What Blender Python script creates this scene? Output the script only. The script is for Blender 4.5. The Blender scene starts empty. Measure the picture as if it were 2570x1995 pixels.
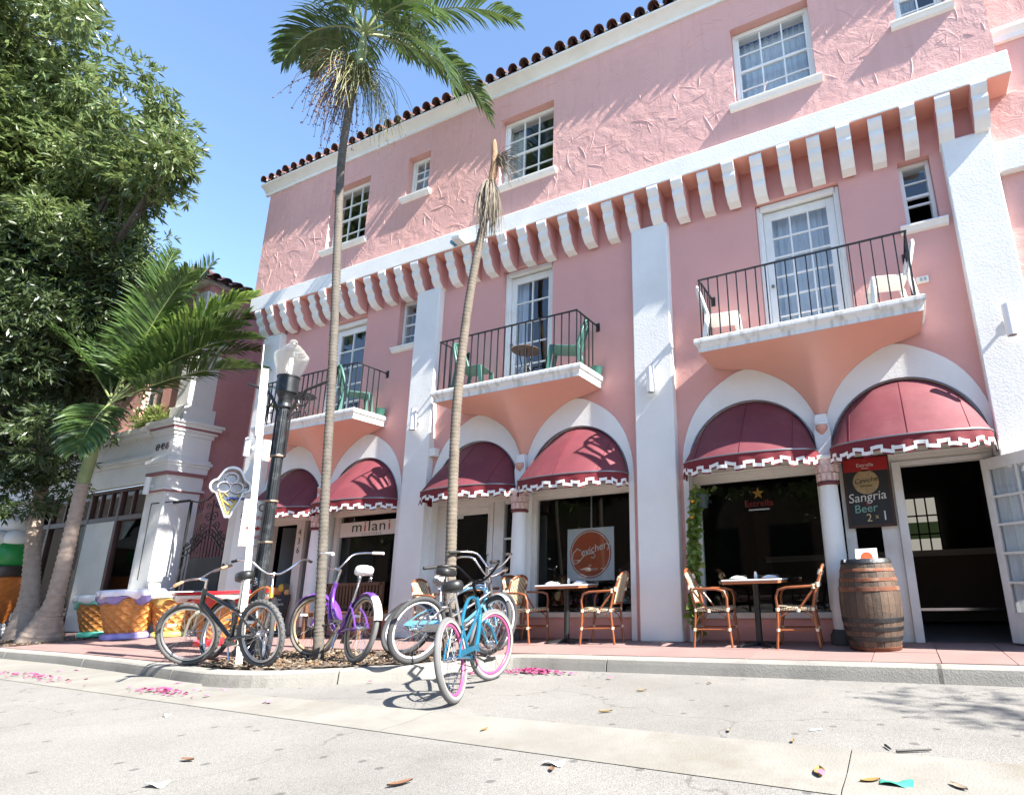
import bpy, bmesh, math, random
from mathutils import Vector, Matrix
R = math.radians
rnd = random.Random(7)
SC = bpy.context.scene
COL = SC.collection

# ------------------------------------------------------------------ camera
CX, CY, CZ = 12.370, -7.279, 0.800
YAW, PITCH, ROLL, FPX = 0.39861, 0.25944, -0.03161, 1412.1
def cam_axes():
    cy, sy, cp, sp = math.cos(YAW), math.sin(YAW), math.cos(PITCH), math.sin(PITCH)
    f = Vector((-sy*cp, cy*cp, sp)); r = Vector((cy, sy, 0)); u = r.cross(f)
    return r*math.cos(ROLL)+u*math.sin(ROLL), -r*math.sin(ROLL)+u*math.cos(ROLL), f
cr, cu, cf = cam_axes()
cd = bpy.data.cameras.new('camera'); cam = bpy.data.objects.new('camera', cd); COL.objects.link(cam)
M = Matrix((cr, cu, -cf)).transposed().to_4x4(); M.translation = (CX, CY, CZ); cam.matrix_world = M
cd.sensor_fit = 'HORIZONTAL'; cd.sensor_width = 36; cd.lens = 36*FPX/2570
cd.shift_x = (1285-1639.28)/2570; cd.shift_y = (1075.9-997.5)/2570
cd.clip_start = .05; cd.clip_end = 3000
SC.camera = cam

# ------------------------------------------------------------------ sky, sun, exposure
SUN = Vector((1.0, -.13, 1.0)).normalized()
w = bpy.data.worlds.new('World'); SC.world = w; w.use_nodes = True
nt = w.node_tree; nt.nodes.clear()
sky = nt.nodes.new('ShaderNodeTexSky'); sky.sky_type = 'NISHITA'; sky.sun_disc = False
sky.sun_elevation = math.asin(SUN.z); sky.sun_rotation = math.atan2(SUN.x, SUN.y)
sky.air_density = 1.0; sky.dust_density = .1; sky.ozone_density = 2.6; sky.altitude = 0
bg = nt.nodes.new('ShaderNodeBackground'); bg.inputs['Strength'].default_value = .108
wo = nt.nodes.new('ShaderNodeOutputWorld')
nt.links.new(sky.outputs[0], bg.inputs[0]); nt.links.new(bg.outputs[0], wo.inputs[0])
sl = bpy.data.lights.new('sun', 'SUN'); sl.energy = 5.0; sl.angle = R(.53); sl.color = (1, .95, .87)
so = bpy.data.objects.new('sun', sl); COL.objects.link(so)
so.rotation_euler = SUN.to_track_quat('Z', 'Y').to_euler()
so.location = (20, -6, 25)
SC.view_settings.view_transform = 'Standard'; SC.view_settings.look = 'None'
SC.view_settings.gamma = 1; SC.view_settings.use_curve_mapping = False
SC.view_settings.exposure = 1.95
SC.render.engine = 'CYCLES'

# ------------------------------------------------------------------ helpers
MATS = {}
def mat(name, col, rough=.7, metal=0., var=.0, vs=2.5, bump=0., bs=25., spec=.5, col2=None, cs=.9, coat=0., em=None, ridge=0., rs=2.2, streak=0., sub=None):
    """procedural material: base colour with broad and fine variation, optional stain colour, fine bump and trowel ridges"""
    if name in MATS: return MATS[name]
    m = bpy.data.materials.new(name); m.use_nodes = True; n = m.node_tree; N = n.nodes; L = n.links
    b = N['Principled BSDF']; b.inputs['Roughness'].default_value = rough; b.inputs['Metallic'].default_value = metal
    b.inputs['Specular IOR Level'].default_value = spec; b.inputs['Coat Weight'].default_value = coat
    b.inputs['Base Color'].default_value = (*col, 1)
    geo = N.new('ShaderNodeNewGeometry'); P = geo.outputs['Position']
    def noise(s, d=4, r=.6, dist=0):
        t = N.new('ShaderNodeTexNoise'); t.inputs['Scale'].default_value = s; t.inputs['Detail'].default_value = d
        t.inputs['Roughness'].default_value = r; t.inputs['Distortion'].default_value = dist; L.new(P, t.inputs['Vector']); return t.outputs['Fac']
    def ramp(x, a, c):
        t = N.new('ShaderNodeMapRange'); t.inputs['From Min'].default_value = a; t.inputs['From Max'].default_value = c; L.new(x, t.inputs['Value']); return t.outputs[0]
    cur = None
    if var or col2:
        mx = N.new('ShaderNodeMixRGB'); mx.blend_type = 'MULTIPLY'; mx.inputs[1].default_value = (*col, 1); mx.inputs[0].default_value = 1
        f = noise(vs, 6, .62); t = N.new('ShaderNodeMapRange'); t.inputs['From Min'].default_value = .25; t.inputs['From Max'].default_value = .75
        t.inputs['To Min'].default_value = 1-var; t.inputs['To Max'].default_value = 1+var*.6; L.new(f, t.inputs['Value']); L.new(t.outputs[0], mx.inputs[2]); cur = mx.outputs[0]
        if col2:
            m2 = N.new('ShaderNodeMixRGB'); L.new(cur, m2.inputs[1]); m2.inputs[2].default_value = (*col2, 1)
            L.new(ramp(noise(cs, 7, .68), .5, .72), m2.inputs[0]); cur = m2.outputs[0]
        if streak:
            mp = N.new('ShaderNodeMapping'); mp.inputs['Scale'].default_value = (9, 9, .5); L.new(P, mp.inputs[0])
            t = N.new('ShaderNodeTexNoise'); t.inputs['Scale'].default_value = 1.5; t.inputs['Detail'].default_value = 5; L.new(mp.outputs[0], t.inputs['Vector'])
            m3 = N.new('ShaderNodeMixRGB'); m3.blend_type = 'MULTIPLY'; L.new(cur, m3.inputs[1]); m3.inputs[2].default_value = (.45, .42, .38, 1)
            mu = N.new('ShaderNodeMath'); mu.operation = 'MULTIPLY'; mu.inputs[1].default_value = streak; L.new(ramp(t.outputs['Fac'], .5, .75), mu.inputs[0]); L.new(mu.outputs[0], m3.inputs[0]); cur = m3.outputs[0]
        L.new(cur, b.inputs['Base Color'])
    h = None
    if bump:
        bn = N.new('ShaderNodeBump'); bn.inputs['Strength'].default_value = bump; bn.inputs['Distance'].default_value = .01
        L.new(noise(bs, 5, .6), bn.inputs['Height']); h = bn.outputs[0]
    if ridge:
        # thin curved trowel ridges: the 0.5 contour of a distorted noise, broken by a mask
        a = noise(rs, 2, .5, 1.1); s1 = N.new('ShaderNodeMath'); s1.operation = 'SUBTRACT'; s1.inputs[1].default_value = .5; L.new(a, s1.inputs[0])
        s2 = N.new('ShaderNodeMath'); s2.operation = 'ABSOLUTE'; L.new(s1.outputs[0], s2.inputs[0])
        r1 = ramp(s2.outputs[0], .016, 0.0); r2 = ramp(noise(rs*1.3, 3), .47, .6)
        m0 = N.new('ShaderNodeMath'); m0.operation = 'MULTIPLY'; m0.inputs[1].default_value = .22; L.new(r1, m0.inputs[0]); mu = N.new('ShaderNodeMath'); mu.operation = 'MULTIPLY'; L.new(m0.outputs[0], mu.inputs[0]); L.new(r2, mu.inputs[1])
        b0 = ramp(noise(rs*2.6, 4, .55, .6), .3, .8)
        ad = N.new('ShaderNodeMath'); ad.operation = 'MULTIPLY_ADD'; L.new(b0, ad.inputs[0]); ad.inputs[1].default_value = .8; L.new(mu.outputs[0], ad.inputs[2])
        bn = N.new('ShaderNodeBump'); bn.inputs['Strength'].default_value = ridge; bn.inputs['Distance'].default_value = .035
        L.new(ad.outputs[0], bn.inputs['Height'])
        if h: L.new(h, bn.inputs['Normal'])
        h = bn.outputs[0]
    if h: L.new(h, b.inputs['Normal'])
    if em: b.inputs['Emission Color'].default_value = (*em[0], 1); b.inputs['Emission Strength'].default_value = em[1]
    MATS[name] = m; return m

def glass_mat(name, tint=(.75, .8, .82), refl=1.0, rough=.0, ior=1.85):
    if name in MATS: return MATS[name]
    m = bpy.data.materials.new(name); m.use_nodes = True; n = m.node_tree; N = n.nodes; L = n.links; N.clear()
    o = N.new('ShaderNodeOutputMaterial'); mx = N.new('ShaderNodeMixShader'); t = N.new('ShaderNodeBsdfTransparent'); t.inputs[0].default_value = (*tint, 1)
    g = N.new('ShaderNodeBsdfGlossy'); g.inputs['Roughness'].default_value = rough; g.inputs[0].default_value = (refl, refl, refl, 1)
    f = N.new('ShaderNodeFresnel'); gb = N.new('ShaderNodeNewGeometry'); ir = N.new('ShaderNodeMapRange'); ir.inputs['To Min'].default_value = ior; ir.inputs['To Max'].default_value = 1/ior
    L.new(gb.outputs['Backfacing'], ir.inputs['Value']); L.new(ir.outputs[0], f.inputs[0])   # the same pane seen from either face
    bn = N.new('ShaderNodeBump'); bn.inputs['Strength'].default_value = .03; bn.inputs['Distance'].default_value = .02
    tx = N.new('ShaderNodeTexNoise'); tx.inputs['Scale'].default_value = 1.5; geo = N.new('ShaderNodeNewGeometry'); L.new(geo.outputs['Position'], tx.inputs['Vector'])
    L.new(tx.outputs['Fac'], bn.inputs['Height']); L.new(bn.outputs[0], g.inputs['Normal'])
    L.new(f.outputs[0], mx.inputs[0]); L.new(t.outputs[0], mx.inputs[1]); L.new(g.outputs[0], mx.inputs[2]); L.new(mx.outputs[0], o.inputs[0])
    MATS[name] = m; return m

def leaf_mat(name, c1, c2, rough=.45, tr=.35):
    """two-sided leaf: diffuse plus translucency, colour varying from clump to clump"""
    if name in MATS: return MATS[name]
    m = bpy.data.materials.new(name); m.use_nodes = True; n = m.node_tree; N = n.nodes; L = n.links
    b = N['Principled BSDF']; b.inputs['Roughness'].default_value = rough; o = N['Material Output']
    geo = N.new('ShaderNodeNewGeometry'); t = N.new('ShaderNodeTexNoise'); t.inputs['Scale'].default_value = 4; t.inputs['Detail'].default_value = 3
    L.new(geo.outputs['Position'], t.inputs['Vector'])
    rp = N.new('ShaderNodeMapRange'); rp.inputs['From Min'].default_value = .35; rp.inputs['From Max'].default_value = .65; L.new(t.outputs['Fac'], rp.inputs['Value'])
    mx = N.new('ShaderNodeMixRGB'); mx.inputs[1].default_value = (*c1, 1); mx.inputs[2].default_value = (*c2, 1); L.new(rp.outputs[0], mx.inputs[0]); L.new(mx.outputs[0], b.inputs['Base Color'])
    tl = N.new('ShaderNodeBsdfTranslucent'); ms = N.new('ShaderNodeMixShader'); ms.inputs[0].default_value = tr
    hs = N.new('ShaderNodeHueSaturation'); hs.inputs['Value'].default_value = 1.5; hs.inputs['Hue'].default_value = .48; L.new(mx.outputs[0], hs.inputs['Color']); L.new(hs.outputs[0], tl.inputs[0])
    L.new(b.outputs[0], ms.inputs[1]); L.new(tl.outputs[0], ms.inputs[2]); L.new(ms.outputs[0], o.inputs[0])
    MATS[name] = m; return m

class MB:
    """collects simple shapes into one mesh"""
    def __init__(s): s.v = []; s.f = []
    def quad(s, *p):
        i = len(s.v); s.v += [tuple(q) for q in p]; s.f.append(tuple(range(i, i+len(p)))); return s
    def box(s, x0, x1, y0, y1, z0, z1):
        i = len(s.v); s.v += [(x, y, z) for z in (z0, z1) for y in (y0, y1) for x in (x0, x1)]
        s.f += [(i, i+2, i+3, i+1), (i+4, i+5, i+7, i+6), (i, i+1, i+5, i+4), (i+1, i+3, i+7, i+5), (i+3, i+2, i+6, i+7), (i+2, i, i+4, i+6)]; return s
    def prism(s, poly, axis, a, b):
        """extrude a 2-D polygon: axis 'x' -> poly is (y,z); 'y' -> (x,z); 'z' -> (x,y)"""
        def P(p, t): return (t, p[0], p[1]) if axis == 'x' else (p[0], t, p[1]) if axis == 'y' else (p[0], p[1], t)
        i = len(s.v); n = len(poly); s.v += [P(p, a) for p in poly]+[P(p, b) for p in poly]
        s.f += [tuple(range(i, i+n))[::-1], tuple(range(i+n, i+2*n))]
        s.f += [(i+k, i+(k+1) % n, i+n+(k+1) % n, i+n+k) for k in range(n)]; return s
    def tube(s, pts, rad, seg=8, cap=True, squash=None):
        pts = [Vector(p) for p in pts]; n = len(pts)
        if not hasattr(rad, '__len__'): rad = [rad]*n
        up = None; i0 = len(s.v)
        for k, p in enumerate(pts):
            t = (pts[min(k+1, n-1)]-pts[max(k-1, 0)])
            t = t.normalized() if t.length > 1e-9 else Vector((0, 0, 1))
            if up is None: up = t.orthogonal().normalized()
            up = (up-t*up.dot(t)); up = up.normalized() if up.length > 1e-6 else t.orthogonal().normalized()
            sd = t.cross(up)
            for j in range(seg):
                a = 2*math.pi*j/seg; o = (up*math.cos(a)+sd*math.sin(a))*rad[k]
                if squash: o = Vector((o.x*squash[0], o.y*squash[1], o.z*squash[2]))
                s.v.append(tuple(p+o))
        for k in range(n-1):
            for j in range(seg):
                a = i0+k*seg+j; b = i0+k*seg+(j+1) % seg; s.f.append((a, b, b+seg, a+seg))
        if cap: s.f.append(tuple(range(i0, i0+seg))[::-1]); s.f.append(tuple(range(i0+(n-1)*seg, i0+n*seg)))
        return s
    def lathe(s, prof, c=(0, 0, 0), seg=24, a0=0., a1=2*math.pi, cap=True, sx=1., sy=1.):
        full = abs(a1-a0-2*math.pi) < 1e-6; m = seg if full else seg+1; i0 = len(s.v)
        for r, z in prof:
            for j in range(m):
                a = a0+(a1-a0)*j/seg; s.v.append((c[0]+r*math.cos(a)*sx, c[1]+r*math.sin(a)*sy, c[2]+z))
        for k in range(len(prof)-1):
            for j in range(seg):
                a = i0+k*m+j; b = i0+k*m+(j+1) % m; s.f.append((a, b, b+m, a+m))
        if cap and full: s.f.append(tuple(range(i0, i0+m))[::-1]); s.f.append(tuple(range(i0+(len(prof)-1)*m, i0+len(prof)*m)))
        return s
    def torus(s, c, Rr, r, axis='y', seg=32, ss=8, sq=1.0, rim=None):
        i0 = len(s.v)
        for j in range(seg):
            a = 2*math.pi*j/seg
            for k in range(ss):
                b = 2*math.pi*k/ss; q = Rr+r*math.cos(b); h = r*math.sin(b)*sq
                p = (q*math.cos(a), h, q*math.sin(a)) if axis == 'y' else (q*math.cos(a), q*math.sin(a), h)
                s.v.append((c[0]+p[0], c[1]+p[1], c[2]+p[2]))
        for j in range(seg):
            for k in range(ss):
                a = i0+j*ss+k; b = i0+j*ss+(k+1) % ss; c2 = i0+((j+1) % seg)*ss; s.f.append((a, b, c2+(k+1) % ss, c2+k))
        return s
    def grid(s, fn, nu, nv):
        i0 = len(s.v)
        for a in range(nu+1):
            for b in range(nv+1): s.v.append(tuple(fn(a/nu, b/nv)))
        for a in range(nu):
            for b in range(nv):
                k = i0+a*(nv+1)+b; s.f.append((k, k+nv+1, k+nv+2, k+1))
        return s
    def move(s, i0, M):
        for k in range(i0, len(s.v)): s.v[k] = tuple(M @ Vector(s.v[k]))
        return s
    def mesh(s, name, smooth=None):
        me = bpy.data.meshes.new(name); me.from_pydata(s.v, [], s.f); me.update()
        bm = bmesh.new(); bm.from_mesh(me); bmesh.ops.recalc_face_normals(bm, faces=bm.faces); bm.to_mesh(me); bm.free()
        if smooth:
            me.shade_smooth(); me.set_sharp_from_angle(angle=R(smooth))
        return me
    def build(s, name, m, parent=None, smooth=None, bevel=0.):
        o = bpy.data.objects.new(name, s.mesh(name, smooth)); COL.objects.link(o)
        if m: o.data.materials.append(m)
        if parent: o.parent = parent
        if bevel:
            b = o.modifiers.new('bevel', 'BEVEL'); b.width = bevel; b.segments = 2; b.limit_method = 'ANGLE'; b.angle_limit = R(40)
            if not smooth: o.data.shade_smooth(); o.data.set_sharp_from_angle(angle=R(50))
        return o
def tag(o, label, cat, group=None):
    o['label'] = label; o['category'] = cat
    if group: o['group'] = group
    return o
def struct(o): o['kind'] = 'structure'; return o
def stuff(o): o['kind'] = 'stuff'; return o
def empty(name, loc, label=None, cat=None, group=None, rz=0, rot=None):
    o = bpy.data.objects.new(name, None); COL.objects.link(o); o.location = loc; o.rotation_euler = rot or (0, 0, rz); o.empty_display_size = .1
    if label: tag(o, label, cat, group)
    return o
def inst(src, parent=None, loc=None, rot=None, name=None):
    o = src.copy(); COL.objects.link(o)
    if parent is not None: o.parent = parent
    if loc is not None: o.location = loc
    if rot is not None: o.rotation_euler = rot
    return o
def copy_tree(src, parent=None):
    c = src.copy(); COL.objects.link(c); c.parent = parent
    for ch in list(src.children): copy_tree(ch, c)
    return c
def at(px, py, Y=None, Z=None, D=None):
    """where the line of sight of a photo position meets a plane (y, z) or a distance along the view"""
    d = cr*((px-1639.28)/FPX)-cu*((py-1075.9)/FPX)+cf; c = Vector((CX, CY, CZ))
    t = (Y-CY)/d.y if Y is not None else (Z-CZ)/d.z if Z is not None else D
    return c+d*t
def text(name, body, size, m, parent, loc, rot=(R(90), 0, 0), align='CENTER', ext=.001, sx=1., shear=0., spacing=1.):
    cu_ = bpy.data.curves.new(name, 'FONT'); cu_.body = body; cu_.size = size; cu_.extrude = ext; cu_.align_x = align; cu_.align_y = 'CENTER'
    cu_.shear = shear; cu_.space_character = spacing; cu_.resolution_u = 3
    o = bpy.data.objects.new(name, cu_); COL.objects.link(o); dg = bpy.context.evaluated_depsgraph_get()
    me = bpy.data.meshes.new_from_object(o.evaluated_get(dg)); bpy.data.objects.remove(o)
    o = bpy.data.objects.new(name, me); COL.objects.link(o); o.data.materials.clear(); o.data.materials.append(m); o.parent = parent; o.location = loc; o.rotation_euler = rot; o.scale = (sx, 1, 1)
    return o
def bez(p0, p1, p2, n):
    p0, p1, p2 = Vector(p0), Vector(p1), Vector(p2)
    return [p0*(1-t)**2+p1*2*t*(1-t)+p2*t*t for t in [k/n for k in range(n+1)]]

# ------------------------------------------------------------------ shared materials
PINK = mat('pink_stucco', (.68, .355, .318), .85, var=.10, vs=1.2, bump=.35, bs=45, col2=(.61, .33, .30), cs=.6, ridge=.12, rs=2.0)
PINKR = mat('pink_trowelled_stucco', (.665, .375, .338), .85, var=.10, vs=1.4, bump=.4, bs=50, col2=(.60, .355, .325), cs=.7, ridge=.36, rs=1.5, streak=.12)
PINKS = mat('pink_bounce_lit_soffit', (.68, .345, .27), .8, var=.06, vs=1.5, bump=.1, bs=30)  # wall pink with the salmon of ground bounce light put into the colour
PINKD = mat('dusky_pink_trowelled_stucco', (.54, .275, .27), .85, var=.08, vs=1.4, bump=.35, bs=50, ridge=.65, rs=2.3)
WHITE = mat('white_stucco', (.76, .76, .74), .8, var=.06, vs=1.6, bump=.35, bs=40, col2=(.68, .68, .655), cs=.7, ridge=.04, rs=1.8)
WPAINT = mat('white_paint', (.78, .78, .755), .55, var=.05, vs=3, bump=.06, bs=30, col2=(.68, .665, .62), cs=1.4)
WWOOD = mat('aged_white_woodwork', (.70, .685, .645), .55, var=.08, vs=4, bump=.08, bs=40, col2=(.58, .54, .48), cs=2.2)
STAIN = mat('white_ledge_with_mildew', (.74, .735, .71), .75, var=.06, vs=3, bump=.2, bs=35, streak=.75)
BLACK = mat('black_iron_paint', (.012, .013, .014), .45, var=.2, vs=8, bump=.05, bs=60)
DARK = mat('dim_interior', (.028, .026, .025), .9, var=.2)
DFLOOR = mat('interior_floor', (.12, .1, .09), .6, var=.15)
GLASS = glass_mat('window_glass')
SHOPG = glass_mat('shop_glass', (.66, .70, .70), ior=1.5)
CURT = mat('white_curtain', (.75, .76, .78), .9, var=.06, vs=5)
CHROME = mat('chrome', (.72, .72, .73), .18, 1.0, var=.05)
STEEL = mat('galvanised_steel', (.55, .56, .57), .42, .85, var=.12, vs=12)
RUBBER = mat('tyre_rubber', (.045, .045, .047), .8, var=.15, vs=20, bump=.3, bs=180)
# ================================================================== ground
def asphalt(name, col):
    m = mat(name, col, .9, var=.14, vs=.8, bump=.7, bs=140, col2=tuple(c*.78 for c in col), cs=.5)
    n = m.node_tree; N = n.nodes; L = n.links; b = N['Principled BSDF']; src = b.inputs['Base Color'].links[0].from_socket
    geo = N.new('ShaderNodeNewGeometry'); v = N.new('ShaderNodeTexVoronoi'); v.inputs['Scale'].default_value = 230; L.new(geo.outputs['Position'], v.inputs['Vector'])
    mr = N.new('ShaderNodeMapRange'); mr.inputs['To Min'].default_value = .6; mr.inputs['To Max'].default_value = 1.45; sp = N.new('ShaderNodeSeparateColor'); L.new(v.outputs['Color'], sp.inputs[0]); L.new(sp.outputs[0], mr.inputs['Value'])
    mx = N.new('ShaderNodeMixRGB'); mx.blend_type = 'MULTIPLY'; mx.inputs[0].default_value = .75; L.new(src, mx.inputs[1]); L.new(mr.outputs[0], mx.inputs[2])
    # trodden gum spots
    v2 = N.new('ShaderNodeTexVoronoi'); v2.voronoi_dimensions = '2D'; v2.inputs['Scale'].default_value = 2.6; L.new(geo.outputs['Position'], v2.inputs['Vector'])
    r2 = N.new('ShaderNodeMapRange'); r2.inputs['From Min'].default_value = .075; r2.inputs['From Max'].default_value = .05; L.new(v2.outputs['Distance'], r2.inputs['Value'])
    s2 = N.new('ShaderNodeSeparateColor'); L.new(v2.outputs['Color'], s2.inputs[0]); g = N.new('ShaderNodeMath'); g.operation = 'GREATER_THAN'; g.inputs[1].default_value = .45; L.new(s2.outputs[1], g.inputs[0])
    mu = N.new('ShaderNodeMath'); mu.operation = 'MULTIPLY'; L.new(r2.outputs[0], mu.inputs[0]); L.new(g.outputs[0], mu.inputs[1])
    m2 = N.new('ShaderNodeMixRGB'); m2.blend_type = 'MULTIPLY'; L.new(mx.outputs[0], m2.inputs[1]); m2.inputs[2].default_value = (.42, .43, .45, 1)
    mm = N.new('ShaderNodeMath'); mm.operation = 'MULTIPLY'; mm.inputs[1].default_value = .8; L.new(mu.outputs[0], mm.inputs[0]); L.new(mm.outputs[0], m2.inputs[0]); L.new(m2.outputs[0], b.inputs['Base Color'])
    # hairline cracks and darker oil patches
    nz = N.new('ShaderNodeTexNoise'); nz.inputs['Scale'].default_value = 1.3; nz.inputs['Detail'].default_value = 6; L.new(geo.outputs['Position'], nz.inputs['Vector'])
    va = N.new('ShaderNodeVectorMath'); va.operation = 'MULTIPLY_ADD'; L.new(nz.outputs['Color'], va.inputs[0]); va.inputs[1].default_value = (.9, .9, 0); L.new(geo.outputs['Position'], va.inputs[2])
    v3 = N.new('ShaderNodeTexVoronoi'); v3.voronoi_dimensions = '2D'; v3.feature = 'DISTANCE_TO_EDGE'; v3.inputs['Scale'].default_value = .42; L.new(va.outputs[0], v3.inputs['Vector'])
    r3 = N.new('ShaderNodeMapRange'); r3.inputs['From Min'].default_value = .0045; r3.inputs['From Max'].default_value = .0; L.new(v3.outputs['Distance'], r3.inputs['Value'])
    n4 = N.new('ShaderNodeTexNoise'); n4.inputs['Scale'].default_value = .55; n4.inputs['Detail'].default_value = 5; n4.inputs['Roughness'].default_value = .7; L.new(geo.outputs['Position'], n4.inputs['Vector'])
    r4 = N.new('ShaderNodeMapRange'); r4.inputs['From Min'].default_value = .5; r4.inputs['From Max'].default_value = .8; r4.inputs['To Max'].default_value = .5; L.new(n4.outputs['Fac'], r4.inputs['Value'])
    mc = N.new('ShaderNodeMixRGB'); mc.blend_type = 'MULTIPLY'; mc.inputs[2].default_value = (.62, .61, .6, 1); L.new(m2.outputs[0], mc.inputs[1]); L.new(r3.outputs[0], mc.inputs[0])
    mo_ = N.new('ShaderNodeMixRGB'); mo_.blend_type = 'MULTIPLY'; mo_.inputs[2].default_value = (.55, .53, .5, 1); L.new(mc.outputs[0], mo_.inputs[1]); L.new(r4.outputs[0], mo_.inputs[0]); L.new(mo_.outputs[0], b.inputs['Base Color'])
    return m
ASPH = asphalt('worn_asphalt', (.198, .191, .178))
CONC = mat('kerb_concrete', (.26, .25, .225), .85, var=.16, vs=2.2, bump=.5, bs=60, col2=(.13, .125, .115), cs=1.1)
GUTT = mat('gutter_concrete', (.212, .203, .182), .85, var=.25, vs=1.5, bump=.45, bs=70, col2=(.16, .145, .118), cs=1.6)
TILE = mat('pink_paving', (.25, .155, .14), .8, var=.14, vs=1.6, bump=.3, bs=60, col2=(.21, .135, .125), cs=.9)
TILE2 = mat('pink_paving_worn', (.235, .15, .138), .8, var=.16, vs=1.9, bump=.3, bs=60, col2=(.195, .13, .12), cs=1.2)
GROUT = mat('paving_grout', (.22, .17, .155), .9, var=.1)
MULCH = mat('mulch_soil', (.10, .075, .058), .95, var=.35, vs=9, bump=1.0, bs=45, col2=(.16, .13, .1), cs=4)
ZR = -.14
o = struct(MB().quad((-400, -400, ZR), (400, -400, ZR), (400, 400, ZR), (-400, 400, ZR)).build('street', ASPH))
# gutter
KERB = [(-14, -1.1), (-1.2, -2.54), (1.08, -2.72), (3.19, -2.98), (5.0, -3.25), (5.6, -3.31), (6.2, -3.25), (6.79, -2.98), (7.29, -2.66), (7.58, -2.48), (7.70, -2.28), (7.77, -2.06), (7.88, -1.86), (8.06, -1.69), (8.4, -1.6), (9.4, -1.594), (9.9, -1.59), (11.7, -1.579), (12.5, -1.574), (13.2, -1.569), (24, -1.5)]
def smooth_poly(P, n=3):
    out = []
    for k in range(len(P)-1):
        a = P[max(k-1, 0)]; b = P[k]; c = P[k+1]; d = P[min(k+2, len(P)-1)]
        far = math.dist(b, c) > 1.3
        for j in range(n):
            t = j/n
            if far: out.append((b[0]+(c[0]-b[0])*t, b[1]+(c[1]-b[1])*t)); continue
            out.append(tuple(.5*((2*b[i])+(-a[i]+c[i])*t+(2*a[i]-5*b[i]+4*c[i]-d[i])*t*t+(-a[i]+3*b[i]-3*c[i]+d[i])*t**3) for i in (0, 1)))
    return out+[P[-1]]
def gl(x): return -3.657-.0774*(x-2.165)
def gu(x): return -3.632-.0365*(x-7.923)
def kerb_y(x):
    for (a, b), (c, d) in zip(KERB[:7], KERB[1:7]):
        if a <= x <= c: return b+(d-b)*(x-a)/(c-a)
    return -3.2
mb = MB(); xs = [-14+.5*k for k in range(77)]
def gmid(x):
    up = gu(x) if x > 5.9 else kerb_y(x)
    return up-.02 if x <= 5.9 else up
for a, b in zip(xs, xs[1:]):
    r = []
    for x in (a, b-.005 if int(b*2+.5) % 6 == 0 else b):
        l, u = gl(x), gmid(x); m_ = l+(u-l)*.42
        r.append([(x, l, ZR+.004), (x, l+.05, ZR+.010), (x, m_-.04, ZR+.006), (x, m_+.04, ZR+.006), (x, u-.06, ZR+.024), (x, u, ZR+.022), (x, u+.01, ZR-.01)])
    for k in range(6): mb.quad(r[0][k], r[1][k], r[1][k+1], r[0][k+1])
struct(mb.build('gutter', GUTT, None, smooth=40))
# kerb: cast lengths with open joints
kp = smooth_poly(KERB, 4)
cuts = [-14, -4.5, -1.0, 2.0, 4.75, 6.95, 9.35, 12.52, 15.6, 18.7, 24.1]
kp = sorted(kp+[(c_, -1.6+.00641*(c_-8.4)) for c_ in (15.6, 17, 18.7, 21)]+[(c_, -1.1-1.44*(c_+14)/12.8) for c_ in (-8, -4.5, -3)])
kroot = struct(MB().quad((-14, -1.3, -.08), (-13.9, -1.3, -.08), (-13.9, -1.2, -.08)).build('kerb', CONC))
cum = [0]
for a, b in zip(kp, kp[1:]): cum.append(cum[-1]+math.dist(a, b))
def section(i):
    p = Vector(kp[i]); t = (Vector(kp[min(i+1, len(kp)-1)])-Vector(kp[max(i-1, 0)])).normalized(); n = Vector((-t.y, t.x))
    prof = [(-.012, -.3), (-.012, ZR+.002), (0, -.06), (.008, -.022), (.03, -.006), (.09, -.002), (.17, -.003), (.17, -.3)]
    return [tuple(p+n*d)+(z,) for d, z in prof]
for c0, c1 in zip(cuts, cuts[1:]):
    ids = [i for i, p in enumerate(kp) if c0-1e-6 <= p[0] <= c1+1e-6]
    if len(ids) < 2: continue
    mb = MB(); secs = [section(i) for i in ids]
    nx = ids[-1]+1
    if nx < len(kp):
        t = .98*(c1-kp[ids[-1]][0])/max(1e-6, kp[nx][0]-kp[ids[-1]][0]); t = min(max(t, .1), .98)
        s2 = section(nx); secs.append([tuple(a+(b-a)*t for a, b in zip(p, q)) for p, q in zip(secs[-1], s2)])
    pv = ids[0]-1
    if pv >= 0:
        t = (c0+.012-kp[pv][0])/max(1e-6, kp[ids[0]][0]-kp[pv][0]); t = min(max(t, .02), .9)
        s2 = section(pv); secs.insert(0, [tuple(a+(b-a)*t for a, b in zip(p, q)) for p, q in zip(s2, secs[0])])
    for s0, s1 in zip(secs, secs[1:]):
        for k in range(7): mb.quad(s0[k], s1[k], s1[k+1], s0[k+1])
    mb.quad(*secs[0]); mb.quad(*secs[-1])
    mb.build('kerb_stone', CONC, kroot, smooth=50)
# pavement base and paving slabs
poly = [(p[0]-.0, p[1]+.12) for p in kp]
base = MB(); 
for a, b in zip(kp, kp[1:]):
    if b[0] > a[0]+1e-6: base.quad((a[0], a[1]+.1, -.016), (b[0], b[1]+.1, -.016), (b[0], .5, -.016), (a[0], .5, -.016))
sw = struct(base.build('pavement', GROUT))
def inner_y(x):
    ys = [a[1]+(b[1]-a[1])*(x-a[0])/(b[0]-a[0]) for a, b in zip(kp, kp[1:]) if min(a[0], b[0]) <= x <= max(a[0], b[0]) and abs(b[0]-a[0]) > 1e-6]
    return max(ys)+.19 if ys else -1.4
def in_bed(x, y): return 4.75 < x < 7.75 and y < -1.62 or (-5.6 < x < -1.9 and y < -.95)
BED1 = [(4.75, -1.65), (7.62, -1.65), (7.6, -2.2), (7.35, -2.45), (6.7, -2.85), (6.15, -3.07), (5.6, -3.13), (4.75, -3.02)]
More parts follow.
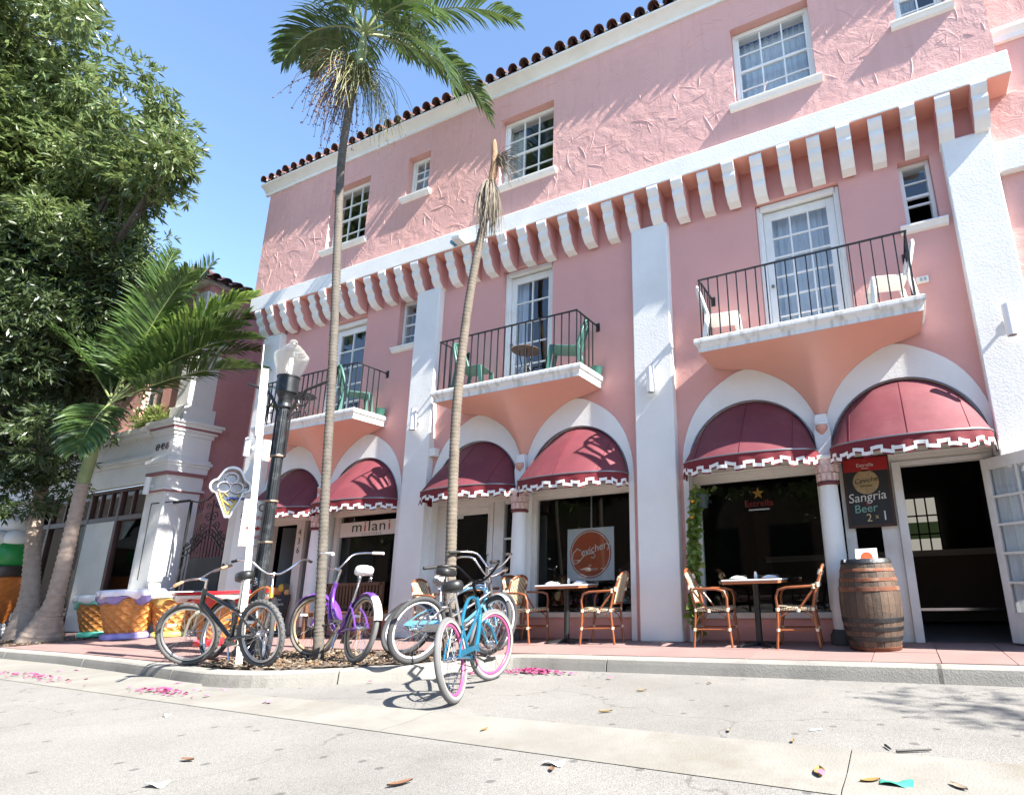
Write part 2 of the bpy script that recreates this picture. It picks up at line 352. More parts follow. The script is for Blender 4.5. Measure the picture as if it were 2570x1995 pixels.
BED2 = [(-5.4, -1.0), (-1.9, -1.0), (-1.9, -2.25), (-5.4, -1.9)]
def inpoly(p, P):
    c = False; x, y = p
    for (a, b), (d, e) in zip(P, P[1:]+P[:1]):
        if (b > y) != (e > y) and x < (d-a)*(y-b)/(e-b)+a: c = not c
    return c
PIT = .586
k0 = int(math.floor((-13-10.24)/PIT))
for k in range(k0, 20):
    x0 = 10.24+k*PIT; x1 = x0+PIT-.008
    for r_, (ya, yb) in enumerate(((.3, -.70), (-.708, -1.41), (-1.418, -2.12), (-2.128, -2.83), (-2.838, -3.1))):
        lim = max(inner_y(x0), inner_y(x1))
        if ya < lim+.05: continue
        c = ((x0+x1)/2, (ya+max(yb, lim))/2)
        if inpoly(c, BED1) or inpoly(c, BED2): continue
        y0a, y0b = max(yb, inner_y(x0)), max(yb, inner_y(x1))
        if min(ya-y0a, ya-y0b) < .03: continue
        dz = rnd.uniform(-.0015, .0015)
        MB().prism([(x0, ya), (x0, y0a), (x1, y0b), (x1, ya)], 'z', -.02, dz).build('paving_slab', TILE if rnd.random() < .6 else TILE2, sw)
# planting beds: uneven soil with chips
def bed(P, name):
    mb = MB(); xs = [p[0] for p in P]; ys = [p[1] for p in P]; st = .09
    nx = int((max(xs)-min(xs))/st); ny = int((max(ys)-min(ys))/st); H = {}
    def h(i, j):
        if (i, j) not in H: H[i, j] = (min(xs)+i*st+rnd.uniform(-.02, .02), min(ys)+j*st+rnd.uniform(-.02, .02), rnd.uniform(-.012, .018))
        return H[i, j]
    for i in range(nx):
        for j in range(ny):
            if inpoly((min(xs)+(i+.5)*st, min(ys)+(j+.5)*st), P): mb.quad(h(i, j), h(i+1, j), h(i+1, j+1), h(i, j+1))
    o = struct(mb.build(name, MULCH, None, smooth=80)); return o
bd1 = bed(BED1, 'planting_bed'); bd2 = bed(BED2, 'planting_bed')
chipm = [mat('bark_chip', (.12, .08, .055), .9, var=.3), mat('pale_chip', (.24, .20, .15), .9, var=.2), mat('dry_leaf_litter', (.18, .11, .055), .8, var=.3)]
for mi in range(3):
    mb = MB()
    for P, n in ((BED1, 500), (BED2, 260)):
        xs = [p[0] for p in P]; ys = [p[1] for p in P]
        for _ in range(n):
            x, y = rnd.uniform(min(xs), max(xs)), rnd.uniform(min(ys), max(ys))
            if not inpoly((x, y), P): continue
            a = rnd.uniform(0, 6.28); l = rnd.uniform(.015, .05); ww = l*rnd.uniform(.3, .6); ca, sa = math.cos(a), math.sin(a); z = rnd.uniform(.012, .03); t = rnd.uniform(-.012, .012)
            c = [(x+ca*l, y+sa*l, z+t), (x-sa*ww, y+ca*ww, z), (x-ca*l, y-sa*l, z-t), (x+sa*ww, y-ca*ww, z)]
            mb.quad(*c); mb.quad(c[0], c[1], (x, y, z+.012)); mb.quad(c[2], c[3], (x, y, z+.012))
    tag(stuff(mb.build('bark_mulch', chipm[mi])), ['dark bark chips scattered over the planting beds', 'pale wood chips scattered over the planting beds', 'brown dry leaf litter scattered over the planting beds'][mi], 'mulch')

# ================================================================== the pink building
BLD = empty('pink_building', (0, 0, 0), 'pink stucco three storey building with white pilasters, corbel band and arched shopfronts', 'building')
XL, XR = -.05, 14.08
PEND = [2.60, 7.07, 11.66]           # column between the two arches of each bay
AR, ZS, AOFF = .885, 2.22, .955      # arch radius, springing height, arch centre offset
ARCH = [b+s*AOFF for b in PEND for s in (-1, 1)]
Y3, YP, YB = -.25, -.13, -.38        # third floor wall overhangs; pilaster face; corbel band face
ZB0, ZB1 = 6.672, 7.005              # corbel band
ZE = 9.79                            # eaves
XL3, XR3 = -.187, 14.30
def rp(v, k=.9657): return tuple(CX+(q-CX)*k if i < 2 else CZ+(q-CZ)*k for i, q in enumerate(v))
WIN3 = [(1.62, 2.81, 7.93, 9.50, (3, 4)), (3.90, 4.51, 8.54, 9.51, (2, 4)), (6.30, 7.50, 7.98, 9.52, (3, 4)), (10.89, 12.135, 7.95, 9.47, (3, 4)), (13.30, 13.93, 8.38, 9.47, (2, 4))]
WIN3 = [rp(q[:4])+(q[4],) for q in WIN3]
DOOR2 = [(2.10, 3.18, 3.80, 6.08, 2), (6.50, 7.54, 3.80, 6.18, 2), (11.04, 12.23, 3.80, 6.10, 3)]
WIN2 = [(4.05, 4.48, 5.19, 6.17, 'louvre'), (13.0, 13.39, 5.13, 6.12, 'sash')]
def wall_cells(x0, x1, z0, z1, holes, y=0.):
    xs = sorted({x0, x1, *[h[0] for h in holes], *[h[1] for h in holes]}); zs = sorted({z0, z1, *[h[2] for h in holes], *[h[3] for h in holes]})
    xs = [x for x in xs if x0 <= x <= x1]; zs = [z for z in zs if z0 <= z <= z1]; mb = MB()
    for a, b in zip(xs, xs[1:]):
        for c, d in zip(zs, zs[1:]):
            if any(h[0] < (a+b)/2 < h[1] and h[2] < (c+d)/2 < h[3] for h in holes): continue
            mb.quad((a, y, c), (b, y, c), (b, y, d), (a, y, d))
    return mb
REC = .24
def reveals(mb, holes, y0=0., y1=REC):
    for h in holes:
        a, b, c, d = h[:4]
        mb.quad((a, y0, c), (a, y1, c), (a, y1, d), (a, y0, d)); mb.quad((b, y0, c), (b, y1, c), (b, y1, d), (b, y0, d))
        mb.quad((a, y0, d), (b, y0, d), (b, y1, d), (a, y1, d)); mb.quad((a, y0, c), (b, y0, c), (b, y1, c), (a, y1, c))
# third floor, heavily trowelled
mb = wall_cells(XL3, XR3, ZB1-.3, ZE+.15, WIN3, Y3); reveals(mb, WIN3, Y3, Y3+REC)
mb.quad((XL3, Y3, ZB0), (XL3, 9, ZB0), (XL3, 9, ZE+.2), (XL3, Y3, ZE+.2)); mb.quad((XR3, Y3, ZB0), (XR3, 9, ZB0), (XR3, 9, ZE+.2), (XR3, Y3, ZE+.2))
mb.build('upper_wall', PINKR, BLD)
# raised trowel strokes caught by the raking sun
def strokes(name, m, parent, n, x0, x1, z0, z1, place, skip, seed, lmin=.12, lmax=.5):
    mb = MB(); rg = random.Random(seed); k = 0
    while k < n:
        x, z = rg.uniform(x0, x1), rg.uniform(z0, z1)
        if any(h[0]-.12 < x < h[1]+.12 and h[2]-.2 < z < h[3]+.1 for h in skip): k += 1; continue
        a = rg.choice((rg.gauss(1.45, .35), rg.gauss(1.9, .5), rg.gauss(.3, .5))); c = rg.uniform(-2.4, 2.4); L_ = rg.uniform(lmin, lmax)*(1 if rg.random() < .8 else .4); ns = 7; wd = rg.uniform(.004, .012); ht = rg.uniform(.0015, .0065); P = []
        for j in range(ns+1):
            P.append((x, z, a)); a += c*L_/ns; x += math.cos(a)*L_/ns; z += math.sin(a)*L_/ns
        if not (x0 < x < x1 and z0 < z < z1): continue
        k += 1
        for j in range(ns):
            r = []
            for q, t in ((P[j], j/ns), (P[j+1], (j+1)/ns)):
                s = math.sin(math.pi*min(.97, max(.03, t)))**.5; nx, nz = -math.sin(q[2])*wd*s, math.cos(q[2])*wd*s
                r.append((place(q[0]+nx, q[1]+nz, -.001), place(q[0]+nx*.2, q[1]+nz*.2, ht*s), place(q[0]-nx, q[1]-nz, -.001)))
            mb.quad(r[0][0], r[1][0], r[1][1], r[0][1]); mb.quad(r[0][1], r[1][1], r[1][2], r[0][2])
    stuff(mb.build(name, m, parent, smooth=80))
strokes('trowel_strokes', PINKR, BLD, 470, XL3+.05, XR3-.05, ZB1+.02, ZE-.06, lambda x, z, h: (x, Y3-h, z), WIN3, 4)
# second floor
H2 = [d[:4] for d in DOOR2]+[w_[:4] for w_ in WIN2]
mb = wall_cells(XL, XR, 3.60, ZB0+.05, H2); reveals(mb, H2)
mb.quad((XL, 0, 0), (XL, 9, 0), (XL, 9, ZB0), (XL, 0, ZB0)); mb.quad((XR, 0, 0), (XR, 9, 0), (XR, 9, ZB0), (XR, 0, ZB0))
mb.build('middle_wall', PINK, BLD)
# ground floor wall with arched openings
mb = MB(); edges = [XL]
for c in ARCH: edges += [c-AR, c+AR]
edges.append(XR)
for k in range(0, len(edges), 2): mb.quad((edges[k], 0, 0), (edges[k+1], 0, 0), (edges[k+1], 0, 3.60), (edges[k], 0, 3.60))
NA = 28
for c in ARCH:
    pts = [(c-AR*math.cos(math.pi*j/NA), ZS+AR*math.sin(math.pi*j/NA)) for j in range(NA+1)]
    for p, q in zip(pts, pts[1:]): mb.quad((p[0], 0, p[1]), (q[0], 0, q[1]), (q[0], 0, 3.60), (p[0], 0, 3.60))
mb.build('arcade_wall', PINK, BLD)
# white arch surrounds, cut from the extrados curve
EXT = [(0, 1.335), (.12, 1.31), (.25, 1.25), (.40, 1.165), (.54, 1.06), (.66, .94), (.77, .79), (.86, .60), (.92, .42), (.955, .22), (.965, 0)]
def ext_h(d):
    d = abs(d)
    for (a, b), (c, e) in zip(EXT, EXT[1:]):
        if a <= d <= c: return b+(e-b)*(d-a)/(c-a)
    return 0.
def arch_surround(c, side):
    mb = MB(); yf, yb = -.022, .30
    outer = [(s*d, ZS+h) for s in (-1,) for d, h in EXT[::-1]]+[(d, ZS+h) for d, h in EXT[1:]]
    # resample outer to NA+1 by angle fraction
    def res(P, n):
        L_ = [0]
        for a, b in zip(P, P[1:]): L_.append(L_[-1]+math.dist(a, b))
        out = []
        for k in range(n+1):
            t = L_[-1]*k/n; i = max(j for j in range(len(L_)) if L_[j] <= t+1e-9); i = min(i, len(P)-2); u = (t-L_[i])/(L_[i+1]-L_[i])
            out.append(tuple(P[i][q]+(P[i+1][q]-P[i][q])*u for q in (0, 1)))
        return out
    O = [(c-.965, 0), (c-.965, 1.2)]+[(c+x, z) for x, z in res(outer, NA)]+[(c+.965, 1.2), (c+.965, 0)]
    I = [(c-AR, 0), (c-AR, 1.2)]+[(c-AR*math.cos(math.pi*j/NA), ZS+AR*math.sin(math.pi*j/NA)) for j in range(NA+1)]+[(c+AR, 1.2), (c+AR, 0)]
    n = len(O)
    for k in range(n-1):
        mb.quad((O[k][0], yf, O[k][1]), (O[k+1][0], yf, O[k+1][1]), (I[k+1][0], yf, I[k+1][1]), (I[k][0], yf, I[k][1]))
        mb.quad((I[k][0], yf, I[k][1]), (I[k+1][0], yf, I[k+1][1]), (I[k+1][0], yb, I[k+1][1]), (I[k][0], yb, I[k][1]))
        mb.quad((O[k][0], yf, O[k][1]), (O[k+1][0], yf, O[k+1][1]), (O[k+1][0], .01, O[k+1][1]), (O[k][0], .01, O[k][1]))
    mb.build('arch_surround', WHITE, BLD, smooth=45)
for i, c in enumerate(ARCH): arch_surround(c, i)
# columns between arches: shaft, carved capital, dark plinth, painted pendant above
CAP = mat('pink_carved_capital', (.66, .50, .48), .75, var=.25, vs=18, bump=.8, bs=35, col2=(.5, .33, .33), cs=14)
MAROON = mat('maroon_paint', (.13, .03, .035), .6, var=.15)
for b in PEND:
    y = -.085
    col = MB().lathe([(.118, .17), (.12, .9), (.116, 1.5), (.108, 1.84)], (b, y, 0), 24).build('column', WHITE, BLD, smooth=40)
    MB().lathe([(.16, 0), (.16, .1), (.14, .13), (.125, .17)], (b, y, 0), 24).build('column_base', mat('dark_plinth', (.06, .06, .062), .7, var=.2), col, smooth=40)
    MB().lathe([(.118, 1.835), (.132, 1.85), (.132, 1.872), (.118, 1.885)], (b, y, 0), 24).build('necking_ring', MAROON, col, smooth=60)
    cap = MB(); cap.lathe([(.108, 1.885), (.112, 1.95), (.118, 2.02), (.13, 2.1), (.135, 2.15)], (b, y, 0), 24)
    for row, (z, n, r0, s_) in enumerate(((1.93, 10, .112, .05), (2.035, 10, .122, .055))):
        for k in range(n):
            a = 2*math.pi*(k+.5*row)/n; cx, cy = b+math.cos(a)*r0, y+math.sin(a)*r0; i0 = len(cap.v)
            cap.lathe([(.001, -.05), (.028, -.03), (.034, .0), (.03, .03), (.04, .045), (.012, .062), (.001, .05)], (0, 0, 0), 8)
            cap.move(i0, Matrix.Translation((cx, cy, z)) @ Matrix.Rotation(a, 4, 'Z') @ Matrix.Scale(.7, 4, (1, 0, 0)))
    cap.build('capital', CAP, col, smooth=50)
    MB().box(b-.165, b+.165, y-.15, .02, 2.15, 2.20).build('abacus', WHITE, col, bevel=.008)
    MB().prism([(b-.085, 2.2), (b+.085, 2.2), (b+.105, 2.5), (b+.07, 2.75), (b-.07, 2.75), (b-.105, 2.5)], 'y', -.12, -.018).build('impost', WHITE, col, bevel=.01)
    pd = MB().lathe([(.005, 2.46), (.03, 2.49), (.07, 2.54), (.082, 2.575), (.07, 2.6)], (b, -.10, 0), 20).build('pendant', PINKS, col, smooth=60)
    MB().lathe([(.07, 2.60), (.083, 2.605), (.083, 2.625), (.075, 2.635)], (b, -.10, 0), 20).build('pendant_ring', WHITE, col, smooth=60)
# pilasters
PIL = [(.21, .77), (4.61, 5.163), (9.079, 9.682), (13.53, 14.09)]
for k, (a, b) in enumerate(PIL):
    mb = MB(); mb.prism([(a, YP), (b, YP), (b+.0, .01), (a, .01)], 'z', 0, 6.15)
    mb.build('pilaster', WHITE, BLD, bevel=.015)
MB().box(-.12, .206, -.07, .01, 0, 2.9).build('end_pier', mat('cream_block_wall', (.66, .63, .57), .85, var=.06, vs=3, bump=.4, bs=40), BLD, bevel=.01)
# corbels and band
SPC, XC0 = .404, .182
prof = [(0, ZB0), (YB+.01, ZB0)]
for z0, z1, d0, d1 in ((ZB0, 6.50, .37, .315), (6.50, 6.325, .315, .245), (6.325, 6.13, .245, .135)):
    for j in range(7):
        t = j/6; prof.append((-(d0+(d1-d0)*t+.035*math.sin(math.pi*min(1, t*1.05))*1.0), z0+(z1-z0)*t))
prof.append((0, 6.10))
cm = None
for k in range(35):
    if cm is None:
        c0 = MB().prism(prof, 'x', 0, .173).build('corbel', PINK, BLD, smooth=35); cm = c0
        fc = MB()
        for (y0, z0), (y1, z1) in zip(prof[1:], prof[2:]):
            fc.quad((-.003, y0-.006, z0), (.176, y0-.006, z0), (.176, y1-.006, z1), (-.003, y1-.006, z1))
            for xx in (-.003, .176): fc.quad((xx, y0-.006, z0), (xx, y1-.006, z1), (xx, y1+.012, z1), (xx, y0+.012, z0))
        cface = fc.build('corbel_face', WPAINT, c0, smooth=35)
        c0.location = (XC0+k*SPC, 0, 0)
    else: inst(cface, inst(cm, BLD, (XC0+k*SPC+rnd.uniform(-.007, .007), 0, rnd.uniform(-.008, .004)), (rnd.uniform(-.006, .006), 0, rnd.uniform(-.012, .012))))
MB().box(-.045, 14.385, YB, .02, ZB0, ZB1).build('corbel_band', WHITE, BLD, bevel=.012)
MB().box(-.035, 14.375, YB+.01, .03, ZB0-.004, ZB0).build('band_soffit', PINKS, BLD)
# eaves: moulded fascia, roof deck, clay tiles
fp = [(Y3+.02, ZE), (Y3-.03, ZE), (Y3-.03, ZE+.07), (Y3-.045, ZE+.08), (Y3-.08, ZE+.135), (Y3-.135, ZE+.165), (Y3-.172, ZE+.185), (Y3-.175, ZE+.215), (Y3+.02, ZE+.215)]
MB().prism(fp, 'x', -.33, 16.).build('eaves_cornice', WPAINT, BLD, smooth=30)
SL = math.atan(.42)
roof = MB(); 
roof.prism([(Y3-.15, ZE+.218), (Y3-.15, ZE+.232), (5, ZE+.232+5.4*.42), (5, ZE+.218+5.4*.42)], 'x', -.33, 16.0)
ROOFM = mat('clay_tile', (.115, .045, .035), .75, var=.35, vs=5, bump=.4, bs=40, col2=(.05, .03, .028), cs=3)
ro = roof.build('roof', ROOFM, BLD)
def tile_mesh(up):
    mb = MB(); n = 8; Lg = .48; th = .014
    for k in range(n):
        a0, a1 = math.pi*k/n, math.pi*(k+1)/n
        for rr0, rr1, f in ((.105, .085, 1), (.105-th, .085-th, -1)):
            s = 1 if up else -1
            q = [(rr0*math.cos(a0), 0, s*rr0*math.sin(a0)), (rr0*math.cos(a1), 0, s*rr0*math.sin(a1)), (rr1*math.cos(a1), Lg, s*rr1*math.sin(a1)), (rr1*math.cos(a0), Lg, s*rr1*math.sin(a0))]
            mb.quad(*q)
        s = 1 if up else -1
        mb.quad(*[(r_*math.cos(a), 0, s*r_*math.sin(a)) for r_, a in ((.105, a0), (.105, a1), (.105-th, a1), (.105-th, a0))])
    return mb
t_up = t_dn = None; PT = .262; x = -.22; i = 0
while x < 15.9:
    for row in range(2):
        y = Y3-.19+row*.40; z = ZE+.232+(y-Y3+.15)*.42
        jit = rnd.uniform(-.02, .02)
        for up in (True, False):
            loc = (x+(0 if up else PT/2)+rnd.uniform(-.008, .008), y+jit+(0 if up else .02), z+(.085 if up else .165)+row*.012)
            rot = (SL+rnd.uniform(-.03, .03), 0, rnd.uniform(-.03, .03))
            if up and t_up is None: t_up = tile_mesh(True).build('roof_tile', ROOFM, ro, smooth=60); t_up.location = loc; t_up.rotation_euler = rot
            elif not up and t_dn is None: t_dn = tile_mesh(False).build('roof_tile', ROOFM, ro, smooth=60); t_dn.location = loc; t_dn.rotation_euler = rot
            else: inst(t_up if up else t_dn, ro, loc, rot)
    x += PT
MORT = mat('pale_mortar', (.5, .48, .46), .9, var=.2)
mo = None; x = -.22+PT/2
while x < 15.8:
    if mo is None: mo = MB().lathe([(.001, 0), (.028, .004), (.03, .02), (.018, .045), (.001, .05)], (0, 0, 0), 8).build('mortar_plug', MORT, ro, smooth=60); mo.location = (x, Y3-.178, ZE+.232)
    else: inst(mo, ro, (x, Y3-.178, ZE+.232))
    x += PT
# rooms behind the openings
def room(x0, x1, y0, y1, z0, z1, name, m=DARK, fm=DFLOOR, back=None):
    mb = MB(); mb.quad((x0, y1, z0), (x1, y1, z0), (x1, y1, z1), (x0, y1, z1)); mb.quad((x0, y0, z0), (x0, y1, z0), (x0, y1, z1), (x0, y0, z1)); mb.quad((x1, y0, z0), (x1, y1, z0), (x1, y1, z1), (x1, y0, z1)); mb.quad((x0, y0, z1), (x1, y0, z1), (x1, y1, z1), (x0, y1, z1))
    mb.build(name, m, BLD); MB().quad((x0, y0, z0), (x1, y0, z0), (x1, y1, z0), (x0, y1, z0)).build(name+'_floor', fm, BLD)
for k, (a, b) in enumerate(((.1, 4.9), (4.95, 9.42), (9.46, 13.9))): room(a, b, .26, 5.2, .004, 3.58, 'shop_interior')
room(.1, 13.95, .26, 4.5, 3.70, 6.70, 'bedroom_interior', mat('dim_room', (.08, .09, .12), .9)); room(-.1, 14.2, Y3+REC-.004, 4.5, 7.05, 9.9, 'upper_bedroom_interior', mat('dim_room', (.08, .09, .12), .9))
# ================================================================== windows and balcony doors
def pane(x0, x1, y, z0, z1, parent, m=GLASS, name='pane'):
    return MB().quad((x0, y, z0), (x1, y, z0), (x1, y, z1), (x0, y, z1)).build(name, m, parent)
def curtain(x0, x1, y, z0, z1, parent, folds=9, amp=.025, sheer=None):
    ph = rnd.uniform(0, 6)
    def fn(a, b):
        x = x0+(x1-x0)*a; k = .6+.4*(1-b)
        return (x, y+amp*k*math.sin(ph+a*folds*6.28+.8*math.sin(b*2+a*5))+amp*.4*math.sin(a*folds*15), z0+(z1-z0)*b)
    return MB().grid(fn, max(24, folds*9), 5).build('curtain', CURT, parent, smooth=80)
def sill(x0, x1, z, parent):
    pr = [(.16, z), (-.055, z), (-.085, z-.012), (-.085, z-.04), (-.06, z-.055), (-.05, z-.09), (-.028, z-.10), (.0, z-.11), (.16, z-.11)]
    return MB().prism(pr, 'x', x0-.085, x1+.085).build('sill', WPAINT, parent, smooth=30)
def sash_window(x0, x1, z0, z1, cols, rows, cur=None, fy=.125):
    f = MB(); c = .065; g = .004
    f.box(x0+g, x0+c, fy, REC+.05, z0+.004, z1-g); f.box(x1-c, x1-g, fy, REC+.05, z0+.004, z1-g); f.box(x0+c, x1-c, fy+.002, REC+.05, z1-c-.01, z1-g); f.box(x0+c, x1-c, fy+.002, REC+.05, z0+.004, z0+.05)
    zm = (z0+z1)/2; a, b = x0+c, x1-c
    f.box(a, b, fy+.03, fy+.075, zm-.02, zm+.022)
    f.box(a, a+.03, fy+.034, fy+.07, z0+.05, z1-c); f.box(b-.03, b, fy+.034, fy+.07, z0+.05, z1-c)
    fr = f.build('window', WPAINT, BLD, bevel=.004)
    a += .03; b -= .03; zs = [z0+.05]+[z0+.05+(z1-c-z0-.06)*k/rows for k in range(1, rows)]+[z1-c-.01]; xs = [a+(b-a)*k/cols for k in range(cols+1)]
    for k in range(1, cols): MB().box(xs[k]-.011, xs[k]+.011, fy+.036, fy+.066, z0+.05, z1-c-.01).build('muntin', WPAINT, fr)
    for k in range(1, rows):
        if k*2 != rows: MB().box(a, b, fy+.038, fy+.064, zs[k]-.011, zs[k]+.011).build('muntin', WPAINT, fr)
    for i in range(cols):
        for j in range(rows): pane(xs[i], xs[i+1], fy+.05, zs[j], zs[j+1], fr)
    sill(x0, x1, z0, fr)
    for (u0, u1) in (cur or []): curtain(x0+(x1-x0)*u0, x0+(x1-x0)*u1, fy+.24, z0+.02, z1-.02, fr, folds=max(2, int(11*(u1-u0))))
    return fr
for (x0, x1, z0, z1, (c, r_)), cur in zip(WIN3, ([(.8, 1)], [(0, .3)], [(-.15, .26)], [(-.1, 1.1)], [(.0, .5)])): sash_window(x0, x1, z0, z1, c, r_, cur).location.y = Y3
# louvred and half open small windows
for x0, x1, z0, z1, kind in WIN2:
    f = MB(); c = .055; fy = .10; g = .004
    f.box(x0+g, x0+c, fy, REC+.04, z0+.004, z1-g); f.box(x1-c, x1-g, fy, REC+.04, z0+.004, z1-g); f.box(x0+c, x1-c, fy+.002, REC+.04, z1-c, z1-g); f.box(x0+c, x1-c, fy+.002, REC+.04, z0+.004, z0+.04)
    fr = f.build('window', WPAINT, BLD, bevel=.004); zm = z0+(z1-z0)*.5
    MB().box(x0+c, x1-c, fy+.03, fy+.07, zm-.018, zm+.018).build('meeting_rail', WPAINT, fr)
    n = 4
    for k in range(n):
        za = z0+.04+(z1-c-z0-.04)*k/n; zb = z0+.04+(z1-c-z0-.04)*(k+1)/n
        if kind == 'sash' and k < 2:
            if k == 1: MB().box(x0+c, x1-c, fy+.05, fy+.08, za+.1, za+.125).build('sash_rail', WPAINT, fr)
            continue
        pane(x0+c, x1-c, fy+.05, za, zb, fr)
        if k: MB().box(x0+c, x1-c, fy+.035, fy+.06, za-.008, za+.008).build('muntin', WPAINT, fr)
    sill(x0, x1, z0, fr)
def french_door(x0, x1, z0, z1, cols, cur):
    f = MB(); fy = .10; c = .085; g = .004
    for s0, s1, y in ((x0+g, x0+c, fy), (x1-c, x1-g, fy)): f.box(s0, s1, y, REC+.06, z0, z1-g)
    f.box(x0+c, x1-c, fy+.002, REC+.06, z1-c, z1-g); f.box(x0+c-.02, x1-c+.02, fy-.03, fy+.02, z1-c-.012, z1-g-.01)
    f.box(x0+g+.002, x0+c-.03, fy-.025, fy+.02, z0, z1-.02); f.box(x1-c+.03, x1-g-.002, fy-.025, fy+.02, z0, z1-.02)
    fr = f.build('balcony_door', WPAINT, BLD, bevel=.006)
    a, b = x0+c+.004, x1-c-.004; ly = fy+.055; st = .115 if cols == 3 else .10
    lf = MB(); lf.box(a, a+st, ly, ly+.045, z0+.02, z1-c-.02); lf.box(b-st, b, ly, ly+.045, z0+.02, z1-c-.02); lf.box(a+st, b-st, ly+.002, ly+.043, z1-c-.02-.13, z1-c-.02); lf.box(a+st, b-st, ly+.002, ly+.043, z0+.02, z0+.2)
    leaf = lf.build('door_leaf', WPAINT, fr, bevel=.004)
    xs = [a+st+(b-a-2*st)*k/cols for k in range(cols+1)]; n = 6 if cols == 3 else 5; za, zb = z0+.2, z1-c-.15; zs = [za+(zb-za)*k/n for k in range(n+1)]
    for k in range(1, cols): MB().box(xs[k]-.012, xs[k]+.012, ly+.006, ly+.04, za, zb).build('muntin', WPAINT, fr)
    for k in range(1, n): MB().box(xs[0], xs[-1], ly+.008, ly+.038, zs[k]-.012, zs[k]+.012).build('muntin', WPAINT, fr)
    for i in range(cols):
        for j in range(n): pane(xs[i], xs[i+1], ly+.022, zs[j], zs[j+1], fr)
    MB().lathe([(.001, -.05), (.022, -.045), (.026, -.03), (.012, -.02), (.012, .0)], (0, 0, 0), 12).move(0, Matrix.Translation((a+st*.5, ly-.005, z0+.98)) @ Matrix.Rotation(R(-90), 4, 'X')).build('door_knob', mat('aged_brass', (.25, .22, .17), .35, .9), fr, smooth=50)
    for u0, u1 in cur: curtain(x0+(x1-x0)*u0, x0+(x1-x0)*u1, fy+.22, z0+.03, z1-.05, fr, folds=max(2, int(12*(u1-u0))))
for (x0, x1, z0, z1, c), cur in zip(DOOR2, ([], [(.02, .32)], [(-.05, 1.05)])): french_door(x0, x1, z0, z1, c, cur)

# ================================================================== balconies
RB = None
for bi, b in enumerate(PEND):
    if bi == 0: xl, xr = b-1.36, b+1.385
    elif bi == 1: xl, xr = b-1.365, b+1.44
    else: xl, xr = b-1.435, b+1.35
    D_ = .72
    pr = [(.0, 3.645), (0, 3.70), (.012, 3.715), (.02, 3.74), (.04, 3.755), (.045, 3.775), (.045, 3.815), (.035, 3.828)]
    sl_ = MB(); rings = []
    for d, z in pr: rings.append([(xl+.045-d, .0, z), (xl+.045-d, -D_+.045-d, z), (xr-.045+d, -D_+.045-d, z), (xr-.045+d, .0, z)])
    for r0, r1 in zip(rings, rings[1:]):
        for k in range(3): sl_.quad(r0[k], r0[k+1], r1[k+1], r1[k])
    sl_.quad(*rings[0]); sl_.quad(*rings[-1])
    bal = sl_.build('balcony', STAIN, BLD, smooth=30)
    xa, xb = xl+.05, xr-.05
    def hx(x):
        c = b-AOFF if x < b else b+AOFF
        if (x-b)*(1 if x > b else -1) <= AOFF: return max(ZS+ext_h(x-c), 2.63)
        e = xa if x < b else xb; t = abs(x-c)/abs(e-c); return ZS+1.335+(3.643-ZS-1.335)*t**1.5
    def sof(u, v):
        x = xa+(xb-xa)*u; h = hx(x); t = v
        # the shell narrows towards the pendant: pull x in a little as it comes forward
        return (x, -.024-(D_-.05-.024)*t, h+(3.643-h)*(t**.85))
    MB().grid(sof, 60, 10).build('vaulted_soffit', PINKS, bal, smooth=60)
    # railing
    zt, z0 = 4.69, 3.828; ry = -D_+.06; rl, rr = xl+.10, xr-.10
    if RB is None: RB = MB().box(-.0075, .0075, -.0075, .0075, 0, zt-z0).build('baluster', BLACK, bal); RB.location = (rl, ry, z0); first = True
    n = 20
    for k in range(n+1):
        if bi == 0 and k == 0: continue
        inst(RB, bal, (rl+(rr-rl)*k/n, ry, z0))
    for x in (rl, rr):
        for k in range(1, 5): inst(RB, bal, (x, ry+(-.06-ry)*k/5, z0))
    tr = MB(); tr.box(rl-.015, rr+.015, ry-.014, ry+.014, zt-.004, zt+.012)
    for x in (rl, rr): tr.box(x-.014, x+.014, ry+.014, -.0, zt-.003, zt+.011)
    tr.build('top_rail', BLACK, bal)
    for x in (rl, rr):
        h = MB(); h.tube([(x, -.0, zt-.05), (x, -.03, zt-.02), (x, -.05, zt+.01)], .012, 6); h.box(x-.03, x+.03, -.012, -.001, zt-.08, zt+.06); h.build('rail_bracket', BLACK, bal)

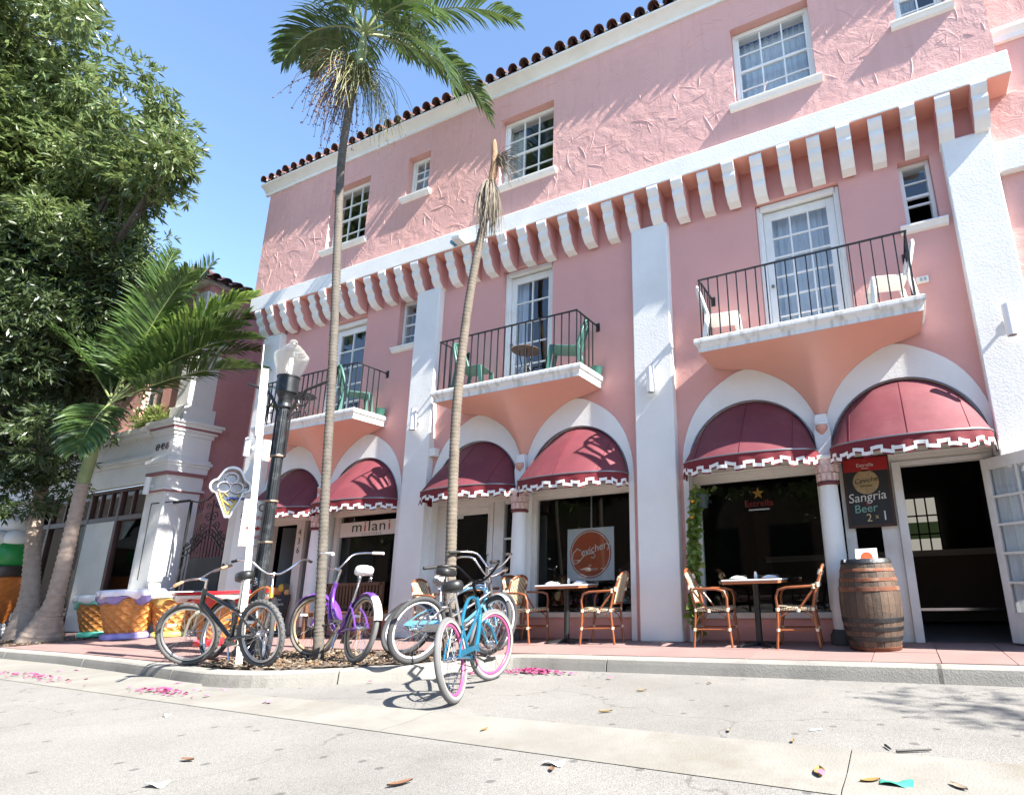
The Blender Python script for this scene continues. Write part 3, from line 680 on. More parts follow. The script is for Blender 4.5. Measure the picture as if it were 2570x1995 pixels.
# ================================================================== shopfronts
YG = .18
MOULD = mat('cream_woodwork', (.66, .62, .56), .55, var=.08, vs=4, bump=.06, bs=40, col2=(.54, .49, .43), cs=2)
for i, c in enumerate(ARCH):
    x0, x1 = c-AR+.002, c+AR-.002
    # stepped head moulding and dark tympanum behind the awning
    hd = MB(); hd.box(x0, x1, YG-.09, .29, 2.13, 2.26); hd.box(x0, x1, YG-.06, .285, 2.085, 2.13); hd.box(x0, x1, YG-.10, YG-.04, 2.165, 2.18)
    head = hd.build('shopfront_head', MOULD, BLD, bevel=.004)
    n = 20; pts = [(c-AR*math.cos(math.pi*j/n)*.999, ZS+.04+(AR-.04)*math.sin(math.pi*j/n)) for j in range(n+1)]
    MB().quad(*[(p[0], .22, p[1]) for p in pts]).build('tympanum', mat('dark_board', (.05, .04, .04), .9), head)
def shop_window(x0, x1, z0, z1, fw=.06, dado=True, pier=None):
    f = MB(); f.box(x0, x0+fw, YG-.05, YG+.06, 0.004 if not dado else .36, z1+.09); f.box(x1-fw, x1, YG-.05, YG+.06, 0.004 if not dado else .36, z1+.09); f.box(x0+fw, x1-fw, YG-.048, YG+.058, z1, z1+.085); f.box(x0, x1, YG-.085, YG+.06, z0-.07, z0)
    fr = f.build('shop_window', MOULD, BLD, bevel=.006)
    if dado: MB().box(x0, x1, YG-.055, YG+.05, 0, z0-.07).build('dado', PINK, fr, bevel=.006)
    pane(x0+fw, x1-fw, YG+.01, z0, z1, fr, SHOPG)
    return fr
x = ARCH
# A4, A5 big windows; A2 narrower window
w4 = shop_window(x[3]-AR+.004, x[3]+AR-.004, .36, 2.04, .075); w5 = shop_window(x[4]-AR+.004, x[4]+AR-.004, .34, 2.04, .085)
w2 = shop_window(x[1]-AR+.07, x[1]+AR-.004, .36, 2.08, .10)
# A3: glazed door with sidelight
def glazed_door(x0, x1, z1, nm='shop_door', stile=.085, handle=True):
    f = MB(); f.box(x0-.06, x0, YG-.05, YG+.07, .004, z1+.12); f.box(x1, x1+.06, YG-.05, YG+.07, .004, z1+.12); f.box(x0, x1, YG-.048, YG+.068, z1, z1+.12)
    fr = f.build(nm, WWOOD, BLD, bevel=.006); l = MB()
    l.box(x0+.004, x0+stile, YG, YG+.045, .012, z1-.004); l.box(x1-stile, x1-.004, YG, YG+.045, .012, z1-.004); l.box(x0+stile, x1-stile, YG+.001, YG+.044, z1-.11, z1-.004); l.box(x0+stile, x1-stile, YG+.001, YG+.044, .012, .25)
    lf = l.build('door_leaf', WWOOD, fr, bevel=.004); pane(x0+stile, x1-stile, YG+.022, .25, z1-.11, fr, SHOPG)
    if handle:
        h = MB(); h.tube([(x1-.04, YG-.005, 1.25), (x1-.04, YG-.05, 1.24), (x1-.04, YG-.05, 1.06), (x1-.04, YG-.005, 1.05)], .009, 6); h.box(x1-.055, x1-.028, YG-.006, YG, .98, 1.1); h.build('door_handle', BLACK, fr)
    return fr
d3 = glazed_door(5.48, 6.33, 2.02)
MB().box(5.62, 5.74, YG-.004, YG-.001, 1.86, 1.93).build('notice', mat('grey_paper', (.6, .6, .6), .8), d3)
f = MB(); f.box(6.40, 6.60, YG-.04, YG+.05, .004, 2.085); f.box(6.60, 7.0, YG-.03, YG+.05, .3, .36); f.box(6.9, 7.0, YG-.038, YG+.05, .004, 2.085); f.box(6.6, 6.9, YG-.03, YG+.05, 2.03, 2.085)
for z in (.93, 1.48): f.box(6.6, 6.9, YG-.02, YG+.04, z-.015, z+.015)
sl3 = f.build('sidelight', WWOOD, BLD, bevel=.004)
for z0, z1 in ((.36, .915), (.945, 1.465), (1.495, 2.03)): pane(6.6, 6.9, YG+.01, z0, z1, sl3, SHOPG)
MB().box(6.6, 6.9, YG-.02, YG+.05, 0, .3).build('dado', PINK, sl3)
MB().box(5.23, 5.42, YG-.06, YG+.08, .004, 2.085).build('pier_panel', MOULD, BLD, bevel=.01)
# A1: gelateria doorway, recessed open door, narrow glass strip, house number on the jamb
f = MB(); f.box(.762, .98, YG-.05, YG+.07, .004, 2.085); f.box(1.70, 1.92, YG-.05, YG+.07, .004, 2.085); f.box(.98, 1.70, YG-.04, YG+.06, 2.03, 2.085); f.box(2.42, 2.528, YG-.04, YG+.06, .004, 2.085); f.box(1.92, 2.42, YG-.03, YG+.05, .3, .36)
a1 = f.build('gelateria_doorway', MOULD, BLD, bevel=.006); pane(1.92, 2.42, YG+.01, .36, 2.085, a1, SHOPG); MB().box(1.92, 2.42, YG-.03, YG+.05, .004, .3).build('dado', PINK, a1)
INK = mat('black_lettering', (.015, .015, .016), .5)
NUMW = text('house_number', '4\n3\n6', .17, INK, a1, (1.81, YG-.055, 1.69))
dl = MB(); dl.box(0, .05, 0, .66, .01, 2.0); lf = dl.build('door_leaf', mat('grey_green_door', (.07, .085, .095), .5, var=.1), a1); lf.location = (1.05, YG+.12, 0); lf.rotation_euler = (0, 0, R(-35))
MB().box(-.01, 0, .05, .6, .03, 1.98).build('door_edge', MOULD, a1).location = (1.04, YG+.12, 0)
# A2 sign in the window: milani GELATERIA
SIGNW = mat('white_signboard', (.72, .71, .68), .6, var=.03)
REDI = mat('red_lettering', (.5, .02, .02), .5)
sg = tag(MB().box(2.85, 4.30, YG-.008, YG+.006, 1.705, 1.965).build('shop_sign', SIGNW), 'white window sign with black and red gelateria lettering', 'sign')
PX = 3.28
for ch, mm, dx in (('m', INK, 0), ('l', INK, .31), ('a', INK, .45), ('n', INK, .635)): text('lettering', ch, .26, mm, sg, (PX+dx, YG-.010, 1.865), align='CENTER', sx=1.4)
for dx in (.205, .80):
    text('lettering', 'ı', .26, REDI, sg, (PX+dx, YG-.010, 1.865), sx=1.4); MB().box(PX+dx-.018, PX+dx+.018, YG-.0115, YG-.0085, 1.925, 1.95).build('letter_dot', REDI, sg)
text('lettering', 'G E L A T E R I A', .058, mat('grey_lettering', (.12, .12, .12), .5), sg, (3.66, YG-.010, 1.735), spacing=1.15)
# A4 sign: orange disc
cs = tag(MB().box(7.74, 8.53, YG+.04, YG+.05, .795, 1.56).build('restaurant_sign', mat('white_poster_board', (.66, .67, .68), .6, var=.03)), 'square white poster with orange disc and script lettering in the window', 'sign')
ORNG = mat('orange_print', (.50, .085, .025), .5, var=.05); cxs, czs = 8.135, 1.18
def disc(name, r, y, m, p, c=(cxs, czs), r0=0): 
    n = 48; mb = MB()
    if r0:
        for k in range(n):
            a, b_ = 2*math.pi*k/n, 2*math.pi*(k+1)/n
            mb.quad(*[(c[0]+q*math.cos(t), y, c[1]+q*math.sin(t)) for q, t in ((r, a), (r, b_), (r0, b_), (r0, a))])
    else: mb.quad(*[(c[0]+r*math.cos(2*math.pi*k/n), y, c[1]+r*math.sin(2*math.pi*k/n)) for k in range(n)])
    return mb.build(name, m, p)
disc('disc', .352, YG+.038, ORNG, cs); disc('disc_ring', .335, YG+.036, SIGNW, cs, r0=.322)
LW = mat('cream_lettering', (.8, .76, .66), .5)
def stroke(pts, r=.007, m=LW, p=cs, y=YG+.034, name='script_stroke'): return MB().tube([(q[0], y, q[1]) for q in pts], r, 5).build(name, m, p)
stroke([(cxs-.16, czs+.05), (cxs-.22, czs+.085), (cxs-.29, czs+.02), (cxs-.31, czs-.07), (cxs-.27, czs-.14), (cxs-.20, czs-.12), (cxs-.10, czs-.02), (cxs-.03, czs+.0), (cxs+.06, czs+.01), (cxs+.085, czs-.03), (cxs+.06, czs-.06), (cxs+.02, czs-.05)])
text('lettering', 'evichery', .155, LW, cs, (cxs+.085, YG+.034, czs+.075), rot=(R(90), R(-14), 0), shear=.2, spacing=.98)
text('lettering', 'RESTOBAR', .052, mat('dull_gold_lettering', (.42, .2, .04), .5), cs, (cxs+.0, YG+.034, czs-.085), rot=(R(90), R(-12), 0), spacing=1.5)
text('lettering', 'BY', .042, LW, cs, (cxs, YG+.034, czs-.17)); text('lettering', 'TAPAS Y TINTOS', .038, LW, cs, (cxs-.02, YG+.034, czs-.225))
MB().box(8.13, 8.15, YG+.06, YG+.075, 1.56, 2.04).build('hanging_strip', STEEL, cs)
# A5 beer decals on the glass
dc = empty('window_decal', (10.72, YG, 1.6), 'gold star and red lettering decal on the restaurant window glass', 'decal')
def star(r, cx, cz, y, m, p):
    pts = [(cx+(r if k % 2 == 0 else r*.42)*math.sin(math.pi*k/5), y, cz+(r if k % 2 == 0 else r*.42)*math.cos(math.pi*k/5)) for k in range(10)]
    o = MB().quad(*pts).build('star', m, p); return o
GOLD = mat('gold_print', (.2, .11, .012), .5); o_ = star(.085, 0, .255, -.002, GOLD, dc); text('lettering', 'Estrella', .12, mat('dark_red_lettering', (.15, .01, .008), .5), dc, (0, -.003, .12), sx=1.1)
MB().quad((-.14, -.002, .03), (.14, -.002, .03), (.14, -.002, .05), (-.14, -.002, .05)).build('decal_bar', mat('grey_print', (.3, .3, .3), .5), dc)
# A6: chalkboard pier, narrow light, open doorway with the leaf folded out
f = MB(); f.box(11.78, 11.90, YG-.05, YG+.07, .004, 2.085); f.box(12.20, 12.40, YG-.05, YG+.07, .004, 2.085); f.box(11.9, 12.2, YG-.03, YG+.05, .30, .38); f.box(11.9, 12.2, YG-.03, YG+.05, 2.0, 2.085)
f.box(12.40, 12.50, YG-.085, YG+.1, .004, 2.085); f.box(13.37, 13.49, YG-.085, YG+.1, .004, 2.085); f.box(12.50, 13.37, YG-.08, YG+.09, 2.03, 2.085)
a6 = f.build('restaurant_doorway', WWOOD, BLD, bevel=.006); pane(11.9, 12.2, YG+.01, .38, 2.0, a6, SHOPG); MB().box(11.9, 12.2, YG-.03, YG+.05, .004, .3).build('dado', PINK, a6)
lf = MB(); W_, H_ = .86, 2.0
lf.box(0, .085, -.022, .022, .02, H_); lf.box(W_-.085, W_, -.022, .022, .02, H_); lf.box(.085, W_-.085, -.021, .021, H_-.13, H_); lf.box(.085, W_-.085, -.021, .021, .02, .33)
leaf = lf.build('open_door_leaf', WWOOD, a6, bevel=.004); leaf.location = (13.36, YG-.1, 0); leaf.rotation_euler = (0, 0, R(-50))
for k in range(1, 5): MB().box(.085, W_-.085, -.018, .018, .33+(H_-.46)*k/5-.014, .33+(H_-.46)*k/5+.014).build('muntin', WWOOD, leaf)
MB().box(W_/2-.013, W_/2+.013, -.017, .017, .33, H_-.13).build('muntin', WWOOD, leaf)
for i in range(2):
    for k in range(5): pane(.085 if i == 0 else W_/2, W_/2 if i == 0 else W_-.085, 0, .33+(H_-.46)*k/5, .33+(H_-.46)*(k+1)/5, leaf, GLASS)
curtain(.07, W_-.07, .03, .3, H_-.1, leaf, folds=6, amp=.008)
# chalkboard
cb = tag(MB().box(11.83, 12.378, YG-.10, YG-.06, 1.315, 2.185).build('chalkboard', mat('dark_wood_frame', (.05, .022, .014), .5, var=.2)), 'framed chalkboard with red header and chalk drink offers beside the doorway', 'sign')
yb = YG-.105
MB().box(11.865, 12.345, yb, yb+.01, 1.35, 2.0).build('slate', mat('slate', (.016, .016, .018), .6, var=.2), cb); MB().box(11.845, 12.36, yb-.001, yb+.01, 2.0, 2.165).build('red_header', mat('red_header_paint', (.33, .012, .012), .5), cb)
CH = mat('chalk_white', (.62, .6, .56), .9, var=.2, vs=30); CHG = mat('chalk_green', (.2, .36, .30), .9, var=.2, vs=30); CHY = mat('chalk_yellow', (.55, .45, .22), .9, var=.25, vs=30)
text('lettering', 'Estrella', .062, CH, cb, (12.1, yb-.002, 2.075), sx=1.1); text('lettering', 'Damm', .03, CH, cb, (12.1, yb-.002, 2.035))
star(.018, 12.1, 2.125, yb-.002, GOLD, cb)
disc('chalk_disc', .15, yb-.001, mat('chalk_tan', (.34, .25, .13), .9, var=.3, vs=20), cb, (12.09, 1.865))
text('lettering', 'Ceviche', .085, INK, cb, (12.09, yb-.003, 1.885), rot=(R(90), R(-5), 0), shear=.25); text('lettering', 'RESTOBAR', .03, INK, cb, (12.09, yb-.003, 1.815))
text('lettering', 'Sangria', .155, CH, cb, (12.08, yb-.002, 1.68), rot=(R(90), R(-4), 0), shear=.15); text('lettering', '&', .07, mat('chalk_red', (.3, .04, .04), .9), cb, (12.08, yb-.002, 1.6))
text('lettering', 'Beer', .14, CHG, cb, (12.05, yb-.002, 1.54), rot=(R(90), R(-3), 0), shear=.1); text('lettering', '2', .13, CHY, cb, (12.08, yb-.002, 1.425)); text('lettering', 'x', .08, CHY, cb, (12.17, yb-.002, 1.44)); text('lettering', '1', .16, CH, cb, (12.26, yb-.002, 1.44))
# bar counter and window of the far wall seen through the doorway
bar = empty('bar_counter', (12.7, 2.6, 0), 'dim wooden bar counter with pale top inside the doorway', 'counter')
MB().box(-2.4, 1.15, 0, .5, .05, 1.0).build('front', mat('bar_front_wood', (.07, .04, .025), .6, var=.2), bar); MB().box(-2.45, 1.2, -.08, .55, 1.0, 1.09).build('counter_top', mat('bar_top', (.3, .27, .24), .5), bar); MB().box(-2.4, 1.15, -.06, -.02, .2, .24).build('foot_rail', CHROME, bar)
# barred rear window of the restaurant, pane and view glow in place of daylight
w0, w1 = at(2268, 1252, Y=5.12), at(2368, 1385, Y=5.12)
rw = empty('rear_window', (w0.x, 5.12, w1.z), 'bright barred rear window glimpsed through the open restaurant doorway', 'window')
ww, wh_ = w1.x-w0.x, w0.z-w1.z
MB().quad((0, 0, 0), (ww, 0, 0), (ww, 0, wh_), (0, 0, wh_)).build('glowing_pane', mat('glowing_pane', (.3, .3, .28), .6, em=((.62, .58, .5), .16)), rw)
MB().quad((.0, -.004, wh_*.25), (ww, -.004, wh_*.25), (ww, -.004, wh_*.55), (0, -.004, wh_*.55)).build('hedge_view', mat('hedge_view', (.03, .045, .02), .8, var=.5, vs=9, em=((.03, .045, .02), .2)), rw)
for k in range(4): MB().box(ww*k/3-.015, ww*k/3+.015, -.02, -.005, 0, wh_).build('bar', BLACK, rw)
for k in range(4): MB().box(0, ww, -.021, -.006, wh_*k/3-.015, wh_*k/3+.015).build('cross_bar', BLACK, rw)
# ================================================================== awnings
AWN = mat('maroon_awning_canvas', (.145, .026, .037), .75, var=.22, vs=2.5, bump=.25, bs=160, col2=(.175, .045, .055), cs=1.6)
AWV = mat('dark_red_valance', (.15, .008, .016), .75, var=.12, vs=4, bump=.2, bs=160)
TRIM = mat('white_valance_trim', (.74, .73, .70), .75, var=.06)
AWIRE = mat('awning_frame_tube', (.25, .25, .26), .4, .8)
places = ['over the gelateria doorway with the house number', 'over the gelateria window with the white sign', 'over the glazed white shop door', 'over the window with the orange disc poster', 'over the restaurant window with the trailing plant', 'over the open restaurant doorway']
for i, c in enumerate(ARCH):
    g = empty('awning', (c, 0, ZS), 'maroon half dome awning with stepped white trim '+places[i], 'awning', 'awnings over the shopfront arches')
    r0 = AR-.035; D_ = .58; n_ = 1.32; zh = .05; rx = .90
    def hoop(u):
        a = math.pi*u; s_ = math.sin(a)
        return (-rx*math.cos(a)*.985, -.03-D_*(s_**.62)*(1+.05*(1-abs(2*u-1))), zh-.02*s_)
    def dome(u, v):
        a = math.pi*u
        top = Vector((-r0*math.cos(a), .03, r0*math.sin(a)+.02)); bot = Vector(hoop(u)); p = top.lerp(bot, v)
        bulge = .03*math.sin(math.pi*v)*math.sin(a)
        ridge = .02*max(0, 1-abs(u-.5)/.05)*math.sin(math.pi*v)*.6
        return p+Vector((0, -bulge-ridge, bulge*.55))
    MB().grid(dome, 48, 14).build('canopy', AWN, g, smooth=70)
    # valance with stepped hem and a stepped white braid
    NS = 144
    def hem(u):
        k = int(u*24+.5) % 2; w_ = .012*math.sin(u*47+i)+.010*math.sin(u*23+2*i)
        return k, w_
    def vpt(u, dz, out=0):
        p = Vector(hoop(u)); q = Vector(hoop(min(1, u+.01)))-Vector(hoop(max(0, u-.01))); nn = Vector((q.y, -q.x, 0)); nn = nn.normalized() if nn.length > 1e-6 else Vector((0, -1, 0))
        if nn.y > 0: nn = -nn
        flare = .012*math.sin(u*61+i*2)*(dz/.2)
        return p+nn*(out+flare)+Vector((0, 0, -dz))
    val = MB(); tr = MB(); Hv = .20
    for k in range(NS):
        u0, u1 = k/NS, (k+1)/NS; um = (u0+u1)/2; s0, w0 = hem(um); 
        d = Hv-.045*s0+w0; dp = [.0, .05, .10, .15]
        for a, b_ in zip([0, .07, .14], [.07, .14, d]): val.quad(vpt(u0, a), vpt(u1, a), vpt(u1, b_), vpt(u0, b_))
        t0 = d-.062; t1 = d-.02
        tr.quad(vpt(u0, t0, .004), vpt(u1, t0, .004), vpt(u1, t1, .004), vpt(u0, t1, .004))
        s1, _ = hem((k+1.5)/NS)
        if s1 != s0:
            lo, hi = d-.062-.045*(1 if s1 > s0 else 0), d-.02+.045*(1 if s1 < s0 else 0)
            du = .0052
            tr.quad(vpt(u1-du, lo, .0055), vpt(u1+du, lo, .0055), vpt(u1+du, hi, .0055), vpt(u1-du, hi, .0055))
    val.build('valance', AWV, g, smooth=60); tr.build('braid', TRIM, g, smooth=60)
    for us in (.25, .5, .75): MB().tube([tuple(Vector(dome(us, k/12))+Vector((0, -.003, .002))) for k in range(13)], .0035, 4).build('seam', AWV, g)
    fr = MB(); fr.tube([hoop(k/24) for k in range(25)], .011, 6); fr.tube([(-r0*math.cos(math.pi*k/24)*1.012, -.012, r0*math.sin(math.pi*k/24)*1.012+.02) for k in range(25)], .010, 6)
    fr.build('frame_tube', AWIRE, g, smooth=60)
# ================================================================== neighbouring buildings
LB = empty('corner_building', (-2.35, 0, 0), 'pink two storey shop building with white corner pilaster and brown shopfront beyond the iron gate', 'building')
LB.location = (0, 0, 0)
LX = -2.42
mb = wall_cells(-16, LX, 3.3, 8.15, [(-4.45, -3.60, 4.85, 6.5), (-8.2, -7.2, 4.85, 6.5)]); reveals(mb, [(-4.45, -3.60, 4.85, 6.5), (-8.2, -7.2, 4.85, 6.5)])
mb.build('front_wall', PINK, LB)
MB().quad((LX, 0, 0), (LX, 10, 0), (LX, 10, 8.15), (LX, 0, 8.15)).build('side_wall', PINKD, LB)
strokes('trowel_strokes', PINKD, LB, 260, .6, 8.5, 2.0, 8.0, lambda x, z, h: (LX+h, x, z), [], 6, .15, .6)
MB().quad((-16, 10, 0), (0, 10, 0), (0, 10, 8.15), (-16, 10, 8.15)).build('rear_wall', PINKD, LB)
for a, b in ((-4.45, -3.60), (-8.2, -7.2)):
    f = MB(); f.box(a, a+.07, .08, .26, 4.85, 6.5); f.box(b-.07, b, .08, .26, 4.85, 6.5); f.box(a+.07, b-.07, .082, .26, 6.43, 6.5); f.box(a+.07, b-.07, .082, .26, 4.85, 4.92); f.box(a+.07, b-.07, .1, .18, 5.65, 5.7); f.box((a+b)/2-.012, (a+b)/2+.012, .1, .17, 4.92, 6.43)
    for z in (5.28, 6.06): f.box(a+.07, b-.07, .11, .165, z-.012, z+.012)
    fr = f.build('window', WPAINT, LB, bevel=.004); pane(a+.07, b-.07, .15, 4.92, 6.43, fr); MB().quad((a, .27, 4.85), (b, .27, 4.85), (b, .27, 6.5), (a, .27, 6.5)).build('blind', mat('grey_blind', (.35, .37, .4), .8), fr); sill(a, b, 4.85, fr)
# corner pilaster with entablature blocks
MAUVE = mat('mauve_band', (.30, .13, .14), .6, var=.1)
def blk(name, e, z0, z1, m=WHITE, bev=.01, parent=None): return MB().box(-3.0-e, -2.30+e, -.20-e, .50+e, z0, z1).build(name, m, parent or LB, bevel=bev)
cp = blk('corner_pilaster', 0, 0, 3.02)
blk('ring_moulding', .05, 3.02, 3.06, WHITE, .006, cp); blk('mauve_ring', .045, 2.985, 3.02, MAUVE, .004, cp); blk('neck_block', .01, 3.06, 3.36, WHITE, .006, cp); blk('mauve_band', .06, 3.36, 3.43, MAUVE, .006, cp)
for e, z0, z1 in ((.05, 3.43, 3.56), (.07, 3.56, 3.63), (.10, 3.63, 3.70), (.07, 3.70, 3.76), (.03, 3.76, 4.27), (.06, 4.27, 4.36), (.10, 4.36, 4.42), (.15, 4.46, 4.53), (.19, 4.53, 4.60)): blk('entablature_moulding', e, z0, z1, WHITE, .006, cp)
blk('mauve_band', .12, 4.42, 4.46, MAUVE, .004, cp)
MB().box(-2.86, -2.40, -.05, .5, 4.60, 7.95).build('upper_pilaster', WHITE, LB, bevel=.01); MB().box(-2.92, -2.34, -.11, .55, 4.60, 5.0).build('upper_pilaster_base', WHITE, LB, bevel=.01); MB().box(-2.92, -2.34, -.11, .55, 6.55, 6.75).build('upper_pilaster_collar', WHITE, LB, bevel=.01)
# scroll ornament on the frieze
sc = MB()
for cx0, s in ((-2.82, 1), (-2.62, -1), (-2.45, 1)):
    sc.tube([(cx0+s*.07*(1-t*.8)*math.cos(t*9), -.245, 4.0+.10*(1-t*.8)*math.sin(t*9)) for t in [k/16 for k in range(17)]], .012, 5)
sc.build('scroll_ornament', mat('dark_ornament', (.1, .08, .09), .6), cp)
# front entablature and cornice along the shopfront
MB().box(-16, -3.01, -.10, .05, 3.28, 3.75).build('shop_fascia', WPAINT, LB, bevel=.01)
for y, z0, z1 in ((-.16, 3.75, 3.82), (-.22, 3.82, 3.90), (-.30, 4.36, 4.44), (-.36, 4.44, 4.54)): MB().box(-16, -3.02-(.2 if z0 > 4.3 else 0), y, .05, z0, z1).build('cornice_moulding', WPAINT, LB, bevel=.008)
MB().box(-16, -3.03, -.12, .05, 3.90, 4.36).build('frieze', WPAINT, LB)
BROWN = mat('brown_window_frame', (.085, .035, .03), .5, var=.15, vs=6, bump=.1, bs=30)
f = MB(); f.box(-9, -3.0, .06, .16, 2.50, 2.62); f.box(-9, -3.0, .05, .16, 3.20, 3.28)
for x_ in (-3.06, -4.62, -5.92, -7.75, -8.95): f.box(x_-.055, x_+.055, .055, .158, .0, 3.2)
for x_ in (-3.58, -4.1, -5.05, -5.5, -6.5, -7.1): f.box(x_-.025, x_+.025, .07, .15, 2.62, 3.2)
sf = f.build('shopfront', BROWN, LB, bevel=.006)
for a, b in ((-4.565, -3.115), (-7.695, -5.975), (-8.9, -7.8)): pane(a, b, .11, .25, 2.5, sf, SHOPG)
for a, b in ((-3.56, -3.1), (-4.08, -3.6), (-4.57, -4.12), (-5.03, -4.67), (-5.48, -5.07), (-5.87, -5.52), (-6.48, -5.97), (-7.08, -6.52), (-7.7, -7.12)): pane(a, b, .11, 2.62, 3.2, sf, SHOPG)
MB().box(-5.87, -4.67, .05, .12, .02, 2.5).build('white_panel', WPAINT, sf, bevel=.004); MB().box(-9, -3.0, .06, .14, 0, .25).build('stall_riser', mat('dark_plinth', (.06, .06, .062), .7), sf)
MB().box(-16, -9.01, .03, .2, 0, 3.28).build('shop_end_wall', WHITE, LB)
br = None
for r_ in range(4):
    for c in range(2):
        xx = -6.6+c*.32; zz = .02+r_*.085
        if br is None: br = MB().box(0, .31, 0, .12, 0, .078).build('brick', mat('painted_brick', (.42, .2, .19), .85, var=.2, vs=8, bump=.3, bs=40), sf, bevel=.008); br.location = (xx, -.08, zz)
        else: inst(br, sf, (xx+(r_ % 2)*.1-.05, -.08+rnd.uniform(-.006, .006), zz))
# dim shop behind
mb = MB(); mb.quad((-9, 3, 0), (-2.5, 3, 0), (-2.5, 3, 3.3), (-9, 3, 3.3)); mb.quad((-9, .2, 3.29), (-2.5, .2, 3.29), (-2.5, 3, 3.29), (-9, 3, 3.29)); mb.quad((-9, .2, 0), (-9, 3, 0), (-9, 3, 3.3), (-9, .2, 3.3)); mb.quad((-2.5, .52, 0), (-2.5, 3, 0), (-2.5, 3, 3.3), (-2.5, .52, 3.3)); mb.build('shop_room', DARK, LB)
MB().quad((-16, -.35, 8.16), (LX+.12, -.35, 8.16), (LX+.12, 10, 8.16), (-16, 10, 8.16)).build('eaves_soffit', WPAINT, LB)
mb = MB(); mb.quad((-16, -.4, 8.2), (LX+.16, -.4, 8.2), (LX-2.3, 2.1, 9.2), (-16, 2.1, 9.2)); mb.quad((LX+.16, -.4, 8.2), (LX+.16, 10, 8.2), (LX-2.3, 10, 9.2), (LX-2.3, 2.1, 9.2)); r2 = mb.build('roof', ROOFM, LB)
for k in range(38):
    y = -.3+k*.262
    o = inst(t_up, r2, (LX+.24, y, 8.26), (0, 0, 0)); o.rotation_euler = (SL, 0, R(90))
    o = inst(t_dn, r2, (LX+.22, y+.131, 8.27), (0, 0, 0)); o.rotation_euler = (SL, 0, R(90))
for k in range(40): inst(t_up, r2, (LX-.05-k*.262, -.48, 8.26), (SL, 0, 0))
# planter greenery on the cornice is added with the plants below

NB = empty('neighbour_building', (14.4, 0, 0), 'sunlit pink stucco wall with white bands at the far end of the pink building', 'building'); NB.location = (0, 0, 0)
MB().box(14.10, 22, .0, 6, 0, 8.3).build('wall', PINKR, NB); MB().box(14.105, 22, -.10, .01, 5.515, 5.94).build('lower_band', WHITE, NB, bevel=.01)
MB().prism([(0, 7.45), (-.05, 7.45), (-.06, 7.52), (-.11, 7.57), (-.11, 7.63), (0, 7.65)], 'x', 14.31, 22).build('upper_moulding', WPAINT, NB, smooth=30)

# ================================================================== iron gate
GT = empty('iron_gate', (-1.8, .05, 0), 'black wrought iron gate with scrollwork between the two pink buildings', 'gate')
gx0, gx1, gy = -1.72, -.08, .05; W_ = gx1-gx0; ox = -GT.location.x
GT.location = (gx0, gy, 0)
def topz(t): return 1.55+.42*math.exp(-((t-.5)/.26)**2)
MB().box(-.02, .02, -.02, .02, 0, 2.75).build('post', BLACK, GT); MB().box(W_-.02, W_+.02, -.02, .02, 0, 2.2).build('post', BLACK, GT)
gb = None
for k in range(15):
    t = (k+.5)/15; x_ = t*W_; h = topz(t)+.1
    MB().box(x_-.008, x_+.008, -.008, .008, .08, h).build('bar', BLACK, GT)
for dz, r_ in ((0, .018), (.11, .014), (.2, .012)):
    MB().tube([(t*W_, -.01, topz(t)+dz) for t in [k/24 for k in range(25)]], r_, 6).build('curved_rail', BLACK, GT, smooth=60)
for z in (.1, .75): MB().box(0, W_, -.012, .012, z, z+.03).build('rail', BLACK, GT)
MB().box(.28, 1.35, -.006, .006, .1, 1.5).build('backing_sheet', mat('dark_mesh_sheet', (.03, .03, .032), .7), GT)
def spiral(cx, cz, r, turns, s=1, a0=0, n=18): return [(cx+s*r*(1-.85*k/n)*math.cos(a0+k/n*turns*6.28), -.015, cz+r*(1-.85*k/n)*math.sin(a0+k/n*turns*6.28)) for k in range(n+1)]
for cx, cz, r, s in ((.58, 2.12, .11, 1), (W_-.58, 2.12, .11, -1), (.72, 2.33, .12, -1), (W_-.72, 2.33, .12, 1), (.30, 1.86, .09, 1), (W_-.30, 1.86, .09, -1), (.68, 2.56, .08, 1), (W_-.66, 2.56, .08, -1), (.5, 1.95, .07, -1), (W_-.45, 1.97, .07, 1), (.13, 1.78, .06, 1), (W_-.1, 1.80, .06, -1)):
    MB().tube(spiral(cx, cz, r, 1.4, s), .011, 5).build('scroll', BLACK, GT, smooth=60)
MB().tube([(W_/2, -.01, 2.0), (W_/2, -.01, 2.7)], .013, 5).build('finial', BLACK, GT)
for k in range(4): MB().box(.16+k*.06+.1, .165+k*.06+.1, -.006, .006, 1.75, 2.75).build('thin_bar', BLACK, GT)
th = MB(); th.box(-.62, .02, -.06, -.03, 2.72, 2.76); th.tube([(0, -.02, 2.74), (.35, -.02, 2.68), (.62, -.02, 2.72), (1.0, -.02, 2.95)], .018, 6); th.tube([(-.9, -.3, 2.72), (-.0, -.04, 2.76)], .012, 5); th.tube([(-.9, -.3, 2.72), (-.86, -.3, 1.1)], .009, 5); th.build('overhead_frame', BLACK, GT)
MB().lathe([(.02, 0), (.045, .01), (.045, .02), (.02, .03)], (0, 0, 0), 12).move(0, Matrix.Translation((W_+.12, -.16, 1.3)) @ Matrix.Rotation(R(90), 4, 'X')).build('intercom', mat('dark_blue_plate', (.02, .03, .07), .5), GT)

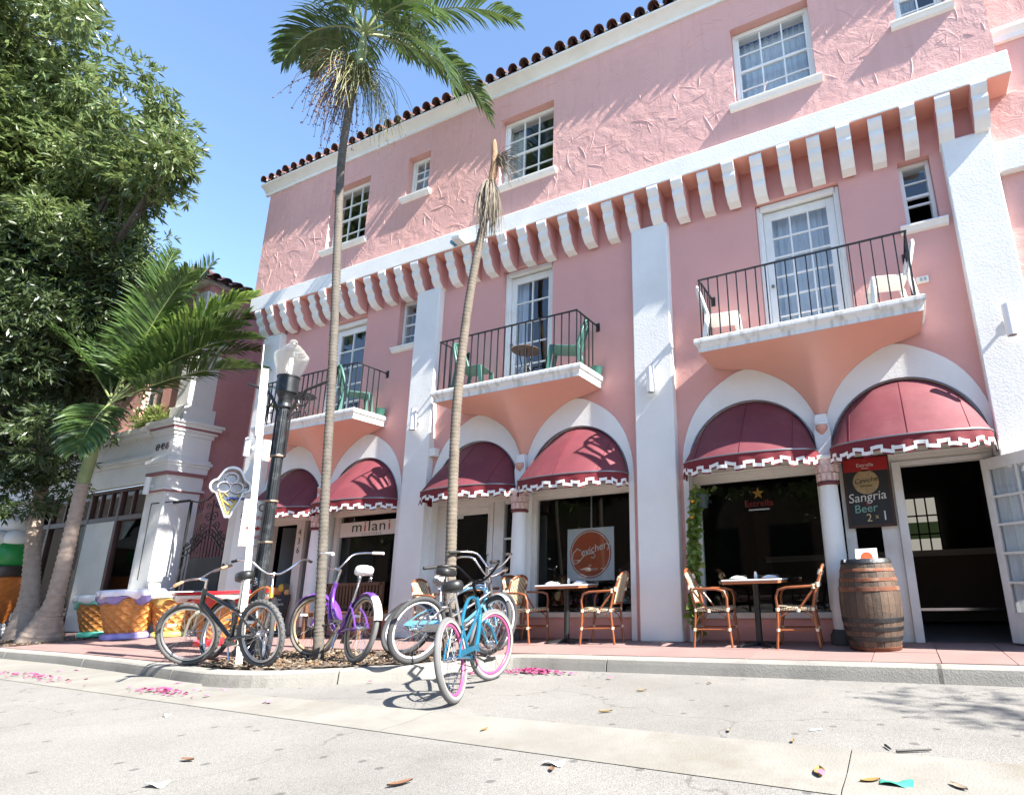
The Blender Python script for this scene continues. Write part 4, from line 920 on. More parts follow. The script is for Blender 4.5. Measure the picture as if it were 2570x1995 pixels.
# ================================================================== wall lamps and small fixtures
WL = mat('satin_white_metal', (.78, .78, .78), .35, .0, var=.03)
lampm = None
for k, (x_, y0, z_, lab) in enumerate(((9.385, YP, 3.56, 'white cylinder wall lamp on the pilaster between the poster window and the trailing plant window'), (4.88, YP, 3.60, 'white cylinder wall lamp on the pilaster between the gelateria and the glazed shop door'), (.40, YP, 3.64, 'white cylinder wall lamp on the end pilaster beside the iron gate'), (13.85, YP, 3.52, 'white cylinder wall lamp on the pilaster beside the open restaurant door'), (-2.75, -.22, 3.12, 'white cylinder wall lamp on the corner pilaster of the far building'))):
    g = empty('wall_lamp', (x_, y0, z_), lab, 'lamp', 'cylinder wall lamps')
    if lampm is None:
        b1 = MB().lathe([(.048, -.19), (.055, -.19), (.055, .19), (.048, .19), (.048, .15), (.001, .15)], (0, -.11, 0), 20, cap=False).build('cylinder_shade', WL, g, smooth=50)
        b2 = MB().tube([(0, -.0, 0), (0, -.06, 0)], .022, 10).build('arm', WL, g, smooth=50); b3 = MB().box(-.045, .045, -.012, -.001, -.05, .05).build('back_plate', WL, g, bevel=.004); b4 = MB().lathe([(.045, -.17), (.04, -.165)], (0, -.11, 0), 16).build('lens', mat('grey_lens', (.25, .25, .26), .3), g); lampm = (b1, b2, b3, b4)
    else:
        for q in lampm: inst(q, g)
tag(MB().box(5.165, 5.30, -.12, .0, 2.93, 3.07).build('junction_box', WPAINT, bevel=.008), 'white junction box on the pilaster side above the glazed shop door', 'box')
p_ = at(2315, 705, Y=0); eb = empty('socket_box', (p_.x, 0, p_.z), 'small white twin socket box on the pink wall beside the upper balcony', 'fixture')  # outlet box with two sockets, holds no lamp
MB().box(-.07, .07, -.05, -.001, -.04, .04).build('housing', WPAINT, eb, bevel=.006); MB().box(-.03, .0, -.056, -.05, -.025, .02).build('socket', mat('grey_socket', (.4, .4, .4), .5), eb); MB().box(.015, .045, -.056, -.05, -.025, .02).build('socket', mat('grey_socket', (.4, .4, .4), .5), eb)
# floodlight on the corbel band
p_ = at(1160, 610, Y=YB); fl = empty('floodlight', (p_.x, YB, p_.z-.03), 'small white and blue floodlight fixed under the corbel band', 'lamp')
MB().prism([(-.0, .0), (-.16, .02), (-.17, .09), (-.05, .13), (0, .1)], 'x', -.1, .08).build('housing', WPAINT, fl, bevel=.006); MB().box(-.17, -.1, -.12, -.01, .0, .06).build('lens', mat('blue_lens', (.08, .28, .42), .25), fl)
# hanging chime under the first balcony
p_ = at(735, 1060, Y=-.62); ch = empty('wind_chime', tuple(p_), 'small wooden chime on a cord hanging from the balcony by the street lamp', 'chime'); MB().tube([(0, 0, 0), (0, 0, 3.645-p_.z)], .003, 4).build('cord', mat('cord', (.3, .28, .25), .8), ch); MB().lathe([(.002, .06), (.03, .03), (.02, 0)], (0, 0, 0), 8).build('cap', WPAINT, ch); MB().tube([(0, 0, .0), (.01, 0, -.13)], .013, 6).build('clapper', mat('red_wood', (.25, .08, .06), .6), ch)

# ================================================================== hanging neon ice cream sign
c_ = at(577, 1232, Y=-.55); ns = empty('ice_cream_sign', (c_.x, c_.y, c_.z), 'white box sign shaped as an ice cream cone with neon tubes by the gate', 'sign', rz=R(62))
out = []
def arc(cx, cz, r, a0, a1, n): return [(cx+r*math.cos(R(a0+(a1-a0)*k/n)), cz+r*math.sin(R(a0+(a1-a0)*k/n))) for k in range(n+1)]
out = [(-.02, -.52), (.06, -.52), (.22, -.05)]+arc(.19, .08, .14, -60, 75, 8)+arc(0.0, .30, .17, 20, 160, 10)+arc(-.19, .08, .14, 105, 240, 8)+[(-.22, -.05)]
mb = MB(); n = len(out)
for k in range(n):
    a, b = out[k], out[(k+1) % n]
    for sc_, y0, y1 in ((1, -.1, .1), (.90, -.099, .085)): mb.quad((a[0]*sc_, y0, a[1]*sc_), (b[0]*sc_, y0, b[1]*sc_), (b[0]*sc_, y1, b[1]*sc_), (a[0]*sc_, y1, a[1]*sc_))
    mb.quad((a[0], -.1, a[1]), (b[0], -.1, b[1]), (b[0]*.9, -.1, b[1]*.9), (a[0]*.9, -.1, a[1]*.9))
mb.quad(*[(p[0], .1, p[1]) for p in out]); mb.build('sign_box', mat('brushed_white_metal', (.62, .62, .63), .4, .5, var=.1), ns, smooth=40)
MB().quad(*[(p[0]*.9, .084, p[1]*.9) for p in out]).build('mirror_back', mat('dull_mirror', (.34, .3, .3), .15, .9), ns)
NEON = mat('white_neon_tube', (.75, .75, .78), .2); NEY = mat('yellow_neon_tube', (.55, .42, .08), .25)
for cx, cz in ((-.1, .07), (.1, .07), (0, .25)): MB().tube([(p[0], .0, p[1]) for p in arc(cx, cz, .1, -150, 190, 20)], .012, 6).build('neon_scoop', NEON, ns, smooth=60)
MB().tube([(-.16, -.0, -.04), (-.0, -.0, -.44), (.02, 0, -.44), (.17, 0, -.04), (.08, 0, -.2), (-.08, 0, -.04), (-.12, 0, -.15), (.08, 0, -.32)], .012, 6).build('neon_cone', NEY, ns, smooth=60)
MB().box(-.02, .5, -.03, .03, -.16, -.12).build('mounting_bar', mat('blue_strap', (.05, .08, .3), .5), ns); MB().tube([(.2, .05, .1), (.62, .3, .12)], .02, 8).build('bracket', STEEL, ns)

# ================================================================== street lamp, sign post
LPX, LPY = 4.42, -2.18
lp = empty('street_lamp', (LPX, LPY, 0), 'black fluted street lamp post with clear acorn globe beside the parked bicycles', 'street lamp')
LPM = mat('lamp_post_paint', (.022, .025, .028), .4, .3, var=.3, vs=7, col2=(.08, .085, .09), cs=9)
mb = MB(); prof = [(.20, 0), (.20, .05), (.17, .08), (.165, .35), (.14, .42), (.10, .5), (.085, .56)]; mb.lathe(prof, (0, 0, 0), 20); mb.build('base', LPM, lp, smooth=40)
mb = MB(); seg = 48
def flute(r): return [(r*(1 if k % 4 in (0, 1) else .93)*math.cos(2*math.pi*k/seg), r*(1 if k % 4 in (0, 1) else .93)*math.sin(2*math.pi*k/seg)) for k in range(seg)]
r0, r1 = flute(.085), flute(.064)
for k in range(seg): mb.quad((*r0[k], .55), (*r0[(k+1) % seg], .55), (*r1[(k+1) % seg], 3.38), (*r1[k], 3.38))
mb.build('fluted_pole', LPM, lp)
MB().lathe([(.07, 2.62), (.08, 2.63), (.08, 2.66), (.07, 2.67)], (0, 0, 0), 20).build('collar', LPM, lp, smooth=50)
MB().lathe([(.066, 3.34), (.09, 3.36), (.09, 3.39), (.075, 3.42), (.095, 3.50), (.12, 3.56), (.14, 3.58), (.14, 3.80), (.15, 3.81), (.15, 3.83), (.13, 3.84)], (0, 0, 0), 28).build('fitter', LPM, lp, smooth=35)
def acorn(seg=48):
    mb = MB(); P = [(.125, 3.83), (.16, 3.90), (.195, 4.0), (.215, 4.10), (.222, 4.16), (.205, 4.185), (.19, 4.19), (.175, 4.225), (.165, 4.23), (.15, 4.262), (.14, 4.267), (.115, 4.30), (.09, 4.325), (.05, 4.34), (.045, 4.36), (.055, 4.38), (.045, 4.405), (.02, 4.42), (.001, 4.425)]
    i0 = len(mb.v)
    for i, (r_, z) in enumerate(P):
        for k in range(seg):
            q = r_*(1+(.012 if (k % 2 and z < 4.17) else 0)); mb.v.append((q*math.cos(2*math.pi*k/seg), q*math.sin(2*math.pi*k/seg), z))
    for i in range(len(P)-1):
        for k in range(seg):
            a = i*seg+k; b = i*seg+(k+1) % seg; mb.f.append((a, b, b+seg, a+seg))
    return mb
gm = bpy.data.materials.new('prismatic_glass'); gm.use_nodes = True; gN = gm.node_tree.nodes; gL = gm.node_tree.links; gN.clear(); go = gN.new('ShaderNodeOutputMaterial'); m1 = gN.new('ShaderNodeMixShader'); m1.inputs[0].default_value = .45
gt_ = gN.new('ShaderNodeBsdfTransparent'); gt_.inputs[0].default_value = (.92, .94, .93, 1); gd = gN.new('ShaderNodeBsdfTranslucent'); gd.inputs[0].default_value = (.85, .85, .8, 1); gg = gN.new('ShaderNodeBsdfGlossy'); gg.inputs['Roughness'].default_value = .12; m2 = gN.new('ShaderNodeMixShader'); m2.inputs[0].default_value = .25
gL.new(gd.outputs[0], m2.inputs[1]); gL.new(gg.outputs[0], m2.inputs[2]); gL.new(gt_.outputs[0], m1.inputs[1]); gL.new(m2.outputs[0], m1.inputs[2]); gL.new(m1.outputs[0], go.inputs[0])
acorn().build('acorn_globe', gm, lp, smooth=30)
MB().lathe([(.03, 3.84), (.035, 4.0), (.03, 4.12), (.001, 4.14)], (0, 0, 0), 12).build('bulb', mat('frosted_bulb', (.8, .8, .76), .4), lp, smooth=60)
vd = Vector((cr.x, cr.y, 0)).normalized()
for s in (1, -1):
    a = MB(); L_ = .52
    def q_(t, z): return tuple(vd*s*t)+(z,) if False else (vd.x*s*t, vd.y*s*t, z)
    a.tube([q_(.07, 3.25), q_(.16, 3.45), q_(.28, 3.62), q_(L_, 3.72), q_(L_+.06, 3.74)], .02, 6); a.tube([q_(.26+.075*math.cos(t), 3.48+.10*math.sin(t)) for t in [k*.52 for k in range(13)]], .011, 5); a.tube([q_(.2+.05*math.cos(t), 3.33+.05*math.sin(t)) for t in [k*.52 for k in range(13)]], .009, 5); a.tube([q_(.10, 2.62), q_(.10, 3.3)], .014, 6)
    a.build('banner_arm', BLACK, lp, smooth=50)
for z in (2.62, 1.42, 1.98): MB().lathe([(.083, z), (.088, z+.005), (.088, z+.025), (.083, z+.03)], (0, 0, 0), 20).build('strap', mat('rusty_strap', (.3, .22, .16), .6, .5), lp, smooth=50)
# parking sign strapped to the lamp post
dv = Vector((CX-LPX, CY-LPY, 0)).normalized()
ps = empty('parking_sign', (LPX-vd.x*.17, LPY-vd.y*.17-.03, 0), 'narrow white no parking sign with red lettering strapped to the lamp post', 'sign', rz=math.atan2(dv.y, dv.x)+R(90+28))
MB().box(-.15, .15, -.004, .004, 1.38, 2.02).build('plate', mat('white_enamel', (.72, .72, .68), .4, var=.06), ps, bevel=.003)
mb = MB()
for a in ((-.145, .145, 2.008, 2.015), (-.145, .145, 1.385, 1.392)): mb.box(a[0], a[1], -.0065, -.0045, a[2], a[3])
for a in ((-.145, -.139), (.139, .145)): mb.box(a[0], a[1], -.0064, -.0045, 1.392, 2.008)
mb.build('border', mat('brown_border', (.12, .05, .04), .5), ps)
text('lettering', 'NO', .16, mat('brown_border', (.12, .05, .04), .5), ps, (0.03, -.006, 1.91)); text('lettering', 'PARKING', .072, REDI, ps, (0, -.006, 1.77)); 
MB().prism([(-.1, 1.63), (-.05, 1.67), (-.05, 1.645), (.05, 1.645), (.05, 1.67), (.1, 1.63), (.05, 1.59), (.05, 1.615), (-.05, 1.615), (-.05, 1.59)], 'y', -.006, -.0045).build('arrow', REDI, ps); text('lettering', 'ZONE', .07, REDI, ps, (0, -.006, 1.51))
# pale sign post seen edge-on
spb = Vector((5.391, -2.9, 0)); spt = Vector((5.06, -2.9, 3.60))
sp = empty('sign_post', tuple(spb), 'leaning pale metal sign post with its plate edge on beside the lamp', 'sign post')
mb = MB(); d_ = spt-spb; up_ = d_.normalized(); e2 = Vector((5.2-CX, -2.9-CY, 0)).normalized(); e1 = Vector((e2.y, -e2.x, 0))
def bar(c0, c1, w1, w2, off=Vector((0, 0, 0))):
    i = len(mb.v); mb.box(-1, 1, -1, 1, 0, 1)
    for k in range(i, len(mb.v)):
        x_, y_, z_ = mb.v[k]; p = c0.lerp(c1, z_)+off+e1*x_*w1+e2*y_*w2; mb.v[k] = tuple(p)
bar(Vector((0, 0, 0)), d_, .032, .004); bar(Vector((0, 0, 0)), d_, .004, .02, e1*-.028+e2*.02); bar(Vector((0, 0, 0)), d_, .004, .02, e1*.028+e2*.02)
SPW = mat('pale_galvanised_paint', (.66, .68, .66), .5, .2, var=.08, vs=6); mb.build('channel_post', SPW, sp)
mb = MB(); bar(d_*.74, d_*1.08, .004, .15, e1*-.045+e2*.02); mb.build('sign_plate', mat('pale_plate', (.72, .70, .64), .5, .1, var=.05), sp)
# ================================================================== bicycles
def bicycle(label, loc, heading, lean, col, style='cruiser', steer=0., sc=1., bars='cruiser', barcol=None, gripcol=(.02, .02, .02), saddle=(.015, .015, .016), rimcol=None, fender=None, fork=None, whitewall=False, tyre=None, reflector=True, saddle_style=None, lock=False, crank=-40):
    nm = 'bicycle'
    g = empty(nm, loc, label, 'bicycle', 'bicycles parked by the kerb'); g.rotation_euler = (Matrix.Rotation(R(heading), 3, 'Z') @ Matrix.Rotation(R(lean), 3, 'X')).to_euler(); g.scale = (sc,)*3
    r, wb = .335, 1.10; key = label[:18]
    FR = mat('frame_paint_'+style+str(col), col, .22, .35, coat=.6, var=.08, vs=9); BR = mat('bar_metal_'+str(barcol), barcol, .25, .9) if barcol else CHROME
    GR = mat('grip_'+str(gripcol), gripcol, .7, var=.1); SD = mat('saddle_'+str(saddle), saddle, .45, var=.1, bump=.1, bs=60)
    RIM = mat('rim_'+str(rimcol), rimcol, .35, .2) if rimcol else mat('alloy_rim', (.62, .62, .63), .3, .9)
    TY = mat('tyre_'+str(tyre), tyre, .8, var=.1, bump=.3, bs=180) if tyre else RUBBER
    hb, ht = Vector((wb-.175, 0, .62)), Vector((wb-.235, 0, .80)); ax = (ht-hb).normalized(); ST = Matrix.Translation(hb) @ Matrix.Rotation(R(steer), 4, ax) @ Matrix.Translation(-hb)
    I = Matrix.Identity(4)
    def wheel(x, Mx):
        def fin(mb): return mb.move(0, Mx)
        tr = .026 if style == 'cruiser' else .024
        w_ = fin(MB().torus((x, 0, r), r-tr, tr, seg=48, ss=8)).build('wheel', TY, g, smooth=70)
        if style == 'mtb':
            kn = MB()
            for k in range(72):
                a = 2*math.pi*k/72; i0 = len(kn.v); kn.box(-.006, .006, -.018 if k % 2 else .002, -.002 if k % 2 else .018, -.003, .004); kn.move(i0, Matrix.Translation((x, 0, r)) @ Matrix.Rotation(-a, 4, 'Y') @ Matrix.Translation((0, 0, r-.002)))
            fin(kn).build('tread', TY, w_)
        mb = MB(); mb.torus((x, 0, r), r-.062, .014, seg=48, ss=8, sq=.9); fin(mb).build('rim', RIM, w_, smooth=70)
        if whitewall:
            for s in (-1, 1):
                mb = MB(); n = 48
                for k in range(n):
                    a, b = 2*math.pi*k/n, 2*math.pi*(k+1)/n; y = s*.0245
                    mb.quad(*[(x+q*math.cos(t), y+s*(0 if q > r-.04 else -.003), r+q*math.sin(t)) for q, t in ((r-.030, a), (r-.030, b), (r-.049, b), (r-.049, a))])
                fin(mb).build('whitewall', mat('cream_whitewall', (.32, .30, .25), .7, var=.1), w_)
        mb = MB(); mb.tube([(x, -.045, r), (x, -.03, r), (x, .03, r), (x, .045, r)], [.016, .022, .022, .016], 10); mb.tube([(x, -.07, r), (x, .07, r)], .006, 6); fin(mb).build('hub', CHROME, w_, smooth=50)
        mb = MB(); n = 28
        for k in range(n):
            a = 2*math.pi*k/n; b = a+(.9 if k % 4 < 2 else -.9); s = 1 if k % 2 else -1
            mb.tube([(x+.02*math.cos(b), s*.028, r+.02*math.sin(b)), (x+(r-.075)*math.cos(a), s*.004, r+(r-.075)*math.sin(a))], .0014, 3, cap=False)
        fin(mb).build('spokes', CHROME, w_)
        if reflector: fin(MB().box(x+.12, x+.20, -.012, .012, r+.10, r+.125)).build('reflector', mat('white_reflector', (.8, .8, .78), .3), w_)
    wheel(0, I); wheel(wb, ST)
    bb = Vector((.45, 0, .285)); stt = Vector((.335, 0, .60)); rh = Vector((0, 0, r))
    f = MB()
    f.tube([tuple(hb), tuple(ht)], .024, 12); f.tube([tuple(bb), tuple(stt)], .017, 10); f.tube([(bb.x, -.04, bb.z), (bb.x, .04, bb.z)], .025, 12)
    if style == 'cruiser':
        f.tube(bez(ht-ax*.03, (.62, 0, .90), stt+Vector((.005, 0, -.02)), 10), .017, 10); f.tube(bez(hb+ax*.02, (.72, 0, .30), bb, 10), .021, 10)
        f.tube(bez(hb+ax*.07, (.70, 0, .56), (.40, 0, .43), 8), .015, 8)
    elif style == 'step':
        f.tube(bez(ht-ax*.05, (.86, 0, .40), (.42, 0, .36), 12), .02, 10); f.tube(bez(hb+ax*.01, (.80, 0, .26), bb, 12), .024, 10)
    else:
        f.tube([tuple(ht-ax*.04), tuple(stt+Vector((-.0, 0, -.05)))], .018, 10); f.tube([tuple(hb+ax*.03), tuple(bb)], .023, 10)
    for s in (-1, 1):
        f.tube(bez((stt.x+.0, s*.015, stt.z-.06), (.16, s*.07, .55 if style != 'mtb' else .5), (0, s*.062, r), 6), .010, 8); f.tube([(bb.x, s*.02, bb.z), (.2, s*.05, r-.02), (0, s*.062, r)], .011, 8)
    f.build('frame', FR, g, smooth=60)
    # fork, stem, bars
    FK = mat('fork_paint_'+str(fork), fork, .3, .3, coat=.4) if fork else FR
    f = MB(); f.tube([tuple(hb-ax*.01), tuple(hb-ax*.07)], .02, 8); fh = Vector((wb, 0, r))
    for s in (-1, 1): f.tube([tuple(hb-ax*.06+Vector((0, s*.05, 0))), tuple((hb+fh)/2+Vector((.0, s*.058, .03))), tuple(fh+Vector((0, s*.058, 0)))], [.017, .015, .010], 8)
    f.tube([tuple(hb-ax*.06+Vector((0, -.055, 0))), tuple(hb-ax*.06+Vector((0, .055, 0)))], .018, 8)
    f.move(0, ST).build('fork', FK, g, smooth=60)
    sb = ht+ax*.03; s2 = sb+ax*(.12 if bars == 'cruiser' else .07); s3 = s2+Vector((.07, 0, .015))
    f = MB(); f.tube([tuple(ht), tuple(s2)], .013, 8); f.tube([tuple(s2-ax*.01), tuple(s3)], .016, 8); f.move(0, ST).build('stem', BR, g, smooth=60)
    hbm = MB(); grips = []
    for s in (-1, 1):
        if bars == 'cruiser': P = [s3, s3+Vector((.01, s*.06, .0)), s3+Vector((.02, s*.15, .06)), s3+Vector((-.0, s*.25, .15)), s3+Vector((-.10, s*.33, .17)), s3+Vector((-.20, s*.365, .165))]; gd_ = (P[-1]-P[-2]).normalized()
        else: P = [s3, s3+Vector((-.005, s*.1, .02)), s3+Vector((-.01, s*.2, .035)), s3+Vector((-.03, s*.29, .035))]; gd_ = (P[-1]-P[-2]).normalized()
        # smooth the bar
        Q = []
        for k in range(len(P)-1):
            a, b, c, d = P[max(k-1, 0)], P[k], P[k+1], P[min(k+2, len(P)-1)]
            for t in (0, .33, .66): Q.append(.5*((2*b)+(c-a)*t+(2*a-5*b+4*c-d)*t*t+(3*b-a-3*c+d)*t**3))
        Q.append(P[-1]); hbm.tube([tuple(q) for q in Q], .0115, 8); grips.append((P[-1]-gd_*.02, P[-1]+gd_*.11))
    hbm.move(0, ST); hbo = hbm.build('handlebar', BR, g, smooth=60)
    for a, b in grips: MB().tube([tuple(a), tuple(b)], [.0165, .0175], 10).move(0, ST).build('grip', GR, hbo, smooth=50)
    if bars == 'flat':
        for s in (-1, 1): MB().tube([tuple(s3+Vector((.02, s*.2, .02))), tuple(s3+Vector((.05, s*.26, .01))), tuple(s3+Vector((.04, s*.34, .0)))], .006, 5).move(0, ST).build('brake_lever', CHROME, hbo)
    # saddle
    sp0 = stt+Vector((-.005, 0, -.02)); sp1 = Vector((.265, 0, .86)); MB().tube([tuple(sp0), tuple(sp1)], .013, 8).build('seat_post', CHROME, g, smooth=50)
    sm = MB(); n = 24; rows = [(0.0, .84, -.035), (.35, 1., -.03), (.8, 1.0, 0), (1., .88, .03), (.8, .6, .045), (0.0, .0, .05)]
    prof2 = []
    wide = .125 if style != 'mtb' else .085
    def outl(t):
        a = 2*math.pi*t; x_ = math.cos(a); y_ = math.sin(a); k = .5-.5*x_   # k=1 at rear
        return Vector((.13*x_+.02*k, y_*(.028+(wide-.028)*k**.8), 0))
    for zz, ss in ((-.045, .80), (-.035, .97), (-.01, 1.02), (.02, .98), (.038, .82), (.046, .5)):
        for k in range(n):
            p = outl(k/n)*ss; sm.v.append((.25+p.x, p.y, .905+zz+(.018*(.5-.5*math.cos(2*math.pi*k/n))))) 
    m6 = 6
    for i in range(m6-1):
        for k in range(n): a = i*n+k; b = i*n+(k+1) % n; sm.f.append((a, b, b+n, a+n))
    sm.f.append(tuple(range((m6-1)*n, m6*n))); sm.f.append(tuple(range(n))[::-1])
    if 'striped' in label and 'striped_saddle' not in MATS:
        zm = mat('striped_saddle', (.03, .03, .03), .5); zN = zm.node_tree.nodes; zL = zm.node_tree.links; wv = zN.new('ShaderNodeTexWave'); wv.inputs['Scale'].default_value = 16; wv.inputs['Distortion'].default_value = 4; tc_ = zN.new('ShaderNodeTexCoord'); rp1 = zN.new('ShaderNodeValToRGB'); rp1.color_ramp.interpolation = 'CONSTANT'; rp1.color_ramp.elements[0].color = (.02, .02, .02, 1); rp1.color_ramp.elements[1].position = .5; rp1.color_ramp.elements[1].color = (.7, .7, .68, 1)
        zL.new(tc_.outputs['Object'], wv.inputs['Vector']); zL.new(wv.outputs['Fac'], rp1.inputs[0]); zL.new(rp1.outputs[0], zN['Principled BSDF'].inputs['Base Color'])
    sd = sm.build('saddle', MATS['striped_saddle'] if 'striped' in label else SD, g, smooth=60)
    if saddle_style == 'springs':
        for s in (-1, 1): MB().tube([(.16+.016*math.cos(t), s*.06+.016*math.sin(t), .80+t*.0042) for t in [k*.6 for k in range(32)]], .003, 4).build('saddle_spring', CHROME, sd)
    MB().tube([(.17, .02, .865), (.30, .015, .87)], .006, 5).build('saddle_rail', CHROME, sd)
    # drivetrain
    cs_ = MB(); n = 36; y = -.05
    for k in range(n):
        a, b = 2*math.pi*k/n, 2*math.pi*(k+1)/n
        for q0, q1 in ((.095, .075), (.03, .0)): cs_.quad(*[(bb.x+q*math.cos(t), y, bb.z+q*math.sin(t)) for q, t in ((q0, a), (q0, b), (q1, b), (q1, a))])
    for k in range(5): a = 2*math.pi*k/5; cs_.tube([(bb.x, y, bb.z), (bb.x+.085*math.cos(a), y, bb.z+.085*math.sin(a))], .007, 4)
    co = cs_.build('chainring', CHROME if style == 'mtb' else mat('dark_chainring', (.06, .06, .06), .4, .7), g)
    MB().tube([(bb.x, y, bb.z+.09), (0, y, r+.04)], .004, 4).build('chain', mat('oily_chain', (.06, .055, .05), .4, .8), g); MB().tube([(bb.x, y, bb.z-.09), (0, y, r-.04)], .004, 4).build('chain', mat('oily_chain', (.06, .055, .05), .4, .8), g)
    for s in (-1, 1):
        a = R(crank)+(0 if s < 0 else math.pi); e = Vector((bb.x+.165*math.cos(a), s*.075, bb.z+.165*math.sin(a)))
        MB().tube([(bb.x, s*.06, bb.z), tuple(e)], [.013, .010], 6).build('crank_arm', CHROME, g, smooth=50); pm = MB(); pm.box(e.x-.04, e.x+.04, e.y+s*.01, e.y+s*.1, e.z-.011, e.z+.011); pm.box(e.x-.043, e.x-.03, e.y+s*.012, e.y+s*.098, e.z-.014, e.z+.014); pm.box(e.x+.03, e.x+.043, e.y+s*.012, e.y+s*.098, e.z-.014, e.z+.014); pm.build('pedal', mat('black_plastic', (.02, .02, .02), .5), g)
    if style != 'mtb': MB().prism([(bb.x+.1, bb.z+.03), (bb.x+.09, bb.z+.1), (.02, r+.055), (-.03, r+.0), (bb.x-.05, bb.z+.06)], 'y', y-.018, y-.014).build('chain_guard', FR, g)
    if fender:
        for x_, Mx, a0, a1 in ((0, I, 10, 165), (wb, ST, 40, 170)):
            mb = MB(); n = 24
            for k in range(n):
                t0, t1 = R(a0+(a1-a0)*k/n), R(a0+(a1-a0)*(k+1)/n)
                for (y0, d0), (y1, d1) in (((-.038, -.012), (-.02, .006)), ((-.02, .006), (.02, .006)), ((.02, .006), (.038, -.012))):
                    mb.quad(*[(x_+(r+.012+d)*math.cos(t), yy, r+(r+.012+d)*math.sin(t)) for yy, d, t in ((y0, d0, t0), (y0, d0, t1), (y1, d1, t1), (y1, d1, t0))])
            mg = mb.move(0, Mx).build('mudguard', mat('fender_paint_'+str(fender), fender, .25, .3, coat=.5), g, smooth=60)
    if 'tail' in label:
        mb = MB(); n = 10
        for k in range(n):
            t0, t1 = R(118+48*k/n), R(118+48*(k+1)/n)
            for (y0, d0), (y1, d1) in (((-.041, -.014), (-.021, .009)), ((-.021, .009), (.021, .009)), ((.021, .009), (.041, -.014))): mb.quad(*[((r+.012+d)*math.cos(t), yy, r+(r+.012+d)*math.sin(t)) for yy, d, t in ((y0, d0, t0), (y0, d0, t1), (y1, d1, t1), (y1, d1, t0))])
        mb.build('white_mudguard_tail', mat('grip_'+str(gripcol), gripcol, .7), g, smooth=60)
    if lock: MB().tube([(.75+.11*math.cos(t), .03+.12*math.sin(t), .36+.02*math.sin(2*t)) for t in [k*.4 for k in range(17)]], .009, 6).build('cable_lock', mat('black_plastic', (.02, .02, .02), .5), g, smooth=60)
    MB().tube([(.43, .05, .27), (.30, .12, .10)], .009, 6).build('kickstand', CHROME, g)
    return g
def head(a, b): return math.degrees(math.atan2(b[1]-a[1], b[0]-a[0]))
bicycle('teal cruiser bicycle with pink rims, black seat and black handlebar standing in the road', (8.89, -3.33, ZR+.004), 113.5, -10, (.015, .155, .26), 'cruiser', steer=-24, sc=1.02, barcol=(.02, .02, .022), rimcol=(.45, .08, .22), whitewall=True, reflector=False, tyre=(.12, .12, .125), crank=-20)
bicycle('purple step through cruiser bicycle with white saddle, grips and tail mudguard beside the tall palm', (6.80, -2.58, .01), head((6.80, -2.58), (5.5, -2.2)), 7, (.17, .055, .36), 'step', steer=28, sc=1.08, gripcol=(.78, .76, .72), saddle=(.82, .8, .77), rimcol=(.42, .30, .17), fender=(.17, .055, .36), whitewall=True, tyre=(.12, .12, .125), lock=True, saddle_style='springs')
bicycle('black and silver mountain bicycle with knobbly tyres and tan grips leaning on the sign post', (5.93, -3.0, .0), head((5.93, -3.0), (4.8, -3.03)), -9, (.02, .021, .023), 'mtb', steer=24, sc=1.07, bars='flat', gripcol=(.36, .22, .12), fork=(.40, .36, .28), tyre=(.09, .09, .09), crank=8, saddle_style='springs')
bicycle('orange cruiser bicycle with silver handlebar tucked behind the mountain bicycle', (4.35, -2.62, .0), head((4.35, -2.62), (5.6, -2.72)), -9, (.62, .18, .012), 'cruiser', steer=-25, sc=1.05, fender=(.02, .02, .022), crank=30)
bicycle('grey bicycle with black oversized saddle leaning against the dead palm trunk', (7.47, -2.42, .0), 80, 8, (.10, .10, .105), 'cruiser', steer=10, sc=1.04, rimcol=(.62, .62, .63), crank=10)
bicycle('light blue bicycle with striped saddle and silver mudguards slumped behind the grey bicycle', (6.82, -2.0, .01), 12, -26, (.18, .45, .62), 'cruiser', steer=-30, sc=1.02, fender=(.45, .5, .55), saddle=(.25, .25, .25), crank=60)

